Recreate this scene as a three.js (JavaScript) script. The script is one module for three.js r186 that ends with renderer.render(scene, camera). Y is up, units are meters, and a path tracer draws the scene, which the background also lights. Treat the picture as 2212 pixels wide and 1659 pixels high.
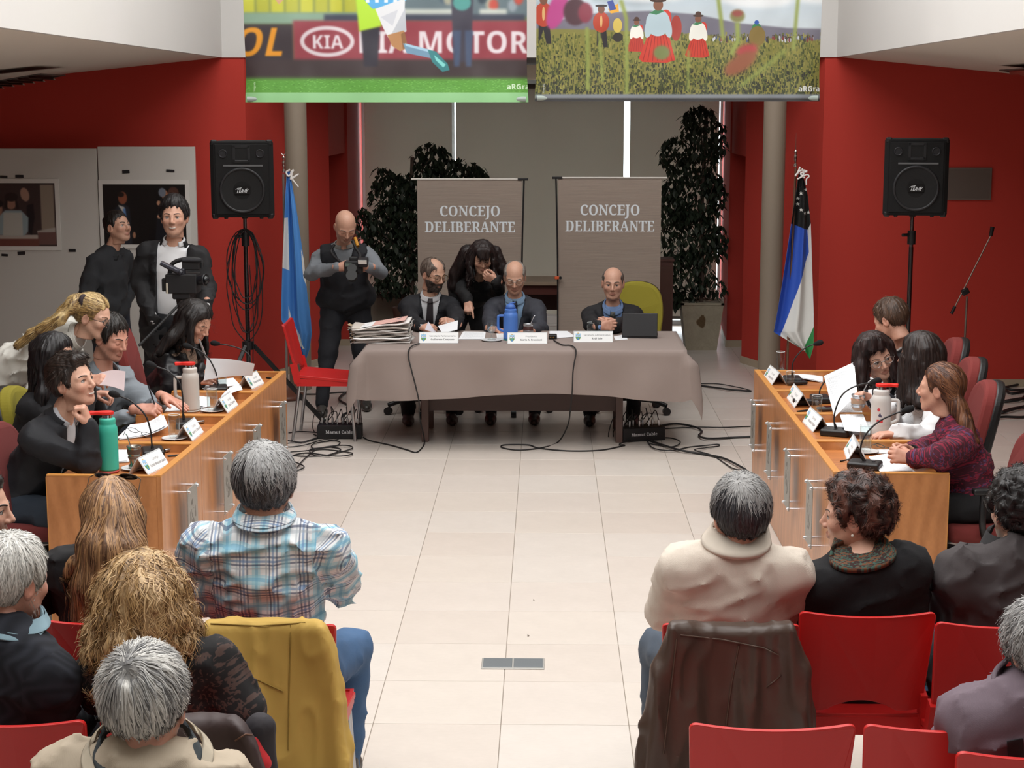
import * as THREE from 'three';
import { mergeGeometries } from 'three/addons/utils/BufferGeometryUtils.js';
import { RoundedBoxGeometry } from 'three/addons/geometries/RoundedBoxGeometry.js';
import { RectAreaLightUniformsLib } from 'three/addons/lights/RectAreaLightUniformsLib.js';
RectAreaLightUniformsLib.init();

// ------------------------------------------------------------------ camera, light, exposure
const scene = new THREE.Scene();
const FPX = 3680, CX = 1106, CY = 829.5, EYE = 2.4;           // focal length in pixels of the 2212 x 1659 frame; eye height
const camera = new THREE.PerspectiveCamera(2 * Math.atan(829.5 / FPX) * 180 / Math.PI, 2212 / 1659, 0.05, 120);
camera.position.set(0, EYE, 0);
camera.rotation.order = 'YXZ';
camera.rotation.set(-Math.atan(609.5 / FPX), 0.0201, 0);
camera.updateMatrixWorld();
const renderer = new THREE.WebGLRenderer({ antialias: true });
renderer.toneMapping = THREE.LinearToneMapping;
renderer.toneMappingExposure = 1.0;
renderer.shadowMap.enabled = true;
renderer.shadowMap.type = THREE.PCFSoftShadowMap;
scene.background = new THREE.Color(0.86, 0.95, 1.0);           // overcast daylight outside, seen only through the gaps beside the blinds
scene.backgroundIntensity = 5.0;
// the glazed roof over the double-height middle of the room
const skylight = new THREE.RectAreaLight(new THREE.Color(1.0, 0.985, 0.965), 2.6, 4.7, 10.5);
skylight.position.set(-0.15, 5.55, -7.2);
skylight.rotation.x = -Math.PI / 2;
scene.add(skylight);

// ------------------------------------------------------------------ helpers
const V = (x, y, z) => new THREE.Vector3(x, y, z);
const rayDir = (px, py) => V((px - CX) / FPX, -(py - CY) / FPX, -1).applyQuaternion(camera.quaternion);
const W = (px, py, Z) => { const d = rayDir(px, py), t = -Z / d.z; return V(d.x * t, EYE + d.y * t, -Z); };       // point of a picture ray at ground distance Z
const G = (px, py, y = 0) => { const d = rayDir(px, py), t = (y - EYE) / d.y; return V(d.x * t, y, d.z * t); };    // point of a picture ray at height y
function rng(seed) { let s = seed | 0; return () => { s = (s + 0x6d2b79f5) | 0; let t = Math.imul(s ^ (s >>> 15), 1 | s); t = (t + Math.imul(t ^ (t >>> 7), 61 | t)) ^ t; return ((t ^ (t >>> 14)) >>> 0) / 4294967296; }; }
const clamp = (x, a, b) => Math.min(b, Math.max(a, x)), mix = (a, b, t) => a + (b - a) * t;
const sstep = (a, b, x) => { const t = clamp((x - a) / (b - a), 0, 1); return t * t * (3 - 2 * t); };
const hsh = (x, y, z) => { let n = Math.imul(x, 374761393) + Math.imul(y, 668265263) + Math.imul(z, 2147483647 ^ 0x5bd1e995) | 0; n = Math.imul(n ^ (n >>> 13), 1274126177); return ((n ^ (n >>> 16)) >>> 0) / 4294967296; };
function noise3(x, y, z) {
  const xi = Math.floor(x), yi = Math.floor(y), zi = Math.floor(z), a = x - xi, b = y - yi, c = z - zi;
  const u = a * a * (3 - 2 * a), v = b * b * (3 - 2 * b), w = c * c * (3 - 2 * c);
  const m = (p, q, t) => p + (q - p) * t;
  return m(m(m(hsh(xi, yi, zi), hsh(xi + 1, yi, zi), u), m(hsh(xi, yi + 1, zi), hsh(xi + 1, yi + 1, zi), u), v),
    m(m(hsh(xi, yi, zi + 1), hsh(xi + 1, yi, zi + 1), u), m(hsh(xi, yi + 1, zi + 1), hsh(xi + 1, yi + 1, zi + 1), u), v), w) * 2 - 1;
}
const C = (c) => (c instanceof THREE.Color ? c : new THREE.Color(c));
const matCache = new Map();
function M(color, roughness = 0.6, o = {}) {
  const key = JSON.stringify([color, roughness, Object.keys(o).map((k) => [k, o[k]?.uuid ?? o[k]])]);
  if (!matCache.has(key)) {
    const phys = ['clearcoat', 'sheen', 'transmission', 'anisotropy'].some((k) => k in o);
    const m = new (phys ? THREE.MeshPhysicalMaterial : THREE.MeshStandardMaterial)({ color, roughness, ...o });
    matCache.set(key, m);
  }
  return matCache.get(key);
}
// one canvas texture
function canvasTex(w, h, draw, { srgb = true, rep } = {}) {
  const c = document.createElement('canvas'); c.width = w; c.height = h;
  draw(c.getContext('2d'), w, h);
  const t = new THREE.CanvasTexture(c);
  if (srgb) t.colorSpace = THREE.SRGBColorSpace;
  t.wrapS = t.wrapT = THREE.RepeatWrapping; t.magFilter = THREE.LinearFilter; t.anisotropy = 8;
  if (rep) t.repeat.set(...rep);
  return t;
}
function dataTex(w, h, fn, srgb = true) {
  const d = new Uint8Array(w * h * 4);
  for (let y = 0; y < h; y++) for (let x = 0; x < w; x++) { const c = fn(x / w, y / h, x, y), i = (y * w + x) * 4; d[i] = c[0]; d[i + 1] = c[1]; d[i + 2] = c[2]; d[i + 3] = 255; }
  const t = new THREE.DataTexture(d, w, h, THREE.RGBAFormat); t.wrapS = t.wrapT = THREE.RepeatWrapping; t.magFilter = THREE.LinearFilter; t.minFilter = THREE.LinearMipmapLinearFilter; t.generateMipmaps = true;
  if (srgb) t.colorSpace = THREE.SRGBColorSpace; t.needsUpdate = true; return t;
}
// tiling noise
const tn = (u, v, n, seed) => { const f = (i, j) => hsh(((i % n) + n) % n, ((j % n) + n) % n, seed); const x = u * n, y = v * n, xi = Math.floor(x), yi = Math.floor(y), a = x - xi, b = y - yi, s = a * a * (3 - 2 * a), t = b * b * (3 - 2 * b); return mix(mix(f(xi, yi), f(xi + 1, yi), s), mix(f(xi, yi + 1), f(xi + 1, yi + 1), s), t); };

const used = new Map();
function numbered(name) { const n = used.get(name) ?? 0; used.set(name, n + 1); return n ? name + '_' + String(n).padStart(3, '0') : name; }
function prep(g) {
  const o = new THREE.BufferGeometry();
  o.setAttribute('position', g.attributes.position);
  if (!g.attributes.normal) g.computeVertexNormals();
  o.setAttribute('normal', g.attributes.normal);
  o.setAttribute('uv', g.attributes.uv ?? new THREE.BufferAttribute(new Float32Array(g.attributes.position.count * 2), 2));
  if (g.attributes.color) o.setAttribute('color', g.attributes.color);
  if (g.index) o.setIndex(g.index); else { const n = g.attributes.position.count, ix = new Uint32Array(n); for (let i = 0; i < n; i++) ix[i] = i; o.setIndex(new THREE.BufferAttribute(ix, 1)); }
  return o;
}
const mg = (...gs) => { gs = gs.flat(); return gs.length === 1 ? gs[0] : mergeGeometries(gs.map(prep)); };
function mesh(name, geo, material, parent, label) {
  const m = new THREE.Mesh(Array.isArray(geo) ? mg(geo) : geo, material);
  m.castShadow = m.receiveShadow = true; m.name = parent && parent !== scene ? name : numbered(name);
  if (label) m.userData.label = label;
  (parent ?? scene).add(m); return m;
}
function tag(o, label, category, group, kind) { o.userData.label = label; if (category) o.userData.category = category; if (group) o.userData.group = group; if (kind) o.userData.kind = kind; return o; }
function thing(name, label, category, pos = V(0, 0, 0), turn = 0, group) {
  const o = new THREE.Group(); o.name = numbered(name); o.position.copy(pos); o.rotation.y = turn; scene.add(o);
  return tag(o, label, category, group);
}
function struct(name, geo, material, parent) { const m = mesh(name, geo, material, parent); if (!parent) m.userData.kind = 'structure'; return m; }
function copyOf(o, pos, turn, label) { const c = o.clone(); c.name = numbered(o.name.replace(/_\d{3}$/, '')); c.userData = { ...o.userData, label }; scene.add(c); c.position.copy(pos); c.rotation.y = turn; return c; }
// geometry shorthands; every one may be moved / turned afterwards
const T = (g, x = 0, y = 0, z = 0, rx = 0, ry = 0, rz = 0) => { if (rx) g.rotateX(rx); if (ry) g.rotateY(ry); if (rz) g.rotateZ(rz); return g.translate(x, y, z); };
const box = (w, h, d, x = 0, y = 0, z = 0) => new THREE.BoxGeometry(w, h, d).translate(x, y, z);
const rbox = (w, h, d, r, x = 0, y = 0, z = 0, s = 2) => new RoundedBoxGeometry(w, h, d, s, Math.min(r, w / 2.01, h / 2.01, d / 2.01)).translate(x, y, z);
const cyl = (r1, r2, h, x = 0, y = 0, z = 0, s = 20) => new THREE.CylinderGeometry(r1, r2, h, s).translate(x, y, z);     // r1 on top
const ball = (r, x = 0, y = 0, z = 0, s = 16) => new THREE.SphereGeometry(r, s, Math.ceil(s * 0.7)).translate(x, y, z);
const lathe = (pts, s = 28) => new THREE.LatheGeometry(pts.map(([r, y]) => new THREE.Vector2(r, y)), s);
const tube = (pts, r, seg = 0, rs = 6, closed = false) => new THREE.TubeGeometry(new THREE.CatmullRomCurve3(pts.map((p) => (p.isVector3 ? p : V(...p))), closed, 'catmullrom', 0.5), seg || pts.length * 6, r, rs, closed);
function rod(a, b, r, r2 = r, s = 10) { const d = b.clone().sub(a), g = new THREE.CylinderGeometry(r2, r, d.length(), s); g.applyQuaternion(new THREE.Quaternion().setFromUnitVectors(V(0, 1, 0), d.clone().normalize())); return g.translate((a.x + b.x) / 2, (a.y + b.y) / 2, (a.z + b.z) / 2); }
function barBox(a, b, w, t) { const d = b.clone().sub(a), g = new THREE.BoxGeometry(w, d.length(), t); g.applyQuaternion(new THREE.Quaternion().setFromUnitVectors(V(0, 1, 0), d.clone().normalize())); return g.translate((a.x + b.x) / 2, (a.y + b.y) / 2, (a.z + b.z) / 2); }
function extr(shape, depth, bevel = 0, seg = 8) { return new THREE.ExtrudeGeometry(shape, { depth, bevelEnabled: bevel > 0, bevelThickness: bevel, bevelSize: bevel, bevelSegments: 2, curveSegments: seg }); }
function warp(g, fn) { const p = g.attributes.position; for (let i = 0; i < p.count; i++) { const q = fn(V(p.getX(i), p.getY(i), p.getZ(i))); p.setXYZ(i, q.x, q.y, q.z); } g.computeVertexNormals(); return g; }
function uvBy(g, fn) { const p = g.attributes.position, a = new Float32Array(p.count * 2); for (let i = 0; i < p.count; i++) { const q = fn(p.getX(i), p.getY(i), p.getZ(i), g.attributes.normal, i); a[2 * i] = q[0]; a[2 * i + 1] = q[1]; } g.setAttribute('uv', new THREE.BufferAttribute(a, 2)); return g; }
// box uv in metres by the face's own direction
const uvBox = (g, s = 1) => uvBy(g, (x, y, z, n, i) => { const a = Math.abs(n.getX(i)), b = Math.abs(n.getY(i)), c = Math.abs(n.getZ(i)); return b > a && b > c ? [x * s, z * s] : a > c ? [z * s, y * s] : [x * s, y * s]; });
// a parametric sheet with thickness; f(u, v) -> Vector3
function sheet(f, nu, nv, th = 0, closedUV) {
  const pos = [], uv = [], idx = [], P = [];
  for (let j = 0; j <= nv; j++) for (let i = 0; i <= nu; i++) { const p = f(i / nu, j / nv); P.push(p); pos.push(p.x, p.y, p.z); uv.push(i / nu, 1 - j / nv); }
  const k = nu + 1;
  for (let j = 0; j < nv; j++) for (let i = 0; i < nu; i++) { const a = j * k + i; idx.push(a, a + k, a + 1, a + 1, a + k, a + k + 1); }
  const g = new THREE.BufferGeometry(); g.setAttribute('position', new THREE.Float32BufferAttribute(pos, 3)); g.setAttribute('uv', new THREE.Float32BufferAttribute(uv, 2)); g.setIndex(idx); g.computeVertexNormals();
  if (!th) return g;
  const n = P.length, N = g.attributes.normal, pos2 = pos.slice(), uv2 = uv.concat(uv), idx2 = idx.slice();
  for (let i = 0; i < n; i++) pos2.push(pos[3 * i] - N.getX(i) * th, pos[3 * i + 1] - N.getY(i) * th, pos[3 * i + 2] - N.getZ(i) * th);
  for (let i = 0; i < idx.length; i += 3) idx2.push(idx[i] + n, idx[i + 2] + n, idx[i + 1] + n);
  const edge = []; for (let i = 0; i < nu; i++) edge.push([i + 1, i], [nv * k + i, nv * k + i + 1]); for (let j = 0; j < nv; j++) edge.push([j * k, (j + 1) * k], [(j + 1) * k + nu, j * k + nu]);
  for (const [a, b] of edge) idx2.push(a, a + n, b, b, a + n, b + n);
  const h = new THREE.BufferGeometry(); h.setAttribute('position', new THREE.Float32BufferAttribute(pos2, 3)); h.setAttribute('uv', new THREE.Float32BufferAttribute(uv2, 2)); h.setIndex(idx2); h.computeVertexNormals(); return h;
}

// ------------------------------------------------------------------ distance fields and their mesher
const smin = (a, b, k) => { const h = Math.max(k - Math.abs(a - b), 0) / k; return Math.min(a, b) - h * h * k * 0.25; };
const smax = (a, b, k) => -smin(-a, -b, k);
class Field {                                                     // a list of tapered capsules and ellipsoids joined by a smooth minimum
  constructor() { this.p = []; }
  cap(a, b, ra, rb = ra, k = 0.03, tag = '') { const d = b.clone().sub(a); this.p.push({ t: 0, ax: a.x, ay: a.y, az: a.z, dx: d.x, dy: d.y, dz: d.z, l2: Math.max(1e-9, d.lengthSq()), ra, rb, k, tag }); return this; }
  ell(c, ex, ey, ez, rx, ry, rz, k = 0.03, tag = '') { this.p.push({ t: 1, c, ex, ey, ez, rx, ry, rz, k, tag }); return this; }
  one(q, x, y, z, inf = 0) {
    if (q.t === 0) { const px = x - q.ax, py = y - q.ay, pz = z - q.az; let h = (px * q.dx + py * q.dy + pz * q.dz) / q.l2; h = h < 0 ? 0 : h > 1 ? 1 : h; const a = px - q.dx * h, b = py - q.dy * h, c = pz - q.dz * h; return Math.sqrt(a * a + b * b + c * c) - (q.ra + (q.rb - q.ra) * h) - inf; }
    const px = x - q.c.x, py = y - q.c.y, pz = z - q.c.z, a = px * q.ex.x + py * q.ex.y + pz * q.ex.z, b = px * q.ey.x + py * q.ey.y + pz * q.ey.z, c = px * q.ez.x + py * q.ez.y + pz * q.ez.z;
    const rx = q.rx + inf, ry = q.ry + inf, rz = q.rz + inf, k0 = Math.hypot(a / rx, b / ry, c / rz), k1 = Math.hypot(a / rx / rx, b / ry / ry, c / rz / rz);
    return k1 < 1e-9 ? -Math.min(rx, ry, rz) : k0 * (k0 - 1) / k1;
  }
  d(x, y, z, inf = 0) { let d = 1e9; for (const q of this.p) { const e = this.one(q, x, y, z, inf); d = d > 1e8 ? e : e - d > q.k ? d : smin(d, e, q.k); } return d; }
  bounds(m) { const lo = V(1e9, 1e9, 1e9), hi = V(-1e9, -1e9, -1e9); for (const q of this.p) { const pts = q.t ? [q.c] : [V(q.ax, q.ay, q.az), V(q.ax + q.dx, q.ay + q.dy, q.az + q.dz)], r = (q.t ? Math.max(q.rx, q.ry, q.rz) : Math.max(q.ra, q.rb)) + m; for (const p of pts) { lo.min(V(p.x - r, p.y - r, p.z - r)); hi.max(V(p.x + r, p.y + r, p.z + r)); } } return [lo, hi]; }
}
function netMesh(f, lo, hi, cell) {                                // surface nets; blocks far from the surface are skipped
  const nx = Math.ceil((hi.x - lo.x) / cell) + 2, ny = Math.ceil((hi.y - lo.y) / cell) + 2, nz = Math.ceil((hi.z - lo.z) / cell) + 2, B = 5;
  const D = new Float32Array(nx * ny * nz).fill(9), id = (i, j, k) => (k * ny + j) * nx + i, reach = B * cell * 0.87 * 1.25 + cell * 2.2;
  for (let bk = 0; bk < nz; bk += B) for (let bj = 0; bj < ny; bj += B) for (let bi = 0; bi < nx; bi += B) {
    const c = f(lo.x + (bi + B / 2 - 0.5) * cell, lo.y + (bj + B / 2 - 0.5) * cell, lo.z + (bk + B / 2 - 0.5) * cell);
    const far = Math.abs(c) > reach;
    for (let k = bk; k < Math.min(nz, bk + B); k++) for (let j = bj; j < Math.min(ny, bj + B); j++) for (let i = bi; i < Math.min(nx, bi + B); i++) D[id(i, j, k)] = far ? c : f(lo.x + i * cell, lo.y + j * cell, lo.z + k * cell);
  }
  const vid = new Int32Array(nx * ny * nz).fill(-1), pos = [];
  for (let k = 0; k < nz - 1; k++) for (let j = 0; j < ny - 1; j++) for (let i = 0; i < nx - 1; i++) {
    const b = id(i, j, k); let n = 0, sx = 0, sy = 0, sz = 0, neg = 0;
    const v = [D[b], D[b + 1], D[b + nx], D[b + nx + 1], D[b + nx * ny], D[b + nx * ny + 1], D[b + nx * ny + nx], D[b + nx * ny + nx + 1]];
    for (let q = 0; q < 8; q++) if (v[q] < 0) neg++;
    if (neg === 0 || neg === 8) continue;
    for (let q = 0; q < 8; q++) for (let ax = 0; ax < 3; ax++) { const r = q ^ (1 << ax); if (r < q) continue; if ((v[q] < 0) !== (v[r] < 0)) { const t = v[q] / (v[q] - v[r]); sx += (q & 1) + (ax === 0 ? t : 0); sy += ((q >> 1) & 1) + (ax === 1 ? t : 0); sz += ((q >> 2) & 1) + (ax === 2 ? t : 0); n++; } }
    vid[b] = pos.length / 3; pos.push(lo.x + (i + sx / n) * cell, lo.y + (j + sy / n) * cell, lo.z + (k + sz / n) * cell);
  }
  const idx = [], quad = (a, b, c, d, flip) => { if (a < 0 || b < 0 || c < 0 || d < 0) return; if (flip) idx.push(a, c, b, a, d, c); else idx.push(a, b, c, a, c, d); };
  for (let k = 1; k < nz - 1; k++) for (let j = 1; j < ny - 1; j++) for (let i = 1; i < nx - 1; i++) {
    const b = id(i, j, k), s = D[b] < 0;
    if (s !== D[b + 1] < 0) quad(vid[id(i, j - 1, k - 1)], vid[id(i, j, k - 1)], vid[b], vid[id(i, j - 1, k)], !s);
    if (s !== D[b + nx] < 0) quad(vid[id(i - 1, j, k - 1)], vid[id(i - 1, j, k)], vid[b], vid[id(i, j, k - 1)], !s);
    if (s !== D[b + nx * ny] < 0) quad(vid[id(i - 1, j - 1, k)], vid[id(i, j - 1, k)], vid[b], vid[id(i - 1, j, k)], !s);
  }
  const g = new THREE.BufferGeometry(); g.setAttribute('position', new THREE.Float32BufferAttribute(pos, 3)); g.setIndex(idx); g.computeVertexNormals(); return g;
}

// ------------------------------------------------------------------ the room
const WALLZ = 14.43, CORZ = 15.75, NICZ = 16.8, WINZ = 18.45, SOF = 2.77, XL = -2.71, XR = 2.40, TOPY = 5.6;
const paintBump = dataTex(256, 256, (u, v) => { const n = 128 + 40 * (tn(u, v, 64, 3) - 0.5) + 30 * (tn(u, v, 128, 4) - 0.5); return [n, n, n]; }, false);
paintBump.repeat.set(3, 3);
const red = M('#b83428', 0.8, { bumpMap: paintBump, bumpScale: 0.0006 }), white = M('#d2d0cd', 0.8), baseM = M('#b3a48d', 0.5), soffitM = M('#ddd5c9', 0.85);
const wallBox = (x0, x1, y0, y1, z0, z1) => uvBox(box(x1 - x0, y1 - y0, z1 - z0, (x0 + x1) / 2, (y0 + y1) / 2, (z0 + z1) / 2));
// floor: a slab with tiles laid on it, each its own piece as far as the joints can be told apart
const TILE = 0.5, rF = rng(5);
struct('floor', wallBox(-9, 9, -0.2, -0.003, -22, 2), M('#8f857a', 0.8));
const floorO = scene.getObjectByName('floor');
const tileTex = dataTex(256, 256, (u, v) => { const s = tn(u, v, 4, 1) * 0.5 + tn(u, v, 10, 2) * 0.3 + tn(u * 1, v, 32, 7) * 0.2, l = (tn(u, v * 3 % 1, 24, 9) - 0.5) * 5, k = (s - 0.5) * 13 + l; return [214 + k * 0.6, 206 + k * 0.6, 198 + k * 0.6]; });
const tileMats = [0, 1, 2, 3].map((i) => { const t = tileTex.clone(); t.offset.set(i * 0.27, i * 0.41); t.repeat.set(1, 1); t.needsUpdate = true; return new THREE.MeshPhysicalMaterial({ map: t, color: ['#ffffff', '#fdfbfa', '#fbf8f6', '#fefcfa'][i], roughness: 0.3, clearcoat: 0.12, clearcoatRoughness: 0.2 }); });
{
  const x0 = G(1094, 1400, 0).x, tg = uvBox(rbox(TILE - 0.003, 0.012, TILE - 0.003, 0.0012, 0, -0.006, 0, 1), 2), z0 = G(1100, 1391, 0).z;
  const near = [];
  for (let i = -16; i <= 16; i++) for (let j = -40; j < 16; j++) { const x = x0 + (i + 0.5) * TILE, z = z0 + (j + 0.5) * TILE; if (z > 0.5 || z < -18.3 || Math.abs(x) > 6.2) continue; near.push([x, z]); }
  const vis = ([x, z]) => z < -5.3 && z > -13.2 && Math.abs(x + 0.1) < 2.3 + (z < -11 ? 1.2 : 0) && !(Math.abs(x + 0.2) > 1.9 && z > -10.4);
  const seen = near.filter(vis).slice(0, 290), rest = near.filter((t) => !seen.includes(t));
  for (const [x, z] of seen) { const m = mesh('tile', tg, tileMats[Math.floor(rF() * 4)], floorO); m.position.set(x, 0, z); m.rotation.y = 0; }
  const r = mesh('tile_field', rest.map(([x, z]) => uvBox(box(TILE - 0.003, 0.012, TILE - 0.003, x, -0.006, z), 2)), tileMats[0], floorO); r.userData.kind = 'stuff';
}
// red walls: frontal parts beside the middle, angled returns, and side walls with a doorway on each side
const cL = W(718, 780, CORZ).x, cR = W(1601, 780, CORZ).x, aL = W(545, 832, WALLZ).x, aR = W(1762, 832, WALLZ).x;
const prism = (pts, y0, y1) => { const s = new THREE.Shape(pts.map(([x, z]) => new THREE.Vector2(x, -z))); const g = new THREE.ExtrudeGeometry(s, { depth: y1 - y0, bevelEnabled: false }); g.rotateX(-Math.PI / 2).translate(0, y0, 0); return uvBox(g.toNonIndexed ? g : g); };
const dTopL = W(718, 337, CORZ).y, dTopR = W(1603, 338, CORZ).y;
function sideWall(name, s, a, c, dTop) {                       // s = -1 left, 1 right
  const out = s * 7.2, back = s > 0 ? W(1569, 740, NICZ).x : W(757, 740, NICZ).x, win = s > 0 ? W(1556, 715, WINZ).x : W(786, 715, WINZ).x;
  const o = struct(name, [
    prism([[a, -WALLZ], [out, -WALLZ], [out, -CORZ], [c, -CORZ]], 0, SOF + 0.02),                        // frontal wall and its angled return
    prism([[c, -CORZ], [out, -CORZ], [out, -NICZ], [(c + back) / 2, -NICZ]], dTop, SOF + 0.02),           // over the doorway
    prism([[c + s * 0.9, -CORZ], [out, -CORZ], [out, -NICZ], [c + s * 0.9, -NICZ]], 0, dTop),            // end of the dark passage
    prism([[back, -NICZ], [out, -NICZ], [out, -WINZ - 0.3], [win, -WINZ - 0.3]], 0, SOF + 0.02),
  ], red);
  const bh = 0.065, off = 0.012 * s;
  mesh('baseboard', [prism([[a - off, -WALLZ + 0.012], [out, -WALLZ + 0.012], [out, -WALLZ - 0.02], [a + off, -WALLZ - 0.02]], 0, bh),
    prism([[a - off, -WALLZ + 0.012], [a + off, -WALLZ], [c + off, -CORZ], [c - off, -CORZ]], 0, bh),
    prism([[back - off, -NICZ + 0.012], [c + s * 0.9, -NICZ + 0.012], [c + s * 0.9, -NICZ - 0.02], [back - off, -NICZ - 0.02]], 0, bh),
    prism([[back - off, -NICZ], [back + off, -NICZ], [win + off, -WINZ], [win - off, -WINZ]], 0, bh)], baseM, o);
  // outer wall, closing the low side of the room
  struct('wall_' + (s < 0 ? 'left' : 'right') + '_outer', wallBox(Math.min(out, out + s * 0.2), Math.max(out, out + s * 0.2), 0, 3.1, -WALLZ, 1.7), red);
}
sideWall('wall_left', -1, aL, cL, dTopL);
sideWall('wall_right', 1, aR, cR, dTopR);
struct('wall_front', wallBox(-7.4, 7.4, 0, TOPY, 1.5, 1.7), M('#8b8178', 0.85));                       // behind the viewer
// low side ceilings, sloping down to the sides, and the fascias of the double-height middle
const slopeL = W(0, 203, WALLZ), slopeR = W(2212, 175, WALLZ);
function lowCeiling(name, s, xe, p) {
  const k = (p.y - SOF) / (p.x - xe), xi = xe + s * 0.04, yi = SOF + k * (xi - xe), out = s * 7.3, yo = Math.max(2.3, SOF + k * (out - xe));
  const g = new THREE.BufferGeometry(), z0 = -WALLZ - 0.1, z1 = 1.6, v = [[xi, yi, z0], [out, yo, z0], [out, yo, z1], [xi, yi, z1]];
  const up = v.map(([x, y, z]) => [x, y + 0.22, z]), P = [...v, ...up].flat();
  g.setAttribute('position', new THREE.Float32BufferAttribute(P, 3)); g.setIndex([0, 1, 2, 0, 2, 3, 4, 6, 5, 4, 7, 6, 0, 4, 5, 0, 5, 1, 3, 2, 6, 3, 6, 7, 0, 3, 7, 0, 7, 4, 1, 5, 6, 1, 6, 2]);
  const o = struct(name, uvBox((() => { const n = g.toNonIndexed(); n.computeVertexNormals(); return n; })()), soffitM);
  return { o, y: (x) => SOF + k * (x - xe), k };
}
const ceL = lowCeiling('ceiling_left', -1, XL, slopeL), ceR = lowCeiling('ceiling_right', 1, XR, slopeR);
struct('wall_fascia_left', wallBox(XL - 0.15, XL, SOF - 0.005, TOPY, -WALLZ - 0.1, 1.6), white);
struct('wall_fascia_right', wallBox(XR, XR + 0.15, SOF - 0.005, TOPY, -WALLZ - 0.1, 1.6), white);
struct('wall_fascia_back', wallBox(XL - 0.15, XR + 0.15, SOF - 0.005, TOPY, -WALLZ - 0.2, -WALLZ + 0.015), white);
// roof with its glazed middle
struct('ceiling_roof', [wallBox(-7.4, -2.55, TOPY, TOPY + 0.2, -WALLZ - 0.3, 1.7), wallBox(2.25, 7.4, TOPY, TOPY + 0.2, -WALLZ - 0.3, 1.7), wallBox(-2.55, 2.25, TOPY, TOPY + 0.2, -WALLZ - 0.3, -12.5), wallBox(-2.55, 2.25, TOPY, TOPY + 0.2, -1.9, 1.7)], white);
{
  const o = struct('window_1', wallBox(-2.5, 2.2, TOPY + 0.06, TOPY + 0.08, -12.45, -1.95), new THREE.MeshStandardMaterial({ color: '#f4f6f8', roughness: 0.4, emissive: '#ffffff', emissiveIntensity: 1.2 }));
  for (let i = 0; i < 8; i++) mesh('glazing_bar', box(4.8, 0.06, 0.05, -0.15, TOPY + 0.06, -2 - i * 1.48), M('#b9bcbe', 0.4, { metalness: 0.6 }), o);
}
// ceiling over the back of the room, the lintel and the window wall behind it
struct('ceiling_back', wallBox(-7.2, 7.2, SOF + 0.02, SOF + 0.2, -WINZ - 0.3, -WALLZ - 0.15), M('#6c6f73', 0.85));
const winL = W(786, 715, WINZ).x, winR = W(1556, 715, WINZ).x, winTop = W(1147, 173, WINZ).y;
struct('wall_back', wallBox(winL - 0.3, winR + 0.3, winTop, SOF + 0.2, -WINZ - 0.15, -WINZ), M('#b7a594', 0.8));
{
  const fr = M('#8d9092', 0.5), glass = new THREE.MeshPhysicalMaterial({ color: '#ffffff', roughness: 0.02, transmission: 1, thickness: 0, ior: 1.45 });
  const o = struct('window_2', [wallBox(winL, winR, 0, 0.05, -WINZ - 0.1, -WINZ - 0.02), wallBox(winL, winR, winTop - 0.05, winTop, -WINZ - 0.1, -WINZ - 0.02)], fr);
  for (let i = 0; i < 5; i++) { const x = mix(winL + 0.02, winR - 0.02, i / 4); mesh('mullion', wallBox(x - 0.02, x + 0.02, 0, winTop, -WINZ - 0.1, -WINZ - 0.03), fr, o); if (i < 4) { const x2 = mix(winL + 0.02, winR - 0.02, (i + 1) / 4); mesh('pane', wallBox(x + 0.02, x2 - 0.02, 0.05, winTop - 0.05, -WINZ - 0.07, -WINZ - 0.062), glass, o); } }
  struct('ground', wallBox(-14, 14, -0.5, -0.08, -34, -WINZ - 0.12), M('#b8b3a8', 0.9));
}
// roller blinds
{
  const bm = new THREE.MeshPhysicalMaterial({ color: '#cdc7bd', roughness: 0.9, transmission: 0.32, thickness: 0 }), hem = M('#6f675f', 0.5);
  const edges = [[790, 977], [986, 1346], [1359, 1550]], Z = 18.2;
  const labs = ['taupe roller blind lowered behind the spreading potted fig', 'wide taupe roller blind lowered between two gaps of daylight', 'taupe roller blind lowered behind the tall fig in the concrete planter'];
  edges.forEach(([a, b], i) => {
    const x0 = W(a, 450, Z).x, x1 = W(b, 450, Z).x, yt = W(1147, 187, Z).y, yb = 0.1, t = thing('roller_blind', labs[i], 'blind', V((x0 + x1) / 2, yb, -Z), 0, 'roller blinds over the back window');
    mesh('fabric', sheet((u, v) => V(mix(x0, x1, u) - (x0 + x1) / 2, mix(yt - yb, 0.02, v), 0.004 * Math.sin(u * 9 + i) * v), 12, 16, 0.0012), bm, t);
    mesh('hem_bar', rbox(x1 - x0, 0.03, 0.012, 0.004, 0, 0.015, 0), hem, t);
    for (const k of [-1, 1]) mesh('bracket', box(0.02, winTop - yt + 0.06, 0.27, k * ((x1 - x0) / 2 - 0.02), (winTop + yt) / 2 - yb + 0.02, -0.135), hem, t);
    mesh('roller', T(cyl(0.03, 0.03, x1 - x0 - 0.02), 0, yt - yb, -0.02, 0, 0, Math.PI / 2), hem, t);
  });
}
// pillars
for (const [px, Z, n] of [[643, 14.2, 'pillar_left'], [1668, 14.2, 'pillar_right']]) { const x = W(px, 500, Z).x; struct(n, cyl(0.092, 0.092, SOF + 0.02, x, (SOF + 0.02) / 2, -Z, 40), M('#8a7d6e', 0.55)); }
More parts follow.
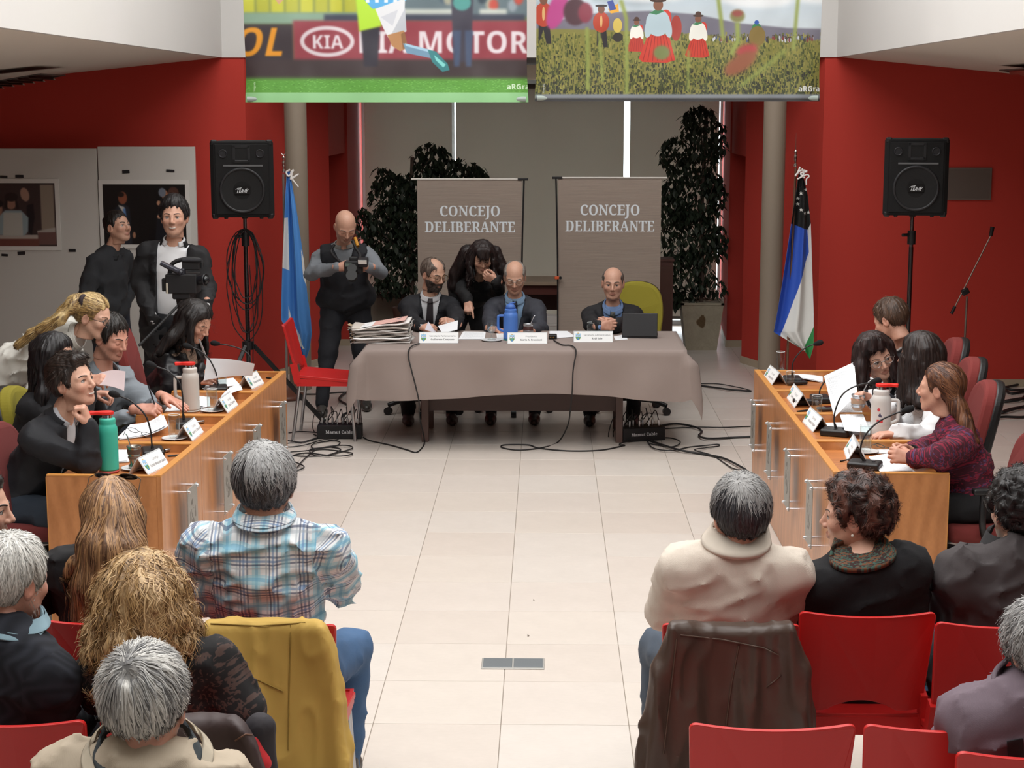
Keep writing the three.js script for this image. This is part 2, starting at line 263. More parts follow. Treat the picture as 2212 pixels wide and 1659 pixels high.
// recessed louvre light fittings in the low ceilings (switched off)
function louvreLight(label, ce, s, pts) {
  const a = pts[0], b = pts[1], o = thing('recessed_louvre_light', label, 'ceiling light', V((a[0] + b[0]) / 2, ce.y((a[0] + b[0]) / 2) - 0.004, (a[1] + b[1]) / 2), 0, 'recessed ceiling lights');
  o.rotation.z = Math.atan(ce.k);
  const L = Math.abs(b[1] - a[1]), w = Math.abs(b[0] - a[0]);
  mesh('frame', [box(w, 0.008, 0.02, 0, 0, -L / 2), box(w, 0.008, 0.02, 0, 0, L / 2), box(0.02, 0.008, L, -w / 2, 0, 0), box(0.02, 0.008, L, w / 2, 0, 0)], M('#3d3936', 0.4), o);
  mesh('backing', box(w, 0.003, L, 0, 0.002, 0), M('#37302f', 0.3, { metalness: 0.7 }), o);
  for (let i = 1; i < 12; i++) mesh('louvre', T(box(0.001, 0.03, L, 0, 0, 0), -w / 2 + i * w / 12, -0.012, 0, 0, 0, 0.7), M('#b9b2a6', 0.2, { metalness: 0.9 }), o);
}
louvreLight('slotted dark recessed louvre light in the sloping ceiling over the white photo panels', ceL, -1, [[-4.7, -13.3], [-3.72, -12.65]]);
louvreLight('slotted dark recessed louvre light in the sloping ceiling above the grey wall plaque', ceR, 1, [[3.42, -13.15], [4.3, -12.5]]);

// ------------------------------------------------------------------ materials of the furniture
const woodTex = dataTex(256, 512, (u, v) => { const w = tn(u + 0.03 * Math.sin(v * 6.283), v, 6, 11) * 0.6 + tn(u, v * 0.5, 48, 13) * 0.25 + tn(u, v, 110, 17) * 0.15, g = Math.sin((u * 9 + tn(u, v, 3, 5) * 2.2) * 6.283) * 0.5 + 0.5, k = (w - 0.5) * 44 + (g - 0.5) * 15; return [182 + k, 120 + k * 0.85, 70 + k * 0.7]; });
woodTex.repeat.set(1.4, 0.8);
const wood = M('#ffffff', 0.34, { map: woodTex, clearcoat: 0.25, clearcoatRoughness: 0.28 }), woodEdge = M('#c98a45', 0.4), woodTop = M('#fff1e0', 0.36, { map: woodTex, clearcoat: 0.2, clearcoatRoughness: 0.3 });
const steel = M('#b9bcc0', 0.28, { metalness: 1 }), chrome = M('#dfe3e8', 0.12, { metalness: 1 }), blackP = M('#141416', 0.45), blackM = M('#1a1a1c', 0.6), paperM = M('#eef0f3', 0.85), darkWood = M('#4a2c25', 0.5), plateM = M('#eff2f4', 0.45);
const plaqueTex = dataTex(128, 256, (u, v) => { const dx = (u - 0.5) * 2, dy = (v - 0.52) * 2.2, r = Math.hypot(dx, dy), n = tn(u, v, 9, 21) * 0.6 + tn(u, v, 22, 22) * 0.4, e = r < 0.62 && n > 0.5 ? -52 : 0, k = (tn(u, v, 90, 23) - 0.5) * 14 + e; return [158 + k, 156 + k, 150 + k]; });
const plaqueM = M('#ffffff', 0.45, { map: plaqueTex, metalness: 0.45 });
const fabricBump = dataTex(128, 128, (u, v, x, y) => { const n = ((x + y) % 4 < 2 ? 90 : 150) + 50 * (tn(u, v, 64, 6) - 0.5); return [n, n, n]; }, false); fabricBump.repeat.set(10, 10);
const waterGlass = new THREE.MeshPhysicalMaterial({ color: '#ffffff', roughness: 0.03, transmission: 1, thickness: 0, ior: 1.33 });
const thinGlass = new THREE.MeshPhysicalMaterial({ color: '#f4f8f8', roughness: 0.02, transmission: 1, thickness: 0, ior: 1.5 });

// ------------------------------------------------------------------ the two rows of council desks
const DH = 0.75, DT = 0.712;                                         // rim and worktop height
const lN = G(347, 1031, DH), lF = G(618, 804, DH), rN = G(1800, 1023, DH), rF2 = G(1629, 801, DH);
const UL = lN.distanceTo(lF) / 4, DD = 0.52;
function deskUnit(i, row, origin, turn, near, labels) {
  const o = thing('council_desk', labels[i], 'desk', origin, turn, row), L = UL - 0.004, t = 0.022;
  mesh('front_panel', uvBox(rbox(L, DH - 0.004, t, 0.002, L / 2, (DH + 0.004) / 2, t / 2)), wood, o);
  mesh('front_rim', rbox(L, 0.012, 0.034, 0.003, L / 2, DH + 0.003, 0.017), woodEdge, o);
  for (const x of [t / 2, L - t / 2]) { const p = mesh('side_panel', uvBox(rbox(t, DH - 0.004, DD - t, 0.002, x, (DH + 0.004) / 2, t + (DD - t) / 2)), wood, o); mesh('side_rim', rbox(t + 0.003, 0.008, DD - t, 0.002, x, DH + 0.002, t + (DD - t) / 2), woodEdge, p); mesh('edge_band', box(t, DH - 0.01, 0.004, x, DH / 2, DD + 0.001), woodEdge, p); }
  mesh('worktop', uvBox(box(L - 2 * t, 0.024, DD - t - 0.01, L / 2, DT - 0.012, t + (DD - t) / 2)), woodTop, o);
  const pl = mesh('plaque', uvBy(box(0.185, 0.30, 0.004, L / 2, 0.475, -0.045), (x, y) => [(x - L / 2) / 0.185 + 0.5, (y - 0.475) / 0.3 + 0.5]), plaqueM, o, 'brushed metal plaque with an engraved emblem, held off the panel by four bolts');
  for (const sx of [-1, 1]) for (const sy of [-1, 1]) mesh('standoff', [T(cyl(0.006, 0.006, 0.06), L / 2 + sx * 0.08, 0.475 + sy * 0.138, -0.028, Math.PI / 2), T(cyl(0.0085, 0.0085, 0.006), L / 2 + sx * 0.08, 0.475 + sy * 0.138, -0.05, Math.PI / 2)], chrome, pl);
  return o;
}
{
  const angR = Math.atan2(rN.z - rF2.z, rF2.x - rN.x), angL = Math.atan2(lF.z - lN.z, lN.x - lF.x);
  const dirR = rF2.clone().sub(rN).setY(0).normalize(), dirL = lN.clone().sub(lF).setY(0).normalize(), ulR = rN.distanceTo(rF2) / 4;
  const labL = ['wooden council desk unit where the woman in the black leather jacket reads', 'wooden council desk unit where the grey-shirted man writes', 'wooden council desk unit of the woman with long black hair holding a sheet', 'wooden council desk unit carrying the turquoise thermos'];
  const labR = ['wooden council desk unit of the woman in the burgundy knit cardigan', 'wooden council desk unit carrying the white thermos', 'wooden council desk unit under the large loose sheets held by the bespectacled woman', 'wooden council desk unit next to the black, blue and white flag'];
  for (let i = 0; i < 4; i++) deskUnit(i, 'council desks in front of the white photo panels', lF.clone().setY(0).addScaledVector(dirL, i * UL), Math.atan2(-dirL.z, dirL.x), i === 3, labL);
  for (let i = 0; i < 4; i++) deskUnit(i, 'council desks in front of the red wall with the plaque', rN.clone().setY(0).addScaledVector(dirR, i * ulR), Math.atan2(-dirR.z, dirR.x), i === 0, labR);
}
// ------------------------------------------------------------------ small things on the desks and the table
function plateTex(l1, l2, w = 512, h = 190, bold = 0) {
  return canvasTex(w, h, (c) => {
    c.fillStyle = '#f3f6f7'; c.fillRect(0, 0, w, h); c.strokeStyle = '#8d99a0'; c.lineWidth = 4; c.strokeRect(6, 6, w - 12, h - 12);
    const sx = 34, sy = 40; c.fillStyle = '#d8b13c'; c.beginPath(); c.arc(sx + 40, sy + 2, 15, 0, 7); c.fill();                 // the town's shield: sun, sky, river, hills
    c.beginPath(); c.moveTo(sx, sy); c.lineTo(sx + 80, sy); c.lineTo(sx + 80, sy + 60); c.quadraticCurveTo(sx + 78, sy + 98, sx + 40, sy + 112); c.quadraticCurveTo(sx + 2, sy + 98, sx, sy + 60); c.closePath(); c.save(); c.clip();
    c.fillStyle = '#9cc9ea'; c.fillRect(sx, sy, 80, 120); c.fillStyle = '#e9eef2'; c.beginPath(); c.moveTo(sx, sy + 46); c.lineTo(sx + 26, sy + 20); c.lineTo(sx + 48, sy + 46); c.lineTo(sx + 64, sy + 30); c.lineTo(sx + 80, sy + 46); c.fill(); c.fillStyle = '#5f9a48'; c.fillRect(sx, sy + 58, 80, 60); c.fillStyle = '#4b86c8'; c.fillRect(sx + 30, sy + 70, 20, 50); c.restore(); c.strokeStyle = '#7a5a2c'; c.lineWidth = 4; c.stroke();
    c.fillStyle = '#4d5257'; c.textAlign = 'center'; c.font = '38px sans-serif'; c.fillText(l1, w / 2 + 62, h * 0.42, w - 160); c.fillStyle = '#23272b'; c.font = 'bold 40px sans-serif'; c.fillText(l2, w / 2 + 62, h * 0.72, w - 160);
  });
}
// a name plate whose lower edge runs from a to b and whose face leans back by the vector up
function namePlate(a, b, up, tex, label, group) {
  const o = thing('name_plate', label, 'name plate', a.clone().add(b).multiplyScalar(0.5), 0, group), c = o.position, q = (p) => p.clone().sub(c), n = b.clone().sub(a).cross(up).normalize().multiplyScalar(0.004);
  const A = q(a), B = q(b), Cc = B.clone().add(up), Dd = A.clone().add(up);
  const face = (p) => sheet((u, v) => p[3].clone().lerp(p[2], u).lerp(p[0].clone().lerp(p[1], u), v), 1, 1, 0);
  mesh('plate', sheet((u, v) => Dd.clone().lerp(Cc, u).lerp(A.clone().lerp(B, u), v), 2, 2, 0.004), plateM, o);
  mesh('printed_face', T(face([A, B, Cc, Dd]), n.x * 0.15, n.y * 0.15, n.z * 0.15), new THREE.MeshStandardMaterial({ map: tex, roughness: 0.5 }), o);
  const back = V(up.x, 0, up.z).multiplyScalar(2.0);
  mesh('back_foot', sheet((u, v) => Dd.clone().lerp(Cc, u).lerp(A.clone().add(back).lerp(B.clone().add(back), u), v), 1, 1, 0.003), plateM, o);
  return o;
}
{
  const put = (n1, f1, n2, f2) => [n1, f1];
  const leanL = V(-0.045, 0.078, 0.002), leanR = V(0.045, 0.078, 0.002), g = 'name plates along the council desks';
  const Lq = [[[320, 1026], [366, 1003], 'Facundo Montecino Odarda', 'tilted white name plate beside the steel mate cup on its saucer'], [[416, 953], [440, 933], 'Daniel F. Cufarella', 'tilted white name plate beside the water glass and the curled papers'], [[492, 892], [515, 875], 'Jorge E. Barrera', 'tilted white name plate in front of the half-empty tumbler near the grey thermos'], [[545, 841], [571, 828], 'Evelyn Rousiot', 'tilted white name plate on the desk of the woman reading in black leather']];
  for (const [a, b, nm, lab] of Lq) namePlate(G(...a, DT), G(...b, DT).lerp(G(...a, DT), 0), leanL, plateTex('Concejal', nm), lab, g);
  const Rq = [[[1647, 815], [1667, 832], 'Carlos Valeri', 'tilted white name plate at the desk end beside the tall empty glass tube'], [[1697, 857], [1716, 881], 'Cristina Painefil', 'tilted white name plate in front of the black recorder and pen'], [[1731, 909], [1756, 934], 'Viviana Gelain', 'tilted white name plate leaning by the squat microphone base and saucer'], [[1822, 971], [1830, 996], 'Ana Marks', 'tilted white name plate in front of the burgundy cardigan woman']];
  for (const [a, b, nm, lab] of Rq) namePlate(G(...a, DT), G(...b, DT), leanR, plateTex('Concejal', nm), lab, g);
  const TY = 0.712, leanT = V(0, 0.078, -0.03), gt = 'name plates along the front table';
  namePlate(G(905, 742, TY), G(990, 742, TY), leanT, plateTex('Secretario Parlamentario', 'Guillermo Campano', 640, 190), 'upright white name plate in front of the bearded man on the front table', gt);
  namePlate(G(1096, 743, TY), G(1182, 743, TY), leanT, plateTex('Presidente', 'Mario A. Francioni', 640, 190), 'upright white name plate before the blue thermos on the front table', gt);
  namePlate(G(1239, 740, TY), G(1324, 740, TY), leanT, plateTex('Secretario Administrativo', 'Raúl Sale', 640, 190), 'upright white name plate before the clasped hands on the front table', gt);
}
function microphone(label, base, turn, path, headEnd, wide = 1) {
  const o = thing('gooseneck_microphone', label, 'microphone', base, 0, 'gooseneck microphones on the council desks'), q = (p) => p.clone().sub(base);
  mesh('base', T(rbox(0.105 * wide, 0.036, 0.15, 0.012, 0, 0.018, 0), 0, 0, 0, 0, turn), blackP, o);
  mesh('button', T(cyl(0.009, 0.009, 0.004, 0, 0.038, 0.04), 0, 0, 0, 0, turn), M('#3a3a3e', 0.4), o);
  const pts = [V(0, 0.03, 0), ...path.map(q)];
  mesh('socket', [rod(V(0, 0.03, 0), pts[1].clone().lerp(V(0, 0.03, 0), 0.2), 0.009, 0.006)], blackP, o);
  mesh('gooseneck', tube(pts, 0.0042, pts.length * 8, 8), M('#202022', 0.5), o);
  const a = pts[pts.length - 1], b = q(headEnd), d = b.clone().sub(a).normalize();
  mesh('foam_windscreen', T((() => { const g = lathe([[0.0001, -0.004], [0.008, 0], [0.013, 0.012], [0.0175, 0.03], [0.0165, 0.045], [0.011, 0.056], [0.0001, 0.061]], 18); g.applyQuaternion(new THREE.Quaternion().setFromUnitVectors(V(0, 1, 0), d)); return g; })(), a.x, a.y, a.z), M('#101012', 0.95), o);
  mesh('connector', [T(cyl(0.008, 0.008, 0.05, 0, 0, 0), 0.0, 0.012, 0.10, Math.PI / 2, 0, 0).rotateY(turn + 2.2)], steel, o);
  mesh('cable', tube([V(0, 0.012, 0.12), V(0.01, 0.012, 0.15), V(0.03, 0.004, 0.17), V(0.05, 0.004, 0.16)], 0.0035, 20, 6).rotateY(turn + 2.2), blackP, o);
  return o;
}
const P3 = (Z, ...l) => l.map(([x, y]) => W(x, y, Z));
{
  const b = (x, y) => G(x, y, DT);
  let p = b(330, 984); microphone('black gooseneck microphone bent towards the young man with his chin on his fist', p, 0.3, P3(-p.z, [328, 960], [325, 930], [313, 896], [285, 868], [258, 855]), W(228, 846, -p.z - 0.05));
  p = b(398, 922); microphone('black gooseneck microphone on a boxy base behind the water glass with curled papers', p, 0.2, P3(-p.z, [395, 890], [395, 862], [388, 828], [365, 803], [338, 792]), W(310, 782, -p.z), 0.8);
  p = b(472, 846); microphone('black gooseneck microphone arching over the grey thermos', p, 0.2, P3(-p.z, [470, 826], [467, 806], [452, 776], [432, 758], [416, 751]), W(400, 746, -p.z));
  p = b(541, 816); microphone('black gooseneck microphone bent over the upright white sheet near the tripod', p, 0.2, P3(-p.z, [541, 784], [539, 768], [522, 755], [498, 747], [475, 743]), W(452, 740, -p.z));
  p = b(1712, 826); microphone('black gooseneck microphone rising at the desk end beside the flag', p, 0, P3(-p.z, [1711, 800], [1713, 783], [1724, 765], [1742, 750], [1758, 744]), W(1776, 739, -p.z));
  p = b(1772, 868); microphone('black gooseneck microphone bent level in front of the bespectacled woman', p, 0, P3(-p.z, [1770, 850], [1774, 836], [1791, 812], [1810, 799], [1835, 796], [1858, 797]), W(1884, 801, -p.z));
  p = b(1806, 940); microphone('black gooseneck microphone curving over the loose sheets to the white thermos cap', p, 1.2, P3(-p.z, [1802, 912], [1804, 888], [1816, 858], [1834, 841], [1858, 831], [1880, 827]), W(1912, 818, -p.z), 1.1);
  p = b(1868, 1012); microphone('black gooseneck microphone pointing at the burgundy cardigan woman', p, 1.2, P3(-p.z, [1860, 985], [1860, 962], [1872, 936], [1898, 911], [1930, 895], [1948, 889]), W(1975, 880, -p.z), 1.1);
}
function thermos(label, base, h, r, bodyC, handleSide, handleTurn, capC, baseC, o2 = {}) {
  const o = thing('thermos', label, 'thermos', base, 0, undefined), k = h / 0.30, bm = M(bodyC, 0.42);
  mesh('body', lathe([[0.0001, 0.012 * k], [r * 0.98, 0.012 * k], [r, 0.02 * k], [r, 0.07 * k], [r * (o2.ribs ? 0.96 : 1), 0.075 * k], [r, 0.08 * k], [r, 0.20 * k], [r * 0.97, 0.222 * k], [r * 0.84, 0.236 * k], [r * 0.80, 0.24 * k], [r * 0.83, 0.25 * k], [r * 0.83, 0.262 * k], [r * 0.76, 0.268 * k], [r * 0.5, 0.27 * k], [0.0001, 0.27 * k]]), bm, o);
  mesh('base_ring', lathe([[0.0001, 0], [r * 1.0, 0], [r * 1.0, 0.013 * k], [0.0001, 0.013 * k]]), M(baseC, 0.5), o);
  const hs = handleSide, hw = r * 1.72;
  mesh('handle', T(tube([V(hs * r * 0.85, 0.21 * k, 0), V(hs * hw * 0.93, 0.208 * k, 0), V(hs * hw, 0.19 * k, 0), V(hs * hw, 0.12 * k, 0), V(hs * hw * 0.93, 0.095 * k, 0), V(hs * r * 0.9, 0.075 * k, 0)], 0.0095, 48, 10), 0, 0, 0, 0, handleTurn), bm, o);
  mesh('spout_collar', cyl(r * 0.48, r * 0.5, 0.016 * k, 0, 0.275 * k, 0), chrome, o);
  const s = new THREE.Shape(); s.moveTo(-0.028, -0.018); s.quadraticCurveTo(0.022, -0.03, 0.028, 0); s.quadraticCurveTo(0.022, 0.03, -0.028, 0.018); s.quadraticCurveTo(-0.05, 0.006, -0.075, 0.02); s.quadraticCurveTo(-0.085, 0, -0.075, -0.02); s.quadraticCurveTo(-0.05, -0.006, -0.028, -0.018);
  if (capC) mesh('cap', T(extr(s, 0.01, 0.003), 0, 0.288 * k, 0, -Math.PI / 2, handleTurn + (hs > 0 ? Math.PI : 0)), M(capC, 0.4), o);
  return o;
}
thermos('turquoise thermos with a red cap on the end of the council desk', G(236, 1020, DT), 0.285, 0.045, '#3fb39c', -1, 0.1, '#dd2b25', '#a8362c');
thermos('pale grey thermos with a red flip cap between the desk microphones', G(413, 889, DT), 0.275, 0.048, '#c4c0ba', -1, 0.1, '#e02d26', '#b5b0a8', { ribs: 1 });
{
  const o = thermos('white thermos with a red cap and a red printed emblem, near the burgundy cardigan', G(1901, 944, DT), 0.275, 0.05, '#d2d0cd', 1, -0.1, '#e3291f', '#b03a30', { ribs: 1 });
  const tx = canvasTex(128, 256, (c) => { c.fillStyle = '#d2d0cd'; c.fillRect(0, 0, 128, 256); c.fillStyle = '#c8414a'; c.beginPath(); c.arc(44, 60, 20, 0, 7); c.fill(); c.fillStyle = '#4a4c66'; c.beginPath(); c.moveTo(64, 98); c.lineTo(98, 150); c.lineTo(50, 148); c.lineTo(40, 126); c.fill(); c.fillStyle = '#cf3f45'; c.fillRect(20, 180, 84, 36); });
  mesh('printed_emblem', T(new THREE.CylinderGeometry(0.0505, 0.0505, 0.11, 16, 1, true, -0.75, 0.95), 0, 0.12, 0), new THREE.MeshStandardMaterial({ map: tx, roughness: 0.5 }), o, 'red and blue printed emblem');
}
{
  const o = thermos('blue thermos standing before the president on the front table', G(1103, 735, 0.712), 0.255, 0.052, '#4f7fd0', -1, 0.1, null, '#3f9a94');
  mesh('pouring_lid', lathe([[0.0001, 0.225], [0.034, 0.225], [0.036, 0.245], [0.022, 0.262], [0.0001, 0.264]]), M('#446fbe', 0.45), o);
  mesh('lid_lever', T(rbox(0.05, 0.01, 0.02, 0.004), 0.01, 0.268, 0, 0, 0, 0.25), M('#446fbe', 0.45), o);
}
function tumbler(label, pos, h, r, fill, saucer, name = 'water_glass') {
  const o = thing(name, label, 'glass', pos, 0, undefined), y0 = saucer ? 0.012 : 0.002;
  if (saucer) mesh('saucer', lathe([[0.0001, 0.001], [0.035, 0.001], [0.062, 0.008], [0.066, 0.011], [0.06, 0.0115], [0.034, 0.006], [0.0001, 0.006]]), M('#e9eaec', 0.3, { clearcoat: 0.5 }), o);
  mesh('bowl', lathe([[0.0001, y0], [r * 0.93, y0], [r, y0 + h * 0.12], [r, y0 + h], [r * 0.95, y0 + h], [r * 0.94, y0 + h * 0.14], [0.0001, y0 + h * 0.11]]), thinGlass, o);
  mesh('rim', T(new THREE.TorusGeometry(r * 0.975, 0.0014, 6, 28), 0, y0 + h, 0, Math.PI / 2), M('#eef3f4', 0.1), o);
  if (fill) mesh('water', lathe([[0.0001, y0 + h * 0.12], [r * 0.92, y0 + h * 0.15], [r * 0.92, y0 + h * fill], [0.0001, y0 + h * fill]]), waterGlass, o);
  return o;
}
tumbler('full tumbler of water on a saucer beside the curled lilac papers', G(377, 949, DT), 0.115, 0.029, 0.72, true);
tumbler('half-empty tumbler on a saucer beside the pale grey thermos', G(459, 889, DT), 0.115, 0.03, 0.6, true);
tumbler('tumbler of water under the upright white sheet', G(479, 838, DT), 0.115, 0.03, 0.65, false);
tumbler('tall empty glass tube at the desk end below the flag', G(1685, 808, DT), 0.14, 0.027, 0, false);
tumbler('small tumbler of water beside the far name plate and flag', G(1707, 833, DT), 0.085, 0.026, 0.5, false);
tumbler('tumbler of water between the recorder and the bespectacled woman\'s sheets', G(1764, 896, DT), 0.105, 0.028, 0.7, false);
tumbler('empty tumbler on a saucer in front of the white thermos', G(1869, 978, DT), 0.125, 0.029, 0, true);
tumbler('tumbler of water in front of the bearded man\'s papers', G(973, 722, 0.712), 0.085, 0.034, 0.5, false);
tumbler('square tumbler of water beside the clasped hands', G(1278, 722, 0.712), 0.085, 0.034, 0.4, false);
{ // saucers standing alone
  for (const [x, y, lab] of [[1690, 853, 'small white saucer tucked behind the name plate by the recorder'], [1779, 905, 'small white saucer behind the squat microphone base']]) { const o = thing('saucer', lab, 'saucer', G(x, y, DT)); mesh('dish', lathe([[0.0001, 0.001], [0.035, 0.001], [0.062, 0.008], [0.066, 0.011], [0.06, 0.0115], [0.034, 0.006], [0.0001, 0.006]]), M('#e9eaec', 0.3, { clearcoat: 0.5 }), o); }
}
{ // stemmed water glass on a saucer, front table
  const o = thing('goblet', 'stemmed glass of water on a saucer between the papers and the blue thermos', 'glass', G(1062, 737, 0.712));
  mesh('saucer', lathe([[0.0001, 0.001], [0.035, 0.001], [0.07, 0.009], [0.074, 0.012], [0.066, 0.0125], [0.034, 0.006], [0.0001, 0.006]]), M('#e2e3e5', 0.3), o);
  mesh('bowl', lathe([[0.0001, 0.012], [0.03, 0.012], [0.03, 0.016], [0.007, 0.024], [0.006, 0.05], [0.022, 0.066], [0.036, 0.09], [0.034, 0.135], [0.032, 0.135], [0.034, 0.092], [0.02, 0.07], [0.0001, 0.062]]), thinGlass, o);
  mesh('water', lathe([[0.0001, 0.064], [0.019, 0.072], [0.0325, 0.092], [0.0325, 0.108], [0.0001, 0.108]]), waterGlass, o);
}
function mate(label, pos, kind, straw) {
  const o = thing('mate_cup', label, 'mate cup', pos);
  if (kind === 'steel') { mesh('saucer', lathe([[0.0001, 0.001], [0.035, 0.001], [0.06, 0.008], [0.064, 0.011], [0.058, 0.0115], [0.034, 0.006], [0.0001, 0.006]]), M('#e9eaec', 0.3), o); mesh('cup', lathe([[0.0001, 0.01], [0.028, 0.01], [0.028, 0.02], [0.021, 0.03], [0.025, 0.05], [0.029, 0.062], [0.026, 0.066], [0.029, 0.07], [0.031, 0.098], [0.034, 0.104], [0.034, 0.112], [0.03, 0.112], [0.0001, 0.1]]), M('#a9a49c', 0.22, { metalness: 0.95 }), o); mesh('leather_band', lathe([[0.0272, 0.052], [0.03, 0.06], [0.0272, 0.0655]]), M('#6b4c3c', 0.6), o); mesh('leather_band', lathe([[0.0302, 0.074], [0.0325, 0.09], [0.0318, 0.097]]), M('#5d4236', 0.6), o); }
  else { mesh('cup', lathe([[0.0001, 0], [0.024, 0], [0.034, 0.02], [0.038, 0.042], [0.034, 0.062], [0.03, 0.07], [0.0001, 0.064]]), M(kind, 0.5), o); mesh('metal_rim', lathe([[0.03, 0.066], [0.0345, 0.066], [0.038, 0.082], [0.0355, 0.086], [0.031, 0.08]]), steel, o); mesh('metal_band', lathe([[0.0365, 0.02], [0.0385, 0.03], [0.0392, 0.036], [0.0375, 0.037]]), steel, o); mesh('yerba', lathe([[0.0001, 0.076], [0.032, 0.074]]), M('#6d6a3a', 0.95), o); }
  mesh('straw', tube([V(0, 0.05, 0), V(straw.x * 0.5, 0.05 + straw.y * 0.5, straw.z * 0.5), V(straw.x, 0.05 + straw.y, straw.z), V(straw.x * 1.25, 0.05 + straw.y * 1.08, straw.z * 1.2)], 0.0028, 24, 8), chrome, o);
  return o;
}
mate('ribbed steel mate cup with a metal straw on a saucer beside the turquoise thermos', G(291, 1014, DT), 'steel', V(-0.03, 0.11, 0));
mate('dark brown mate gourd with a silver rim beside the blue thermos', G(1141, 724, 0.712), '#4a2a26', V(0.04, 0.085, -0.01));
// loose sheets: each its own thing
function paper(label, pts, o = {}) {                             // pts: four corners far-left, far-right, near-right, near-left
  const c = pts.reduce((a, p) => a.clone().add(p)).multiplyScalar(0.25), q = pts.map((p) => p.clone().sub(c)), t = thing(o.name ?? 'paper_sheet', label, o.cat ?? 'paper', c, 0, o.group);
  const tx = o.print === false ? null : paperTex, bow = o.bow ?? 0, n = o.n ?? 1;
  for (let k = 0; k < n; k++) mesh('sheet', sheet((u, v) => { const p = q[0].clone().lerp(q[1], u).lerp(q[3].clone().lerp(q[2], u), v); p.y += bow * Math.sin(u * Math.PI) + (o.curl ?? 0) * Math.pow(u, 3) + k * (o.gap ?? 0.004); p.x += k * 0.004 * (k % 2 ? 1 : -1); return p; }, 10, 6, 0.0008 + (n > 1 ? 0.002 : 0)), tx && k === n - 1 ? new THREE.MeshStandardMaterial({ map: tx, roughness: 0.85, color: o.color ?? '#ffffff' }) : M(o.color ?? '#eceef2', 0.85), t);
  return t;
}
const paperTex = canvasTex(256, 360, (c) => { c.fillStyle = '#f1f3f6'; c.fillRect(0, 0, 256, 360); c.fillStyle = '#a9adb5'; const r = rng(8); for (let y = 40; y < 330; y += 11) { let x = 26; const e = r() < 0.2 ? 120 : 226; while (x < e) { const w = 8 + r() * 20; c.fillRect(x, y, w, 2.6); x += w + 5; } } });
const dq = (l, y = DT + 0.003) => l.map(([a, b]) => G(a, b, y));
paper('printed sheets under the young man\'s elbow behind the turquoise thermos', dq([[222, 966], [279, 962], [279, 998], [205, 1003]]), { n: 3 });
paper('open printed papers with a curled lilac page beside the water tumbler', dq([[285, 920], [352, 915], [362, 940], [256, 950]]), { n: 3, curl: 0.045 });
paper('small notebook pages under the writing hand of the grey-shirted man', dq([[352, 873], [394, 870], [396, 887], [342, 890]]), { n: 2, print: false });
paper('pile of papers with black marks between the grey thermos and the tumbler', dq([[434, 860], [448, 858], [450, 882], [433, 884]]), { n: 5 });
paper('stack of pages lying under the hands of the woman in black leather', dq([[440, 828], [500, 820], [515, 836], [440, 842]]), { n: 4 });
paper('crumpled white sheet lying across the desk joint by the tumbler', dq([[478, 855], [520, 832], [524, 842], [470, 876]], DT + 0.045), { bow: 0.02, print: false });
{ // upright bent sheets read by the woman in the leather jacket
  const a = W(428, 735, 10.05), b = W(447, 774, 9.95), c = W(550, 786, 9.75), d = W(545, 812, 9.8), e = W(440, 822, 9.9);
  paper('large white sheet standing open before the woman in black leather', [b, c, d, e], { print: false, bow: 0.01 });
  paper('narrow white page edge held up to the face of the woman in leather', [W(428, 732, 10.0), W(432, 733, 9.98), W(449, 776, 9.95), W(445, 777, 9.97)], { print: false });
}
paper('pale pink sheet held by the woman with long black hair', [W(214, 806, 8.55), W(271, 802, 8.4), W(268, 844, 8.3), W(204, 832, 8.45)], { print: false, color: '#d9c6c8', bow: 0.01 });
paper('long rolled sheets at the desk end near the flag', dq([[1681, 806], [1776, 812], [1776, 826], [1676, 818]]), { n: 2, bow: 0.015, print: false });
paper('wide printed sheets draped over the desk by the bespectacled woman', [W(1845, 782, 9.3), W(1852, 850, 9.0), G(1802, 902, DT + 0.03), W(1780, 812, 9.1)], { bow: 0.0 });
paper('lower printed sheets continuing over the desk joint to the white thermos', dq([[1800, 850], [1852, 862], [1880, 935], [1825, 930]], DT + 0.042), { n: 1 });
paper('blank sheet under the mate cup and pen beside the white thermos', dq([[1776, 915], [1878, 912], [1882, 940], [1790, 942]], DT + 0.003), { n: 2 });
paper('printed sheets under the clasped hands of the burgundy cardigan woman', dq([[1880, 990], [1925, 982], [1975, 1020], [1905, 1022]]), { n: 3 });
paper('small white note beneath the spectacles near the clasped hands', dq([[1880, 968], [1930, 966], [1935, 978], [1885, 980]]), { print: false });
paper('sheets spread flat between the bearded man and the goblet', dq([[1000, 717], [1048, 718], [1046, 733], [990, 733]], 0.716), { n: 2 });
paper('sheet lying between the goblet and the blue thermos', dq([[1072, 720], [1092, 720], [1092, 734], [1074, 734]], 0.716), { n: 1 });
paper('white folder lying between the black microphone box and the middle name plate', dq([[1186, 716], [1224, 716], [1242, 728], [1190, 732]], 0.716), { print: false, n: 2 });
paper('sheet tucked under the open laptop', dq([[1326, 727], [1350, 722], [1356, 733], [1330, 735]], 0.716), { print: false });
paper('folded sheet held open by the bearded man', [W(925, 694, 12.4), W(940, 716, 12.2), W(950, 722, 12.15), W(918, 712, 12.3)], { print: false, color: '#d9d6e0' });
paper('white sheet raised in the bearded man\'s hand', [W(946, 704, 12.35), W(989, 692, 12.3), W(988, 712, 12.2), W(955, 720, 12.2)], { print: false });
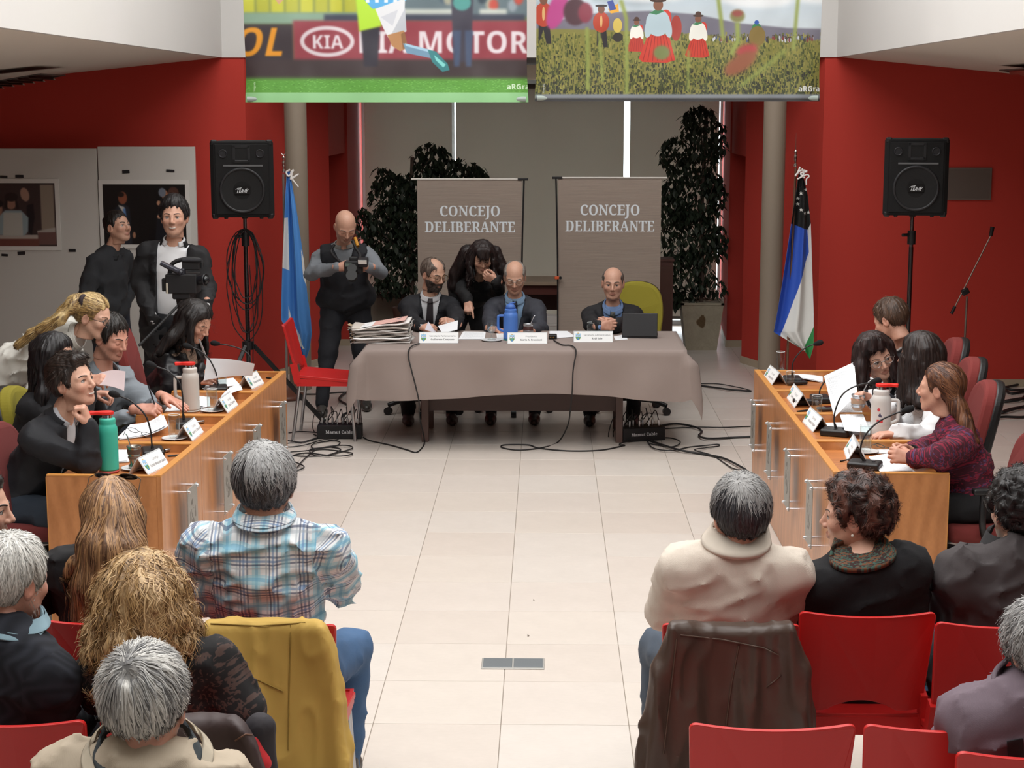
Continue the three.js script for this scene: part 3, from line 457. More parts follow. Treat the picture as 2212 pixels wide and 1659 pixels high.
// pens, phone, recorder, spectacles on the desks
function pen(label, a, b, color) { const o = thing('pen', label, 'pen', a.clone().add(b).multiplyScalar(0.5)); const q = (p) => p.clone().sub(o.position); mesh('barrel', rod(q(a), q(b), 0.005), M(color, 0.4), o); mesh('tip', rod(q(b), q(b).add(b.clone().sub(a).normalize().multiplyScalar(0.02)), 0.004, 0.001), steel, o); }
pen('black pen with a silver grip behind the name plate of the young man', G(362, 985, DT + 0.006), G(392, 983, DT + 0.006), '#1d1d20');
pen('black pen lying on the desk under the tripod by the reading woman\'s plate', G(562, 814, DT + 0.006), G(586, 817, DT + 0.006), '#19191b');
pen('slim grey pen lying on the loose sheets before the white thermos', G(1828, 912, DT + 0.012), G(1866, 910, DT + 0.012), '#6d7072');
pen('thin pen lying by the tumbler and recorder', G(1722, 889, DT + 0.006), G(1745, 886, DT + 0.006), '#2a2a2c');
{
  const o = thing('mobile_phone', 'dark phone lying behind the tilted name plate of the young man', 'phone', G(375, 972, DT)); mesh('body', rbox(0.07, 0.012, 0.13, 0.005, 0, 0.007, 0).rotateY(-1.1), M('#2b2724', 0.35), o); mesh('screen', rbox(0.06, 0.002, 0.11, 0.001, 0, 0.014, 0).rotateY(-1.1), M('#0c0c0e', 0.1), o);
  const r = thing('voice_recorder', 'black voice recorder lying beside a tumbler behind the second name plate', 'recorder', G(1736, 874, DT)); mesh('body', rbox(0.12, 0.03, 0.06, 0.008, 0, 0.016, 0), blackP, r); mesh('grip', rbox(0.03, 0.02, 0.05, 0.006, 0.07, 0.012, 0), M('#4c4f52', 0.5), r);
  const p = thing('phone_handset', 'grey mobile phone lying on the sheets behind the bespectacled woman\'s tumbler', 'phone', G(1790, 886, DT + 0.004)); mesh('body', rbox(0.13, 0.018, 0.05, 0.008, 0, 0.01, 0).rotateY(0.3), M('#5a5d60', 0.4), p); mesh('screen', rbox(0.05, 0.002, 0.035, 0.001, 0, 0.02, 0).rotateY(0.3), M('#15171a', 0.2), p);
  const w = thing('phone_handset', 'black mobile phone on a sheet in front of the flag end of the desk', 'phone', G(1722, 830, DT + 0.004)); mesh('body', rbox(0.12, 0.02, 0.05, 0.008, 0, 0.011, 0).rotateY(0.2), M('#222326', 0.4), w); mesh('screen', rbox(0.05, 0.002, 0.035, 0.001, 0.02, 0.022, 0).rotateY(0.2), M('#0c0d10', 0.2), w);
}
function spectacles(o, frameMat, width = 0.13, arms = true, lens = true, round = false) {                // local: x across, y up, z towards the viewer of the face
  const r = width * 0.19, ring = (sx) => { const pts = []; for (let i = 0; i < 20; i++) { const a = i / 20 * 6.283, e = round ? 1 : 0.72; pts.push(V(sx * width * 0.26 + Math.cos(a) * r, Math.sin(a) * r * e, 0)); } return tube(pts, 0.0017, 40, 5, true); };
  const gs = [ring(-1), ring(1), rod(V(-width * 0.08, r * 0.25, 0), V(width * 0.08, r * 0.25, 0), 0.0016)];
  if (arms) for (const s of [-1, 1]) gs.push(rod(V(s * width * 0.45, r * 0.2, 0), V(s * width * 0.55, r * 0.2, -0.01), 0.0016), rod(V(s * width * 0.55, r * 0.2, -0.01), V(s * width * 0.56, r * 0.1, -0.11), 0.0016));
  mesh('frame', gs, frameMat, o);
  if (lens) for (const s of [-1, 1]) mesh('lens', T(new THREE.CircleGeometry(r * 0.98, 18), s * width * 0.26, 0, 0).applyMatrix4(new THREE.Matrix4().makeScale(1, round ? 1 : 0.72, 1)), thinGlass, o);
}
{ const o = thing('spectacles', 'thin dark spectacles lying on the open papers beside the water tumbler', 'spectacles', G(302, 934, DT + 0.028)); spectacles(o, M('#27262b', 0.3), 0.13, true, false); o.rotation.set(-1.2, 0.4, 0); const q = thing('spectacles', 'dark green spectacles lying near the clasped hands by the white thermos', 'spectacles', G(1915, 967, DT + 0.018)); spectacles(q, M('#2c3530', 0.3), 0.13, true, false); q.rotation.set(-1.3, 0.3, 0); }

// ------------------------------------------------------------------ the front table
const TB = { y: 0.71, x0: G(783, 757, 0.71).x, x1: G(1477, 750, 0.71).x, z0: G(1100, 757, 0.71).z, z1: G(1100, 716, 0.71).z };
{
  const t = thing('conference_table', 'brown conference table under the taupe tablecloth', 'table', V((TB.x0 + TB.x1) / 2, 0, (TB.z0 + TB.z1) / 2)), ox = t.position.x, oz = t.position.z, w = TB.x1 - TB.x0, d = TB.z0 - TB.z1;
  mesh('tabletop', rbox(w - 0.02, 0.03, d - 0.02, 0.004, 0, TB.y - 0.02, 0), darkWood, t);
  const lx0 = G(918, 956, 0).x - ox, lx1 = G(1337, 955, 0).x - ox, lz = G(920, 955, 0).z - oz, tm = M('#5b4640', 0.5);
  for (const x of [lx0, lx1]) { const p = mesh('leg', rbox(0.05, TB.y - 0.03, 0.06, 0.004, x, (TB.y - 0.03) / 2, lz - 0.03), tm, t); mesh('leg', rbox(0.05, TB.y - 0.03, 0.06, 0.004, x, (TB.y - 0.03) / 2, -d / 2 + 0.12), tm, t); }
  mesh('modesty_panel', box(lx1 - lx0, 0.36, 0.02, (lx0 + lx1) / 2, 0.40, lz - 0.06), M('#4b3732', 0.5), t);
}
{ // tablecloth: lies on the top and hangs over the front and the ends, longer at the corners
  const lm = M('#92847e', 0.92, { bumpMap: fabricBump, bumpScale: 0.0006 }), t = thing('tablecloth', 'taupe cloth draped over the long front table', 'tablecloth', V((TB.x0 + TB.x1) / 2, TB.y, (TB.z0 + TB.z1) / 2));
  const w = (TB.x1 - TB.x0) / 2, d = (TB.z0 - TB.z1) / 2, drop = 0.33;
  // arc-length drape: param (s,t) runs over a cloth bigger than the top
  const g = sheet((u, v) => {
    const S = mix(-w - 0.3, w + 0.34, u), R = mix(-d - 0.12, d + drop, v); let x = clamp(S, -w, w), z = clamp(R, -d, d), y = 0.004;
    const ox = Math.abs(S) - w, oz = R - d; let fall = 0;
    if (ox > 0 && oz > 0) { const r = Math.hypot(ox, oz), a = Math.atan2(oz, ox); x += Math.sign(S) * Math.cos(a) * Math.min(r, 0.09) * 0.9; z += Math.sin(a) * Math.min(r, 0.09) * 0.5; fall = Math.max(ox, oz) * 1.02 + Math.min(ox, oz) * 0.42; x += Math.sign(S) * fall * 0.12; }
    else if (ox > 0) { fall = ox; x += Math.sign(S) * (0.008 + fall * 0.12); }
    else if (oz > 0) { fall = oz * (1 - 0.1 * Math.exp(-Math.pow((S - 0.25) / 0.5, 2)) + 0.1 * Math.abs(S / w)); z += 0.008 + 0.018 * Math.sin(S * 7.5 + 0.7) * sstep(0, 0.25, oz) + 0.012 * Math.sin(S * 15 + 2) * sstep(0.05, 0.3, oz); }
    if (R < -d) { fall = Math.max(fall, -d - R); z -= 0.006; }
    y -= fall; if (fall > 0 && fall < 0.02) y += 0.002;
    return V(x, y, z);
  }, 110, 60, 0.002);
  mesh('cloth', uvBox(g), lm, t);
}
{ // stack of files: each file a thing of its own
  const r = rng(31), a = G(762, 744, TB.y + 0.006), b = G(884, 742, TB.y + 0.006), cx = (a.x + b.x) / 2, cz = a.z - 0.17; let y = TB.y + 0.006;
  const where = ['lowest', 'second', 'third', 'fourth', 'fifth', 'sixth', 'seventh', 'eighth'];
  for (let i = 0; i < 9; i++) {
    const h = 0.011 + r() * 0.008, top = i === 8, w = 0.36 + r() * 0.05, d = 0.27, o = thing('file_folder', top ? 'topmost file with a pink and white cover on the paper stack' : 'bulging white file, ' + where[i] + ' from the table in the paper stack', 'file', V(cx + (r() - 0.5) * 0.02, y, cz + (r() - 0.5) * 0.03), (r() - 0.5) * 0.12, 'files stacked on the front table');
    const tilt = top ? 0.06 : 0;
    mesh('pages', sheet((u, v) => V((u - 0.5) * w, h * 0.75 + 0.003 * Math.sin(u * 9 + i * 2) + (u - 0.5) * tilt + 0.004 * noise3(u * 5, v * 4, i), (v - 0.5) * d), 18, 8, h * 0.7), M(['#e9e6e3', '#d9d4d0', '#f0efee', '#cfc6bd'][i % 4], 0.9), o);
    for (let k = 0; k < 3; k++) { const x = (k === 2 ? 0.5 : -0.5) * w, yy = h * (0.3 + 0.3 * k); mesh('dog_ear', sheet((u, v) => V(x + (k === 2 ? 1 : -1) * u * (0.012 + 0.02 * r()), yy + u * u * 0.02 * (k - 0.6), d * 0.5 - v * (0.05 + 0.08 * hsh(i, k, 3))), 4, 3, 0.001), M(k === 1 ? '#b39c80' : '#f2f2f0', 0.9), o); }
    if (top) { const tx = canvasTex(512, 256, (c) => { c.fillStyle = '#f0f1f2'; c.fillRect(0, 0, 170, 256); c.fillStyle = '#e2b3a9'; c.fillRect(170, 0, 342, 256); c.fillStyle = '#6a6468'; for (let k = 0; k < 9; k++) { c.fillRect(30 + (k % 3) * 34, 90 + k * 9, 20, 4); c.fillRect(330 + (k % 4) * 34, 130 + k * 8, 24, 4); } c.beginPath(); c.ellipse(430, 60, 30, 18, 0, 0, 7); c.fill(); }); mesh('cover', sheet((u, v) => V((u - 0.5) * w * 0.86, h * 0.75 + 0.008 + (u - 0.5) * tilt, (v - 0.5) * d * 0.95), 6, 4, 0.001), new THREE.MeshStandardMaterial({ map: tx, roughness: 0.85 }), o, 'pink and white printed cover'); }
    y += h * 0.98;
  }
}
{ // laptop, seen from behind
  const a = G(1351, 731, TB.y + 0.006), b = G(1415, 733, TB.y + 0.006), o = thing('laptop', 'black laptop with its lid open towards the bald man on the front table', 'laptop', V((a.x + b.x) / 2, TB.y + 0.004, a.z - 0.05), -0.08), w = 0.255;
  mesh('lid', T(rbox(w, 0.17, 0.012, 0.004, 0, 0.085, 0), 0, 0.012, 0.03, -0.22), M('#17161a', 0.35), o); mesh('keyboard_base', rbox(w, 0.018, 0.2, 0.005, 0, 0.009, -0.07), M('#1f1f23', 0.4), o);
  mesh('keys', box(w * 0.88, 0.003, 0.1, 0, 0.019, -0.06), M('#101013', 0.6), o);
  const tx = canvasTex(256, 64, (c) => { c.fillStyle = '#17161a'; c.fillRect(0, 0, 256, 64); c.fillStyle = '#4a4a52'; c.font = 'italic bold 44px sans-serif'; c.textAlign = 'center'; c.fillText('V A I O', 128, 48); });
  mesh('logo', T(new THREE.PlaneGeometry(0.08, 0.02), 0, 0.085 + 0.002, 0.0175).translate(0, 0.0, 0.0), new THREE.MeshStandardMaterial({ map: tx, roughness: 0.4 }), o).position.set(0, 0.010, -0.008);
}
{ const o = thing('microphone_box', 'small black microphone base beside the middle name plate', 'microphone', G(1194, 731, TB.y + 0.006)); mesh('body', rbox(0.06, 0.03, 0.08, 0.006, 0, 0.015, 0), blackP, o); mesh('plug', [T(cyl(0.005, 0.005, 0.03), -0.015, 0.015, 0.05, Math.PI / 2), T(cyl(0.005, 0.005, 0.03), 0.005, 0.015, 0.05, Math.PI / 2)], M('#b08a4a', 0.3, { metalness: 1 }), o); }
// cables
const cableM = M('#1b1a1b', 0.55);
function cable(label, pts, r = 0.005, seg = 0) { const c = pts[0].clone().setY(Math.max(0, Math.min(...pts.map((p) => p.y - r)))); const o = mesh('cable', tube(pts.map((p) => p.clone().sub(c)), r, seg || pts.length * 8, 6), cableM); o.position.copy(c); return tag(o, label, 'cable', 'cables on the floor'); }
const F = (r, ...l) => l.map(([x, y]) => G(x, y, r));
const zf = -TB.z0 - 0.03;
cable('black cable hanging down the tablecloth below the first name plate', [G(906, 742, TB.y + 0.012), W(893, 746, zf + 0.14), W(884, 754, zf + 0.02), W(882, 770, zf), W(889, 800, zf - 0.03), W(898, 835, zf - 0.04), W(905, 868, zf - 0.04), W(906, 900, zf + 0.1), W(916, 945, zf + 0.3), ...F(0.006, [915, 962], [900, 977], [880, 972], [845, 962], [800, 952], [785, 945])], 0.005, 120);
cable('black cable running over the tablecloth edge below the clasped hands', [G(1196, 735, TB.y + 0.012), G(1215, 745, TB.y + 0.012), G(1232, 746, TB.y + 0.012), W(1242, 752, zf + 0.03), W(1244, 764, zf), W(1238, 800, zf - 0.03), W(1236, 845, zf - 0.04), W(1232, 885, zf + 0.1), W(1226, 920, zf + 0.25), ...F(0.006, [1205, 955], [1170, 967], [1120, 972], [1085, 967], [1090, 961], [1140, 961], [1165, 968], [1230, 974], [1300, 972], [1350, 962])], 0.005, 160);
function tangle(label, pts, seed, r = 0.0045) { const rr = rng(seed), l = []; pts.forEach(([x, y], i) => l.push(G(x + (rr() - 0.5) * 3, y + (rr() - 0.5) * 2, r + (i % 3) * 0.006))); cable(label, l, r, pts.length * 9); }
tangle('looped black cable trailing from the snake box to the council desk', [[690, 945], [650, 955], [620, 958], [622, 965], [660, 960], [700, 950], [735, 955], [720, 966], [670, 972], [690, 985], [760, 970], [745, 962], [690, 968], [660, 990], [640, 1012], [636, 1022], [640, 1030]], 1);
tangle('black cable coiled in wide loops beside the red chair', [[730, 950], [680, 958], [675, 968], [710, 966], [735, 972], [700, 985], [640, 984], [625, 978], [650, 975], [700, 972], [760, 980], [730, 986], [660, 978], [625, 990], [655, 1008], [640, 1018]], 2);
tangle('thick black cable behind the red chair leading to the snake box', [[768, 845], [745, 850], [732, 862], [745, 872], [765, 880], [758, 890], [742, 895], [738, 905], [748, 912]], 3, 0.009);
tangle('thin black cable lying from the flag base past the photographer', [[655, 852], [690, 852], [730, 848], [765, 846]], 4, 0.006);
tangle('long thin black cable on the floor under the red chair', [[622, 935], [650, 932], [690, 935]], 41);
tangle('thin black cable curving from the desk to the snake box front', [[622, 952], [650, 955], [680, 950], [686, 942], [676, 938]], 42);
tangle('bundle of black cables running from the right snake box to the desk row', [[1400, 950], [1430, 960], [1470, 972], [1510, 980], [1560, 990], [1600, 1008], [1622, 1025]], 5, 0.008);
tangle('looped black cable lying over the cable bundle', [[1395, 948], [1410, 968], [1450, 974], [1490, 965], [1530, 962], [1550, 960], [1555, 964], [1530, 966], [1500, 972], [1540, 985], [1580, 1010], [1605, 1015], [1615, 1022], [1600, 1018], [1615, 1032]], 6);
tangle('black cable looped close in front of the right snake box', [[1350, 962], [1335, 960], [1350, 955], [1375, 952], [1440, 945], [1470, 955], [1450, 965], [1400, 958]], 7);
tangle('thick black cable arching from the right snake box to the desk', [[1425, 920], [1460, 915], [1500, 922], [1515, 932], [1510, 942], [1530, 948], [1580, 946], [1624, 942]], 8, 0.008);
tangle('thin black cable running straight to the desk from the right snake box', [[1435, 925], [1500, 922], [1560, 923], [1624, 920]], 9);
tangle('pair of black cables crossing the bare floor behind the desk end', [[1500, 830], [1540, 836], [1580, 842], [1624, 846]], 10, 0.008);
tangle('thin black cable bowing across the bare floor behind the desk end', [[1502, 829], [1550, 829], [1600, 838], [1624, 844]], 11);
tangle('large coil of black cable on the floor beside the maroon chairs', [[2170, 838], [2190, 832], [2212, 830], [2220, 840], [2190, 842], [2172, 838], [2185, 850], [2215, 846], [2205, 862], [2165, 868], [2212, 860], [2220, 875], [2180, 885], [2165, 892], [2212, 880], [2218, 900], [2170, 900], [2150, 902]], 12, 0.011);
function snakeBox(label, pos, turn, text) {
  const o = thing('snake_box', label, 'cable box', pos, turn, 'stage boxes on the floor'), w = 0.32;
  mesh('body', rbox(w, 0.1, 0.13, 0.006, 0, 0.05, 0), M('#131316', 0.5), o);
  for (let i = 0; i < 8; i++) { const x = -w / 2 + 0.03 + i * 0.037, p = mesh('plug', [cyl(0.008, 0.008, 0.045, x, 0.12, -0.02 + (i % 2) * 0.03)], steel, o); mesh('lead', tube([V(x, 0.14, -0.02 + (i % 2) * 0.03), V(x - 0.01, 0.185 + 0.02 * (i % 3), -0.03), V(x - 0.06 + 0.03 * (i % 3), 0.16, -0.06), V(x - 0.08, 0.06, -0.1), V(x - 0.07, 0.006, -0.14)], 0.0035, 26, 5), cableM, p); }
  const tx = canvasTex(512, 128, (c) => { c.fillStyle = '#131316'; c.fillRect(0, 0, 512, 128); c.fillStyle = '#d8d9dc'; c.font = 'bold 58px serif'; c.textAlign = 'center'; c.fillText(text, 256, 84); });
  mesh('lettering', new THREE.PlaneGeometry(0.26, 0.065).translate(0, 0.052, 0.0657), new THREE.MeshStandardMaterial({ map: tx, roughness: 0.5 }), o, 'white lettering on the black front');
}
snakeBox('black stage cable box with white lettering beside the red chair', G(735, 945, 0), 0.02, 'Mamut Cable');
snakeBox('black stage cable box half hidden behind the table leg', G(1385, 950, 0), 0.3, 'Mamut Cable');
{ // floor outlet
  const a = G(1039, 1446, 0), b = G(1176, 1446, 0), c = G(1108, 1424, 0), o = thing('floor_outlet', 'grey metal double floor outlet set into the tiles', 'floor outlet', V((a.x + b.x) / 2, 0, (a.z + c.z) / 2)), w = b.x - a.x, d = a.z - c.z;
  mesh('frame', rbox(w, 0.006, d, 0.002, 0, 0.003, 0), M('#b5b4b0', 0.4, { metalness: 0.5 }), o);
  for (const s of [-1, 1]) mesh('lid', rbox(w * 0.46, 0.004, d * 0.84, 0.001, s * w * 0.243, 0.006, 0), M('#80868a', 0.4, { metalness: 0.6 }), o);
  for (const [i, [x, y]] of [[0, [1153, 1296]], [1, [1141, 1373]], [2, [1401, 1359]]]) { const p = mesh('paper_scrap', T(new THREE.TetrahedronGeometry(0.006 + 0.002 * i), ...G(x, y, 0.003).toArray()), M(i < 2 ? '#a39b93' : '#f4f4f2', 0.9)); const c2 = G(x, y, 0); p.geometry.translate(-c2.x, 0, -c2.z); p.position.copy(c2); tag(p, ['small grey scrap of paper on the bare tiles before the table', 'tiny grey scrap on the tiles just beyond the floor outlet', 'white scrap on the tiles beside the knee of the cream-sweatered man'][i], 'litter'); }
}

// ------------------------------------------------------------------ hanging photo banners
function photoBanner(label, Z, px, texture, group, turn) {          // px: left, right, bottom, top in the picture; a true rectangle in metres, its lower corners curling back
  const a = W(px[0], px[2], Z), b = W(px[1], px[2], Z), t = W((px[0] + px[1]) / 2, px[3], Z), w = b.x - a.x, h = t.y - a.y, o = thing('photo_banner', label, 'banner', V((a.x + b.x) / 2, a.y, -Z), turn, group);
  mesh('print', sheet((u, v) => { const e = Math.max(0, Math.abs(u - 0.5) - 0.42) * 12.5; return V((u - 0.5) * (w + 0.02 * Math.pow(sstep(0.75, 1, v), 2)), h * (1 - v), -0.05 * e * e * sstep(0.45, 1, v) + 0.008 * noise3(u * 9, v * 5, 1) + 0.004 * noise3(u * 23, v * 9, 4)); }, 60, 30, 0.002), new THREE.MeshPhysicalMaterial({ map: texture, roughness: 0.42, clearcoat: 0.15, clearcoatRoughness: 0.3 }), o);
  mesh('hem_rod', T(cyl(0.016, 0.016, w - 0.01), 0, 0.02, -0.03, 0, 0, Math.PI / 2), M('#8f9a94', 0.5), o);
  mesh('top_rod', T(cyl(0.014, 0.014, w + 0.04), 0, h, 0, 0, 0, Math.PI / 2), steel, o);
  for (const k of [-0.4, 0.4]) mesh('hanging_wire', rod(V(k * w, h, 0), V(k * w, TOPY - a.y, 0), 0.0015), steel, o);
}
const photoCanvas = (x0, y0, x1, y1, k, draw) => canvasTex(Math.round((x1 - x0) * k), Math.round((y1 - y0) * k), (c) => { c.scale(k, k); c.translate(-x0, -y0); draw(c, (b) => { c.filter = b ? 'blur(' + b * k + 'px)' : 'none'; }); });
{
  const poly = (c, col, ...p) => { c.fillStyle = col; c.beginPath(); p.forEach(([x, y], i) => (i ? c.lineTo(x, y) : c.moveTo(x, y))); c.closePath(); c.fill(); };
  const blob = (c, col, x, y, rx, ry, a = 0) => { c.fillStyle = col; c.beginPath(); c.ellipse(x, y, rx, ry, a, 0, 7); c.fill(); };
  const foot = photoCanvas(524, -190, 1144, 230, 2, (c, blur) => {
    c.fillStyle = '#6f7d4e'; c.fillRect(520, -200, 640, 440);
    blur(3); for (let i = 0; i < 10; i++) { c.fillStyle = i % 2 ? '#a9ab3c' : '#b8b93f'; c.fillRect(520 + i * 32, -200, 29, 232); }
    c.fillStyle = '#5f6f76'; c.fillRect(830, -200, 320, 240); for (let i = 0; i < 26; i++) blob(c, ['#33424c', '#8b98a0', '#b2483c', '#46586a', '#9a9a88'][i % 5], 850 + hsh(i, 1, 1) * 280, -150 + hsh(i, 2, 2) * 170, 10, 14);
    c.fillStyle = '#7e9a86'; c.fillRect(520, 30, 300, 26); c.fillStyle = '#b7beb6'; c.fillRect(870, 22, 130, 20); c.fillRect(1040, 22, 60, 16); c.fillStyle = '#3c4150'; c.fillRect(700, 34, 440, 16);
    c.fillStyle = '#3a3338'; c.fillRect(520, 56, 112, 90); c.fillStyle = '#8c3e48'; c.fillRect(632, 48, 520, 92);
    c.fillStyle = '#403638'; c.fillRect(520, 134, 630, 46);
    blur(1.6); c.fillStyle = '#d8912c'; c.font = 'italic bold 88px sans-serif'; c.fillText('OL', 494, 126);
    c.strokeStyle = '#cfc4c9'; c.lineWidth = 9; c.beginPath(); c.ellipse(706, 94, 55, 30, 0, 0, 7); c.stroke(); c.fillStyle = '#d6ced3'; c.font = 'bold 42px sans-serif'; c.textAlign = 'center'; c.fillText('KIA', 706, 110);
    c.textAlign = 'left'; c.font = 'bold 68px sans-serif'; c.fillText('KIA MOTORS', 770, 120, 420);
    c.textAlign = 'left';
    blur(2); poly(c, '#2f2d38', [780, 60], [822, 60], [816, 150], [786, 150]); poly(c, '#aed83c', [764, -60], [815, -60], [826, 60], [776, 72]); poly(c, '#3d3b48', [975, -80], [1030, -80], [1024, 60], [1020, 140], [984, 140]); blob(c, '#4b8f8a', 1002, 8, 20, 18); poly(c, '#45526c', [982, 70], [1000, 70], [996, 150], [984, 150]); poly(c, '#45526c', [1008, 70], [1026, 70], [1022, 150], [1010, 150]);
    blur(4); c.fillStyle = '#5c9a40'; c.fillRect(520, 176, 640, 60); blur(0); c.fillStyle = '#5f8f45'; for (let i = 0; i < 900; i++) { const x = 520 + hsh(i, 5, 5) * 630, y = 178 + hsh(i, 6, 5) * 34; c.fillStyle = ['#6aa84e', '#528c3a', '#74b358'][i % 3]; c.fillRect(x, y, 4, 1.2); } c.fillStyle = '#8fc48c'; c.fillRect(520, 208, 640, 30);
    blur(0.6);                                                             // a player's running legs
    poly(c, '#5aa8dd', [770, -60], [872, -80], [880, 4], [836, 18], [806, 22], [790, 4]); for (let i = 0; i < 4; i++) poly(c, '#dfe8ee', [785 + i * 24, -60], [795 + i * 24, -60], [800 + i * 20, 8], [792 + i * 20, 8]);
    poly(c, '#d9dce0', [812, 22], [878, -2], [876, 40], [880, 72], [840, 86], [828, 62]); poly(c, '#b9bec6', [846, 80], [878, 20], [880, 70]); poly(c, '#c6cad2', [824, 40], [862, 24], [850, 60]);
    poly(c, '#b08258', [838, 80], [874, 70], [880, 96], [882, 108], [866, 116], [848, 104]); poly(c, '#8a6242', [868, 78], [876, 72], [882, 106], [872, 112]);
    poly(c, '#6f92ab', [872, 98], [932, 114], [936, 132], [880, 120]); poly(c, '#9fc3d8', [876, 98], [930, 112], [930, 118], [878, 104]); poly(c, '#3b7f84', [926, 112], [944, 116], [970, 144], [974, 158], [958, 162], [936, 140]); poly(c, '#7fd0cc', [940, 124], [966, 146], [960, 152], [944, 136]);
    poly(c, '#c39a7c', [590, -4], [612, -20], [624, -10], [602, 12]); blur(0);
    c.fillStyle = '#c9e0c4'; c.font = 'bold 17px sans-serif'; c.fillText('aRGra', 1098, 201); c.save(); c.translate(546, 206); c.rotate(-Math.PI / 2); c.font = '5px sans-serif'; c.fillText('fotografía', 0, 0); c.restore();
  });
photoBanner('hanging photo banner of a footballer\'s legs before an advertising board', 10.8, [532, 1138, 221, -190], foot, 'large photo banners hung from the roof', 0.02);
  const andes = photoCanvas(1150, -190, 1776, 224, 2, (c, blur) => {
    const g = c.createLinearGradient(0, -200, 0, 60); g.addColorStop(0, '#8ea7bb'); g.addColorStop(1, '#bcc6cc'); c.fillStyle = g; c.fillRect(1140, -200, 640, 300);
    blur(5); for (let i = 0; i < 34; i++) blob(c, i % 3 ? '#d5d9db' : '#98a5ae', 1140 + hsh(i, 3, 7) * 640, -190 + hsh(i, 4, 7) * 230, 50 + 40 * hsh(i, 1, 1), 9 + 8 * hsh(i, 2, 1));
    blur(1.5); poly(c, '#6f6d7a', [1140, 40], [1200, 44], [1290, 28], [1400, 24], [1500, 32], [1600, 52], [1700, 62], [1776, 64], [1776, 110], [1140, 110]); blur(1); poly(c, '#7d7a42', [1140, 62], [1300, 66], [1776, 90], [1776, 230], [1140, 230]);
    blur(0); const cols = ['#6d7038', '#84803f', '#4f5630', '#3d4429', '#8f8a4a', '#5d6436']; for (let i = 0; i < 5200; i++) { const y = 70 + Math.pow(hsh(i, 9, 2), 0.8) * 155, x = 1140 + hsh(i, 8, 2) * 640, dark = sstep(110, 210, y + 40 * (hsh(Math.floor(x / 40), Math.floor(y / 25), 5) - 0.5)); c.fillStyle = hsh(i, 1, 9) < dark * 0.8 ? ['#353b28', '#2f302a', '#434a30'][i % 3] : cols[i % 6]; c.fillRect(x, y, 1.6 + hsh(i, 2, 9) * 2.4, 3 + 6 * hsh(i, 3, 9)); }
    const crowd = (x, y, s, col) => { blob(c, col, x, y, 2.2 * s, 5 * s); blob(c, '#4a3a30', x, y - 6 * s, 1.6 * s, 1.8 * s); };
    for (let i = 0; i < 60; i++) crowd(1540 + hsh(i, 4, 4) * 220, 82 + hsh(i, 5, 4) * 8, 0.9, ['#3b3234', '#b7bcc4', '#7b3a3a', '#4c5872', '#9a9aa2'][i % 5]);
    const woman = (x, y, s, top, skirt) => { blob(c, '#c44038', x + 13 * s, y - 22 * s, 16 * s, 26 * s, 0.3); poly(c, skirt, [x - 22 * s, y + 8 * s], [x + 24 * s, y + 8 * s], [x + 40 * s, y + 66 * s], [x + 20 * s, y + 72 * s], [x - 34 * s, y + 70 * s], [x - 42 * s, y + 62 * s]); c.strokeStyle = '#8c2a24'; c.lineWidth = 1.6 * s; for (let i = -3; i < 4; i++) { c.beginPath(); c.moveTo(x + i * 6 * s, y + 10 * s); c.lineTo(x + i * 11 * s, y + 68 * s); c.stroke(); } blob(c, top, x, y - 18 * s, 27 * s, 30 * s); blob(c, top, x - 20 * s, y - 8 * s, 9 * s, 24 * s, 0.2); blob(c, top, x + 22 * s, y - 8 * s, 9 * s, 24 * s, -0.2); poly(c, '#3f7a55', [x - 20 * s, y - 40 * s], [x, y - 50 * s], [x + 14 * s, y - 44 * s], [x - 4 * s, y - 36 * s]); blob(c, '#7a5240', x, y - 58 * s, 11 * s, 13 * s); blob(c, '#3b2a24', x, y - 68 * s, 18 * s, 4 * s); blob(c, '#4a342c', x, y - 74 * s, 10 * s, 8 * s); };
    const man = (x, y, s) => { poly(c, '#2e2c30', [x - 10 * s, y], [x + 12 * s, y], [x + 16 * s, y + 40 * s], [x + 6 * s, y + 40 * s], [x, y + 12 * s], [x - 10 * s, y + 40 * s]); blob(c, '#a8402c', x, y - 18 * s, 19 * s, 24 * s); blob(c, '#c9a06a', x, y - 20 * s, 3 * s, 14 * s); blob(c, '#6d4838', x, y - 48 * s, 8 * s, 10 * s); blob(c, '#2f2826', x, y - 56 * s, 14 * s, 3 * s); };
    man(1293, 66, 0.95); poly(c, '#d39b34', [1308, 20], [1330, 8], [1332, 26], [1314, 30]); poly(c, '#3a4a8c', [1306, 4], [1318, 0], [1326, 20], [1312, 24]); man(1166, 52, 1.1); blob(c, '#c8b25a', 1329, 56, 10, 16); blob(c, '#33302c', 1330, 82, 11, 10); woman(1371, 78, 0.5, '#dcdcd4', '#b03a30'); blob(c, '#9a3c34', 1458, 62, 12, 28); woman(1418, 68, 0.98, '#a9bdc6', '#bb3a2c'); woman(1506, 80, 0.66, '#dfe0d8', '#bb3a2c'); blob(c, '#3a7a4c', 1634, 62, 10, 10); blob(c, '#2f52a0', 1634, 50, 5, 5); blob(c, '#7d6a3a', 1636, 80, 18, 22);
    blur(2.4); blob(c, '#a8417e', 1196, 22, 20, 44, 0.35); blob(c, '#4a3038', 1236, 26, 26, 30); blob(c, '#7b3040', 1258, 28, 16, 22);
    c.strokeStyle = '#8a9650'; const stem = (w, ...p) => { c.lineWidth = w; c.beginPath(); p.forEach(([x, y], i) => (i ? c.lineTo(x, y) : c.moveTo(x, y))); c.stroke(); }; stem(8, [1336, 0], [1348, 40], [1350, 120], [1352, 210]); stem(6, [1288, 70], [1294, 130], [1298, 180]); stem(8, [1262, 60], [1264, 130], [1266, 200]); stem(8, [1548, -10], [1556, 40], [1562, 90]); stem(7, [1724, -10], [1720, 50], [1716, 110]); stem(5, [1486, 110], [1486, 200]);
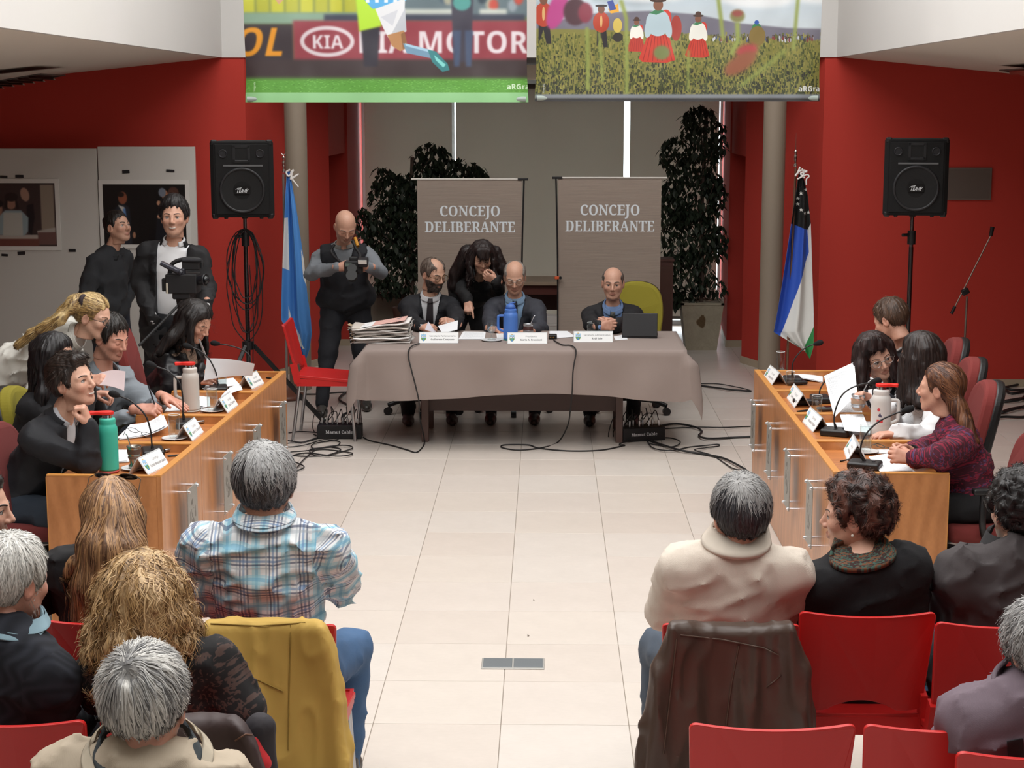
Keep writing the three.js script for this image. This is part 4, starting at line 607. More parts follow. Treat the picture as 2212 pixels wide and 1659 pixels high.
    blob(c, '#6f7848', 1427, 116, 18, 16); blob(c, '#7b7a4c', 1592, 36, 16, 14); blob(c, '#8c4a44', 1592, 30, 12, 7); stem(10, [1592, 50], [1594, 90], [1580, 120]); blur(4); blob(c, '#a8484a', 1614, 112, 24, 14, -0.3); blob(c, '#8f5a44', 1600, 140, 40, 18, -0.6); stem(8, [1700, 110], [1640, 160], [1600, 190]);
    blur(1); c.fillStyle = '#7c8288'; c.fillRect(1150, 208, 640, 10); c.fillStyle = '#3b3b3d'; c.fillRect(1150, 217, 640, 10); blur(0);
    c.fillStyle = '#d6d9da'; c.font = 'bold 17px sans-serif'; c.fillText('aRGra', 1727, 202); c.save(); c.translate(1170, 206); c.rotate(-Math.PI / 2); c.font = '5px sans-serif'; c.fillText('fotografía', 0, 0); c.restore();
  });
  photoBanner('hanging photo banner of women in red skirts walking through grassland', 10.8, [1158, 1769, 219, -190], andes, 'large photo banners hung from the roof', -0.015);
  // ---------------------------------------------------------------- white exhibition panels with photographs
  const PZ = 14.2, panM = M('#c9c6c0', 0.7);
  const pan = (label, ax, bx, yt) => { const a = W(ax, 330, PZ), b = W(bx, 330, PZ), top = W((ax + bx) / 2, yt, PZ).y, o = thing('exhibition_panel', label, 'panel', V((a.x + b.x) / 2, 0, -PZ), 0, 'white panels against the red wall'); mesh('board', rbox(b.x - a.x - 0.006, top, 0.04, 0.002, 0, top / 2, -0.02), panM, o); return o; };
  const p1 = pan('white exhibition panel carrying the photograph of a waving woman', -160, 209, 321), p2 = pan('white exhibition panel carrying the dark photograph behind the standing men', 210, 421, 317);
  const photo = (label, x0, y0, x1, y1, tex) => { const Z = PZ - 0.006, a = W(x0, y0, Z), b = W(x1, y1, Z), o = thing('framed_photograph', label, 'photograph', V((a.x + b.x) / 2, b.y, -Z), 0, 'photographs on the white panels'); mesh('mount', rbox(b.x - a.x, a.y - b.y, 0.008, 0.001, 0, (a.y - b.y) / 2, 0), M('#d8d5d0', 0.6), o); mesh('print', new THREE.PlaneGeometry(b.x - a.x - 0.07, a.y - b.y - 0.07).translate(0, (a.y - b.y) / 2, 0.0046), new THREE.MeshStandardMaterial({ map: tex, roughness: 0.35 }), o); };
  const ph1 = photoCanvas(-150, 386, 136, 540, 2, (c, blur) => { c.fillStyle = '#3b2f2e'; c.fillRect(-160, 380, 320, 170); blur(1); c.fillStyle = '#8f8274'; c.fillRect(103, 390, 30, 110); c.fillStyle = '#8a8078'; poly(c, '#a9a19a', [92, 502], [134, 494], [134, 506], [94, 510]); c.fillStyle = '#6b4c48'; c.fillRect(94, 506, 42, 30); c.fillStyle = '#b0a49c'; c.fillRect(-150, 512, 244, 12); c.fillStyle = '#6e4038'; c.fillRect(-150, 522, 246, 18); poly(c, '#17171b', [66, 500], [72, 440], [86, 436], [88, 470], [80, 512]); blob(c, '#a68372', 68, 414, 10, 17, -0.2); poly(c, '#8fa0a6', [2, 512], [4, 468], [22, 452], [58, 452], [74, 470], [72, 504], [64, 514]); poly(c, '#b5b4ac', [18, 458], [60, 458], [60, 514], [14, 514]); blob(c, '#9c7462', 36, 434, 12, 16); blob(c, '#241c1b', 37, 420, 15, 11); poly(c, '#241c1b', [24, 420], [20, 446], [26, 450], [29, 424]); poly(c, '#241c1b', [47, 420], [54, 448], [47, 450], [45, 424]); blob(c, '#9a7260', 4, 450, 12, 17); blob(c, '#1f1b1c', 4, 436, 14, 10); poly(c, '#23262c', [-60, 512], [-30, 476], [0, 470], [6, 514]); poly(c, '#557390', [-150, 390], [-80, 390], [-90, 512], [-150, 512]); blur(0); });
  photo('framed photograph of a smiling woman waving from a balcony', -165, 386, 133, 541, ph1);
  const ph2 = photoCanvas(215, 392, 412, 534, 2, (c, blur) => { c.fillStyle = '#0b0a0c'; c.fillRect(200, 380, 230, 170); blur(1); poly(c, '#20242e', [236, 470], [244, 446], [262, 438], [278, 446], [282, 534], [232, 534]); poly(c, '#c9c4bd', [250, 440], [266, 446], [266, 466]); poly(c, '#5a7fb4', [262, 450], [268, 448], [270, 470], [264, 474]); blob(c, '#8a4f38', 262, 424, 11, 15); blob(c, '#1c1210', 258, 416, 8, 6); poly(c, '#16181f', [336, 534], [344, 460], [366, 446], [396, 452], [410, 534]); blob(c, '#a36a4a', 363, 416, 8, 11); blob(c, '#6d7480', 357, 411, 9, 11); blob(c, '#8f5e44', 378, 418, 8, 12); blob(c, '#4a2e26', 384, 410, 13, 12); blob(c, '#b98a6e', 348, 436, 5, 6); blob(c, '#b98a6e', 348, 468, 5, 5); blob(c, '#a87a60', 287, 512, 4, 8); blur(0); });
  photo('framed photograph of a man in a suit before a black background', 212, 389, 413, 537, ph2);
  // black tape marks on the panels
  for (const [i, [x, y, w]] of [[8, 382, 16], [42, 381, 18], [46, 547, 17], [10, 551, 14], [156, 541, 16], [272, 371, 16], [368, 369, 18]].entries()) { const p = W(x, y, PZ - 0.004), o = mesh('tape_strip', T(rbox(w / 262, 0.02 + 0.004 * (i % 3), 0.003, 0.001), 0, 0, 0, 0, 0, 0.06 * (i % 3 - 1)), M('#17161a', 0.5)); o.position.copy(p); tag(o, 'strip of black tape ' + ['above the waving woman, at the end of a pair', 'above the raised hand of the waving woman', 'below the balcony photograph, the longer of two', 'below the balcony photograph, at the panel edge', 'on the bare white panel between both photographs', 'above the man in the suit on the dark photograph', 'above the embracing couple on the dark photograph'][i], 'tape', 'tape strips on the white panels'); }
}
// ------------------------------------------------------------------ loudspeakers on tripods
function loudspeaker(label, px, py0, py1, w, Z, turn, slabel, coil) {
  const b = W(px, py1, Z), t = W(px, py0, Z), h = t.y - b.y, d = 0.36, o = thing('loudspeaker', label, 'loudspeaker', b, turn, 'loudspeakers on tripods');
  const carpet = M('#09090a', 0.95), sh = new THREE.Shape(); sh.moveTo(-w / 2, d / 2 - 0.02); sh.lineTo(-w / 2 + 0.02, d / 2); sh.lineTo(w / 2 - 0.02, d / 2); sh.lineTo(w / 2, d / 2 - 0.02); sh.lineTo(w * 0.32, -d / 2); sh.lineTo(-w * 0.32, -d / 2); sh.closePath();
  const g = extr(sh, h - 0.03, 0.012).rotateX(-Math.PI / 2); g.scale(1, 1, -1); const ix = g.index; if (!ix) { const p = g.attributes.position.array; for (let i = 0; i < p.length; i += 9) for (let k = 0; k < 3; k++) { const q = p[i + k]; p[i + k] = p[i + 6 + k]; p[i + 6 + k] = q; } } g.translate(0, 0.015, 0); g.computeVertexNormals();
  mesh('cabinet', g, carpet, o);
  const fz = d / 2 + 0.012;
  mesh('grille', T(rbox(w - 0.05, h - 0.05, 0.01, 0.004, 0, h / 2, fz), 0, 0, 0), M('#070708', 0.85), o);
  mesh('woofer_ring', T(new THREE.TorusGeometry(w * 0.36, 0.011, 8, 40), 0, h * 0.36, fz + 0.006), M('#1f1f22', 0.5), o);
  mesh('woofer_cone', T(lathe([[0.0001, -0.0], [0.05, 0.002], [w * 0.35, 0.008]], 32), 0, h * 0.36, fz + 0.002, Math.PI / 2), M('#08080a', 0.7), o);
  mesh('horn', [box(0.125, 0.02, 0.012, 0, h * 0.93, fz + 0.004), box(0.125, 0.02, 0.012, 0, h * 0.74, fz + 0.004), box(0.018, 0.12, 0.012, -0.054, h * 0.835, fz + 0.004), box(0.018, 0.12, 0.012, 0.054, h * 0.835, fz + 0.004), T(box(0.09, 0.004, 0.05), 0, h * 0.775, fz - 0.004, 0.9)], M('#17171a', 0.5), o);
  mesh('horn_throat', box(0.09, 0.09, 0.002, 0, h * 0.835, fz + 0.0055), M('#060607', 0.8), o);
  for (const s of [-1, 1]) mesh('port', [T(new THREE.TorusGeometry(0.027, 0.005, 6, 24), s * w * 0.31, h * 0.835, fz + 0.006), T(new THREE.CircleGeometry(0.024, 20), s * w * 0.31, h * 0.835, fz + 0.0062)], M('#202024', 0.4), o);
  mesh('trim_bar', T(box(w * 0.66, 0.012, 0.004), 0.01, h * 0.68, fz + 0.007), M('#8f9498', 0.3, { metalness: 0.8 }), o);
  const tx = canvasTex(256, 128, (c) => { c.fillStyle = '#0d0d0f'; c.fillRect(0, 0, 256, 128); c.strokeStyle = '#d9dde0'; c.lineWidth = 9; c.lineJoin = 'miter'; const L = (...p) => { c.beginPath(); p.forEach(([x, y], i) => (i ? c.lineTo(x, y) : c.moveTo(x, y))); c.stroke(); }; L([20, 52], [56, 30], [112, 22], [84, 44], [52, 48]); L([66, 40], [44, 108]); L([110, 56], [88, 60], [78, 100], [100, 96]); L([86, 80], [104, 76]); L([104, 104], [136, 50], [136, 104]); L([118, 84], [138, 82]); L([148, 52], [158, 98], [184, 50]); L([176, 98], [206, 46], [204, 60]); L([196, 52], [208, 78], [236, 44]); L([208, 78], [196, 106]); });
  mesh('badge', new THREE.PlaneGeometry(0.11, 0.055).translate(0, h * 0.36, fz + 0.012), new THREE.MeshStandardMaterial({ map: tx, roughness: 0.3 }), o, 'silver lightning-style maker\'s badge');
  for (const sx of [-1, 1]) for (const sy of [0, 1]) mesh('corner_guard', rbox(0.045, 0.04, 0.05, 0.012, sx * (w / 2 - 0.016), sy ? h - 0.012 : 0.012, d / 2 - 0.016), blackP, o);
  for (const sx of [-1, 1]) mesh('foot', cyl(0.016, 0.013, 0.014, sx * w * 0.3, -0.005, 0.1), blackP, o);
  mesh('pole_socket', cyl(0.024, 0.024, 0.02, 0, -0.006, 0), blackP, o);
  // stand
  const s = thing('speaker_stand', slabel, 'speaker stand', V(b.x, 0, b.z), 0.4, 'speaker stands'), hub = 0.6;
  mesh('upper_pole', cyl(0.0145, 0.0145, b.y - 1.0, 0, 1.0 + (b.y - 1.0) / 2 - 0.016, 0), M('#7c7d80', 0.25, { metalness: 1 }), s); mesh('lower_pole', cyl(0.017, 0.017, 1.25, 0, 0.72, 0), M('#5e5f62', 0.25, { metalness: 1 }), s);
  mesh('clamp', [cyl(0.03, 0.03, 0.1, 0, b.y - 0.17, 0), T(cyl(0.012, 0.012, 0.07), -0.045, b.y - 0.15, 0, 0, 0, Math.PI / 2)], blackP, s);
  mesh('hub', cyl(0.045, 0.045, 0.06, 0, hub, 0), blackP, s);
  for (let i = 0; i < 3; i++) { const a = i * 2.094 + 0.3, e = V(Math.cos(a) * 0.55, 0.015, Math.sin(a) * 0.55), lg = mesh('leg', barBox(V(Math.cos(a) * 0.04, hub, Math.sin(a) * 0.04), e, 0.028, 0.02), blackP, s); mesh('foot_cap', ball(0.02, e.x, 0.018, e.z, 10), blackP, lg); mesh('brace', barBox(V(0, 0.2, 0), e.clone().multiplyScalar(0.5).setY(0.3), 0.018, 0.01), blackP, s); }
  if (coil) { const k = thing('cable_coil', 'coils of black cable hung on the loudspeaker stand below the clamp', 'cable', V(b.x, b.y - 0.66, b.z)); for (let i = 0; i < 7; i++) { const pts = [], r = rng(70 + i), w2 = 0.07 + r() * 0.08, hh = 0.26 + r() * 0.2; for (let j = 0; j < 16; j++) { const a = j / 16 * 6.283; pts.push(V(Math.sin(a) * w2 + (r() - 0.5) * 0.02, 0.6 - hh / 1 + Math.cos(a) * hh * 0.95 - 0.02, 0.035 + (r() - 0.5) * 0.04)); } mesh('loop', tube(pts, 0.0045, 70, 5, true), cableM, k); } mesh('trailing_lead', tube([V(0.03, 0.3, 0.03), V(0.05, -0.1, 0.03), V(0.04, -0.5, 0.04), V(0.07, -b.y + 0.67, 0.08)], 0.004, 40, 5), cableM, k); }
}
loudspeaker('black loudspeaker above the tripod beside the sky-blue and white flag', 529, 303, 467, 0.43, 12.6, 0.1, 'speaker tripod with cable coils beside the sky-blue and white flag', true);
loudspeaker('black loudspeaker above the tripod in front of the grey wall plaque', 1971, 298, 463, 0.43, 12.6, -0.12, 'speaker tripod in front of the grey wall plaque', false);
{ const o = thing('wall_plaque', 'grey metal plaque on the red wall behind a loudspeaker', 'plaque', W(2088, 432, WALLZ - 0.01)), a = W(2036, 362, WALLZ - 0.01), b = W(2137, 432, WALLZ - 0.01); mesh('plate', rbox(b.x - a.x, a.y - b.y, 0.012, 0.002, 0, (a.y - b.y) / 2, 0), M('#6f6660', 0.45, { metalness: 0.3 }), o); mesh('inner_panel', rbox(b.x - a.x - 0.03, a.y - b.y - 0.03, 0.004, 0.001, 0, (a.y - b.y) / 2, 0.006), M('#685f59', 0.4, { metalness: 0.3 }), o); }
{ // boom microphone stand
  const Z = 13.7, b = W(2090, 630, Z), base = V(b.x - 0.01, 0, b.z), o = thing('boom_stand', 'silver boom microphone stand leaning before the red wall', 'microphone stand', base), q = (px, py) => W(px, py, Z).sub(base);
  mesh('upright', rod(V(0, 0.05, 0), q(2089, 640), 0.009), M('#9c948c', 0.3, { metalness: 0.9 }), o); mesh('boom', rod(q(2060, 668), q(2141, 508), 0.006), M('#a59d94', 0.3, { metalness: 0.9 }), o);
  mesh('counterweight', rod(q(2055, 678), q(2063, 662), 0.013), blackP, o); mesh('swivel', T(rbox(0.06, 0.05, 0.04, 0.01), ...q(2085, 630).toArray(), 0, 0, 0.5), blackP, o); mesh('clip', [rod(q(2140, 510), q(2144, 490), 0.014, 0.018)], blackP, o);
  for (let i = 0; i < 3; i++) { const a = i * 2.094; mesh('leg', rod(V(0, 0.07, 0), V(Math.cos(a) * 0.3, 0.012, Math.sin(a) * 0.3), 0.008), blackP, o); }
}
// ------------------------------------------------------------------ flags on poles
function flagPole(label, px, Z, topPx, flagSpec, baseC) {
  const b = W(px, 800, Z), base = V(b.x, 0, b.z), o = thing('flag', label, 'flag', base), q = (x, y) => W(x, y, Z).sub(base), brass = M('#d9d6d2', 0.18, { metalness: 1 });
  mesh('pole', rod(V(0, 0.1, 0), q(topPx[0], topPx[1] + 40), 0.011, 0.01), M(flagSpec.poleC, 0.3, { metalness: 0.7 }), o);
  mesh('base', lathe([[0.0001, 0], [0.15, 0], [0.155, 0.02], [0.14, 0.04], [0.1, 0.05], [0.085, 0.075], [0.04, 0.085], [0.03, 0.13], [0.0001, 0.13]]), M(baseC, 0.4), o);
  const t = q(topPx[0], topPx[1]); mesh('finial', T(lathe([[0.0001, -0.14], [0.012, -0.14], [0.013, -0.12], [0.007, -0.11], [0.012, -0.085], [0.012, -0.05], [0.006, -0.035], [0.015, -0.02], [0.004, -0.005], [0.0001, 0]], 16), t.x, t.y, t.z), brass, o);
  mesh('finial_tip', flagSpec.crescent ? T(new THREE.TorusGeometry(0.018, 0.003, 6, 18, Math.PI), t.x, t.y + 0.022, t.z, 0, 0, Math.PI) : rod(t, V(t.x, t.y + 0.13, t.z), 0.003, 0.001), brass, o);
  const { rows } = flagSpec, N = rows.length - 1;
  const at = (v) => { const k = Math.min(N - 1, Math.floor(v * N)), f = v * N - k; return [0, 1, 2, 3].map((i) => mix(rows[k][i], rows[k + 1][i], f)); };
  const g = sheet((u, v) => { const [xl, yl, xr, yr] = at(v), x = mix(xl, xr, u), y = mix(yl, yr, u), p = q(x, y), wv = sstep(0, 0.2, v); p.z += 0.03 + 0.035 * wv * Math.sin(u * 9.5 + v * 1.6 + flagSpec.ph) + 0.012 * Math.sin(u * 21 + v * 3); p.x += 0; return p; }, 44, 60, 0.0015);
  const inside = (p, x, y) => { let r = false; for (let i = 0, j = p.length - 1; i < p.length; j = i++) if ((p[i][1] > y) !== (p[j][1] > y) && x < (p[j][0] - p[i][0]) * (y - p[i][1]) / (p[j][1] - p[i][1]) + p[i][0]) r = !r; return r; };
  const tex = dataTex(192, 640, (u, v) => { const [xl, yl, xr, yr] = at(1 - v), x = mix(xl, xr, u), y = mix(yl, yr, u); let c = flagSpec.ground; for (const [col, p] of flagSpec.areas) if (inside(p, x, y)) c = col; const k = C(c).getHex(); return [k >> 16, (k >> 8) & 255, k & 255]; });
  mesh('cloth', g, new THREE.MeshPhysicalMaterial({ map: tex, roughness: 0.7, sheen: 0.3, sheenRoughness: 0.5 }), o);
  mesh('ribbon', [tube(flagSpec.ribbon.map(([x, y]) => q(x, y).add(V(0, 0, 0.04))), 0.008, 60, 6), tube(flagSpec.ribbon.map(([x, y], i) => q(x + 4 + (i % 2) * 8, y + 3 + i * 2).add(V(0, 0, 0.045))), 0.006, 40, 6)], M('#e9e6e2', 0.7), o);
}
{
  const arg = { ground: '#4f8fd8', areas: [['#e9e8e4', [[600, 468], [623, 470], [626, 585], [610, 575], [600, 560]]], ['#e9e8e4', [[624, 660], [630, 690], [645, 720], [660, 752], [640, 746], [624, 720]]], ['#e9e8e4', [[651, 538], [656, 560], [662, 620], [656, 600]]]] };
  flagPole('sky-blue and white flag on a pole beside the grey pillar', 619, 13.72, [612, 335], { poleC: '#a9a6a2', crescent: true, ph: 0.4, ...arg, ribbon: [[628, 366], [620, 372], [626, 380], [636, 366], [630, 374], [634, 390]], rows: [[621, 370, 628, 370], [618, 420, 636, 420], [616, 480, 645, 480], [613, 560, 656, 560], [611, 640, 664, 640], [611, 690, 671, 690], [628, 716, 673, 722], [640, 742, 668, 755], [656, 772, 661, 774]] }, '#6b4030');
  const star = ([x, y]) => { const p = []; for (let i = 0; i < 10; i++) { const a = i * Math.PI / 5 - 1.57, r = i % 2 ? 1.9 : 4.6; p.push([x + Math.cos(a) * r, y + Math.sin(a) * r]); } return ['#eceae4', p]; };
  const rn = { ground: '#e8e9e6', areas: [['#151515', [[1690, 360], [1765, 360], [1757, 470], [1744, 497], [1706, 482]]], ['#2f58c0', [[1706, 482], [1744, 497], [1747, 545], [1716, 640], [1686, 724], [1660, 724], [1660, 600]]], ['#2f8a48', [[1757, 705], [1737, 752], [1735, 780], [1765, 780], [1765, 700]]], ...[[1740, 410], [1729, 417], [1723, 429], [1723, 441], [1729, 453], [1737, 460], [1746, 459]].map(star)] };
  flagPole('black, blue, white and green flag with white stars beside the pillar', 1699, 13.72, [1719, 322], { poleC: '#8a6a58', crescent: false, ph: 1.9, ...rn, ribbon: [[1727, 360], [1722, 372], [1716, 380], [1728, 368], [1742, 370], [1728, 374], [1736, 384]], rows: [[1724, 374, 1732, 374], [1716, 420, 1744, 420], [1707, 480, 1751, 480], [1698, 540, 1753, 540], [1688, 610, 1755, 610], [1678, 670, 1757, 670], [1670, 716, 1757, 712], [1700, 734, 1756, 748], [1737, 756, 1748, 774]] }, '#5a3a2c');
}
// ------------------------------------------------------------------ council banner stands behind the table
function bannerStand(label, x0, x1, yTop, poleSide) {
  const Z = 14.7, a = W(x0, yTop, Z), b = W(x1, yTop, Z), w = b.x - a.x, h = a.y, o = thing('banner_stand', label, 'banner', V((a.x + b.x) / 2, 0, -Z), 0, 'taupe council banner stands');
  const tx = canvasTex(512, 1000, (c) => { c.fillStyle = '#94857a'; c.fillRect(0, 0, 512, 1000); for (let i = 0; i < 2600; i++) { c.fillStyle = i % 2 ? 'rgba(255,240,225,0.035)' : 'rgba(40,25,20,0.035)'; c.fillRect(hsh(i, 1, 1) * 512, hsh(i, 2, 1) * 1000, 90, 2); } c.fillStyle = '#dfe6ec'; c.textAlign = 'center'; c.font = 'bold 76px serif'; c.fillText('CONCEJO', 258, 190, 300); c.font = 'bold 78px serif'; c.fillText('DELIBERANTE', 258, 275, 446); });
  mesh('printed_cloth', sheet((u, v) => V((u - 0.5) * w, h - 0.008 - v * (h - 0.12), 0.008 * Math.sin(u * 5 + v * 7) * v), 12, 20, 0.0015), new THREE.MeshStandardMaterial({ map: tx, roughness: 0.8 }), o);
  mesh('top_bar', T(cyl(0.008, 0.008, w + 0.1), 0, h, 0, 0, 0, Math.PI / 2), M('#cfc9c2', 0.4), o);
  mesh('top_cap', T(rbox(0.09, 0.02, 0.02, 0.004), poleSide * (w / 2 + 0.01), h, 0), blackP, o);
  mesh('support_pole', tube([V(poleSide * (w / 2 + 0.02), h, 0), V(poleSide * (w / 2 + 0.005), h * 0.66, 0.012), V(poleSide * (w / 2 - 0.0), h * 0.35, 0.015), V(poleSide * w / 2, 0.04, 0.01)], 0.007, 30, 8), blackP, o);
  mesh('foot', rbox(w * 0.9, 0.03, 0.26, 0.01, 0, 0.015, 0), M('#2c2a2a', 0.5), o);
}
bannerStand('taupe council banner behind the leaning dark-haired woman', 901, 1127, 387, 1);
bannerStand('taupe council banner behind the bald man with clasped hands', 1206, 1429, 384, -1);
// ------------------------------------------------------------------ potted fig trees
function figTree(label, px, Z, blobs, seed, planter) {
  const base = V(W(px, 700, Z).x, 0, -Z), o = thing('potted_fig', label, 'potted plant', base), r = rng(seed), q = (x, y, dz = 0) => W(x, y, Z).sub(base).add(V(0, 0, dz));
  const top = 0.46, cm = new THREE.MeshStandardMaterial({ color: '#b5ae9f', roughness: 0.85, map: planterTex });
  if (planter) { const g = warp(new THREE.BoxGeometry(1, top, 1, 1, 6, 1).translate(0, top / 2, 0), (p) => { const k = mix(0.30, 0.41, p.y / top); return V(p.x * k, p.y, p.z * k); }); mesh('planter', uvBy(g.toNonIndexed(), (x, y) => [x / 0.41 + 0.5, y / top]), cm, o, 'tapered concrete planter with a brown stain'); mesh('planter_rim', [box(0.42, 0.02, 0.03, 0, top, 0.195), box(0.42, 0.02, 0.03, 0, top, -0.195), box(0.03, 0.02, 0.42, 0.195, top, 0), box(0.03, 0.02, 0.42, -0.195, top, 0)], cm, o); mesh('soil', box(0.37, 0.02, 0.37, 0, top - 0.02, 0), M('#2b221c', 0.95), o); }
  else { mesh('planter', lathe([[0.0001, 0], [0.14, 0], [0.19, 0.36], [0.2, 0.4], [0.18, 0.4], [0.17, 0.36], [0.0001, 0.36]]), M('#5e4338', 0.7), o); }
  const bark = M('#5b4b42', 0.9), first = q(blobs[0][0], blobs[0][1]);
  mesh('trunk', [tube([V(0, 0.38, 0), V(0.012, 0.75, 0.01), V(-0.01, 1.2, 0), V(0.02, first.y, 0)], 0.019, 30, 8), tube([V(0.02, 0.38, 0.01), V(-0.02, 0.8, 0.02), V(0.02, 1.3, -0.02)], 0.014, 24, 7)], bark, o);
  const br = []; for (const [x, y] of blobs) { const e = q(x, y, (r() - 0.5) * 0.2); br.push(tube([V(0, Math.max(0.55, e.y - 0.35), 0), e.clone().multiplyScalar(0.6).setY(e.y - 0.12), e], 0.006, 12, 5)); } mesh('branches', br, bark, o);
  // leaves: pointed, folded along the midrib, drooping; far too many and too dark to tell apart
  const pos = [], idx = [];
  for (const [x, y, rx, ry, n] of blobs) for (let i = 0; i < n; i++) {
    const a = r() * 6.283, k = Math.sqrt(r()), c = q(x + Math.cos(a) * rx * k, y + Math.sin(a) * ry * k, (r() - 0.5) * 0.36 * (1 - 0.5 * k)), L = 0.06 + r() * 0.045, wd = L * 0.48, az = r() * 6.283, el = -0.5 - r() * 0.9;
    const d = V(Math.cos(az) * Math.cos(el), Math.sin(el), Math.sin(az) * Math.cos(el)), s = V(-Math.sin(az), 0, Math.cos(az)), n3 = d.clone().cross(s).normalize(), k0 = pos.length / 3, pts = [c, c.clone().addScaledVector(d, L * 0.45).addScaledVector(s, wd / 2).addScaledVector(n3, -0.006), c.clone().addScaledVector(d, L * 0.45).addScaledVector(s, -wd / 2).addScaledVector(n3, -0.006), c.clone().addScaledVector(d, L), c.clone().addScaledVector(d, L * 0.45)];
    for (const p of pts) pos.push(p.x, p.y, p.z); idx.push(k0, k0 + 4, k0 + 1, k0, k0 + 2, k0 + 4, k0 + 1, k0 + 4, k0 + 3, k0 + 2, k0 + 3, k0 + 4);
  }
  const g = new THREE.BufferGeometry(); g.setAttribute('position', new THREE.Float32BufferAttribute(pos, 3)); g.setIndex(idx); g.computeVertexNormals();
  const lf = mesh('foliage', g, M('#243020', 0.55), o); lf.userData.kind = 'stuff';
}
const planterTex = dataTex(128, 128, (u, v) => { const n = (tn(u, v, 8, 41) - 0.5) * 14 + (tn(u, v, 40, 42) - 0.5) * 12, dx = (u - 0.5) / 0.14, dy = (v - 0.62) / 0.14, st = Math.hypot(dx, dy) + (tn(u, v, 10, 44) - 0.5) * 1.1 + (Math.abs(dx) < 0.25 && dy > 0 ? -0.3 : 0); const s = sstep(1.0, 0.6, st); return [236 + n - 90 * s, 232 + n - 110 * s, 222 + n - 130 * s]; });
figTree('tall potted fig in a tapered concrete planter beside the window', 1513, 16.7, [[1510, 255, 36, 30, 190], [1490, 330, 66, 52, 420], [1500, 420, 68, 60, 520], [1490, 510, 66, 60, 520], [1480, 590, 62, 52, 420], [1540, 400, 24, 30, 130], [1552, 300, 18, 40, 90], [1545, 520, 26, 40, 130], [1455, 440, 30, 60, 180], [1540, 620, 30, 20, 60], [1470, 645, 34, 18, 90]], 21, true);
figTree('spreading potted fig behind the photographer and the first banner stand', 890, 16.7, [[930, 340, 40, 34, 200], [980, 370, 60, 32, 260], [1020, 372, 32, 18, 90], [850, 420, 52, 50, 380], [840, 500, 56, 60, 480], [860, 580, 60, 50, 400], [880, 460, 40, 60, 330], [785, 480, 26, 34, 110], [910, 400, 40, 40, 240], [825, 375, 20, 20, 50], [840, 620, 40, 20, 110], [890, 540, 40, 60, 280], [960, 430, 44, 60, 260]], 22, false);
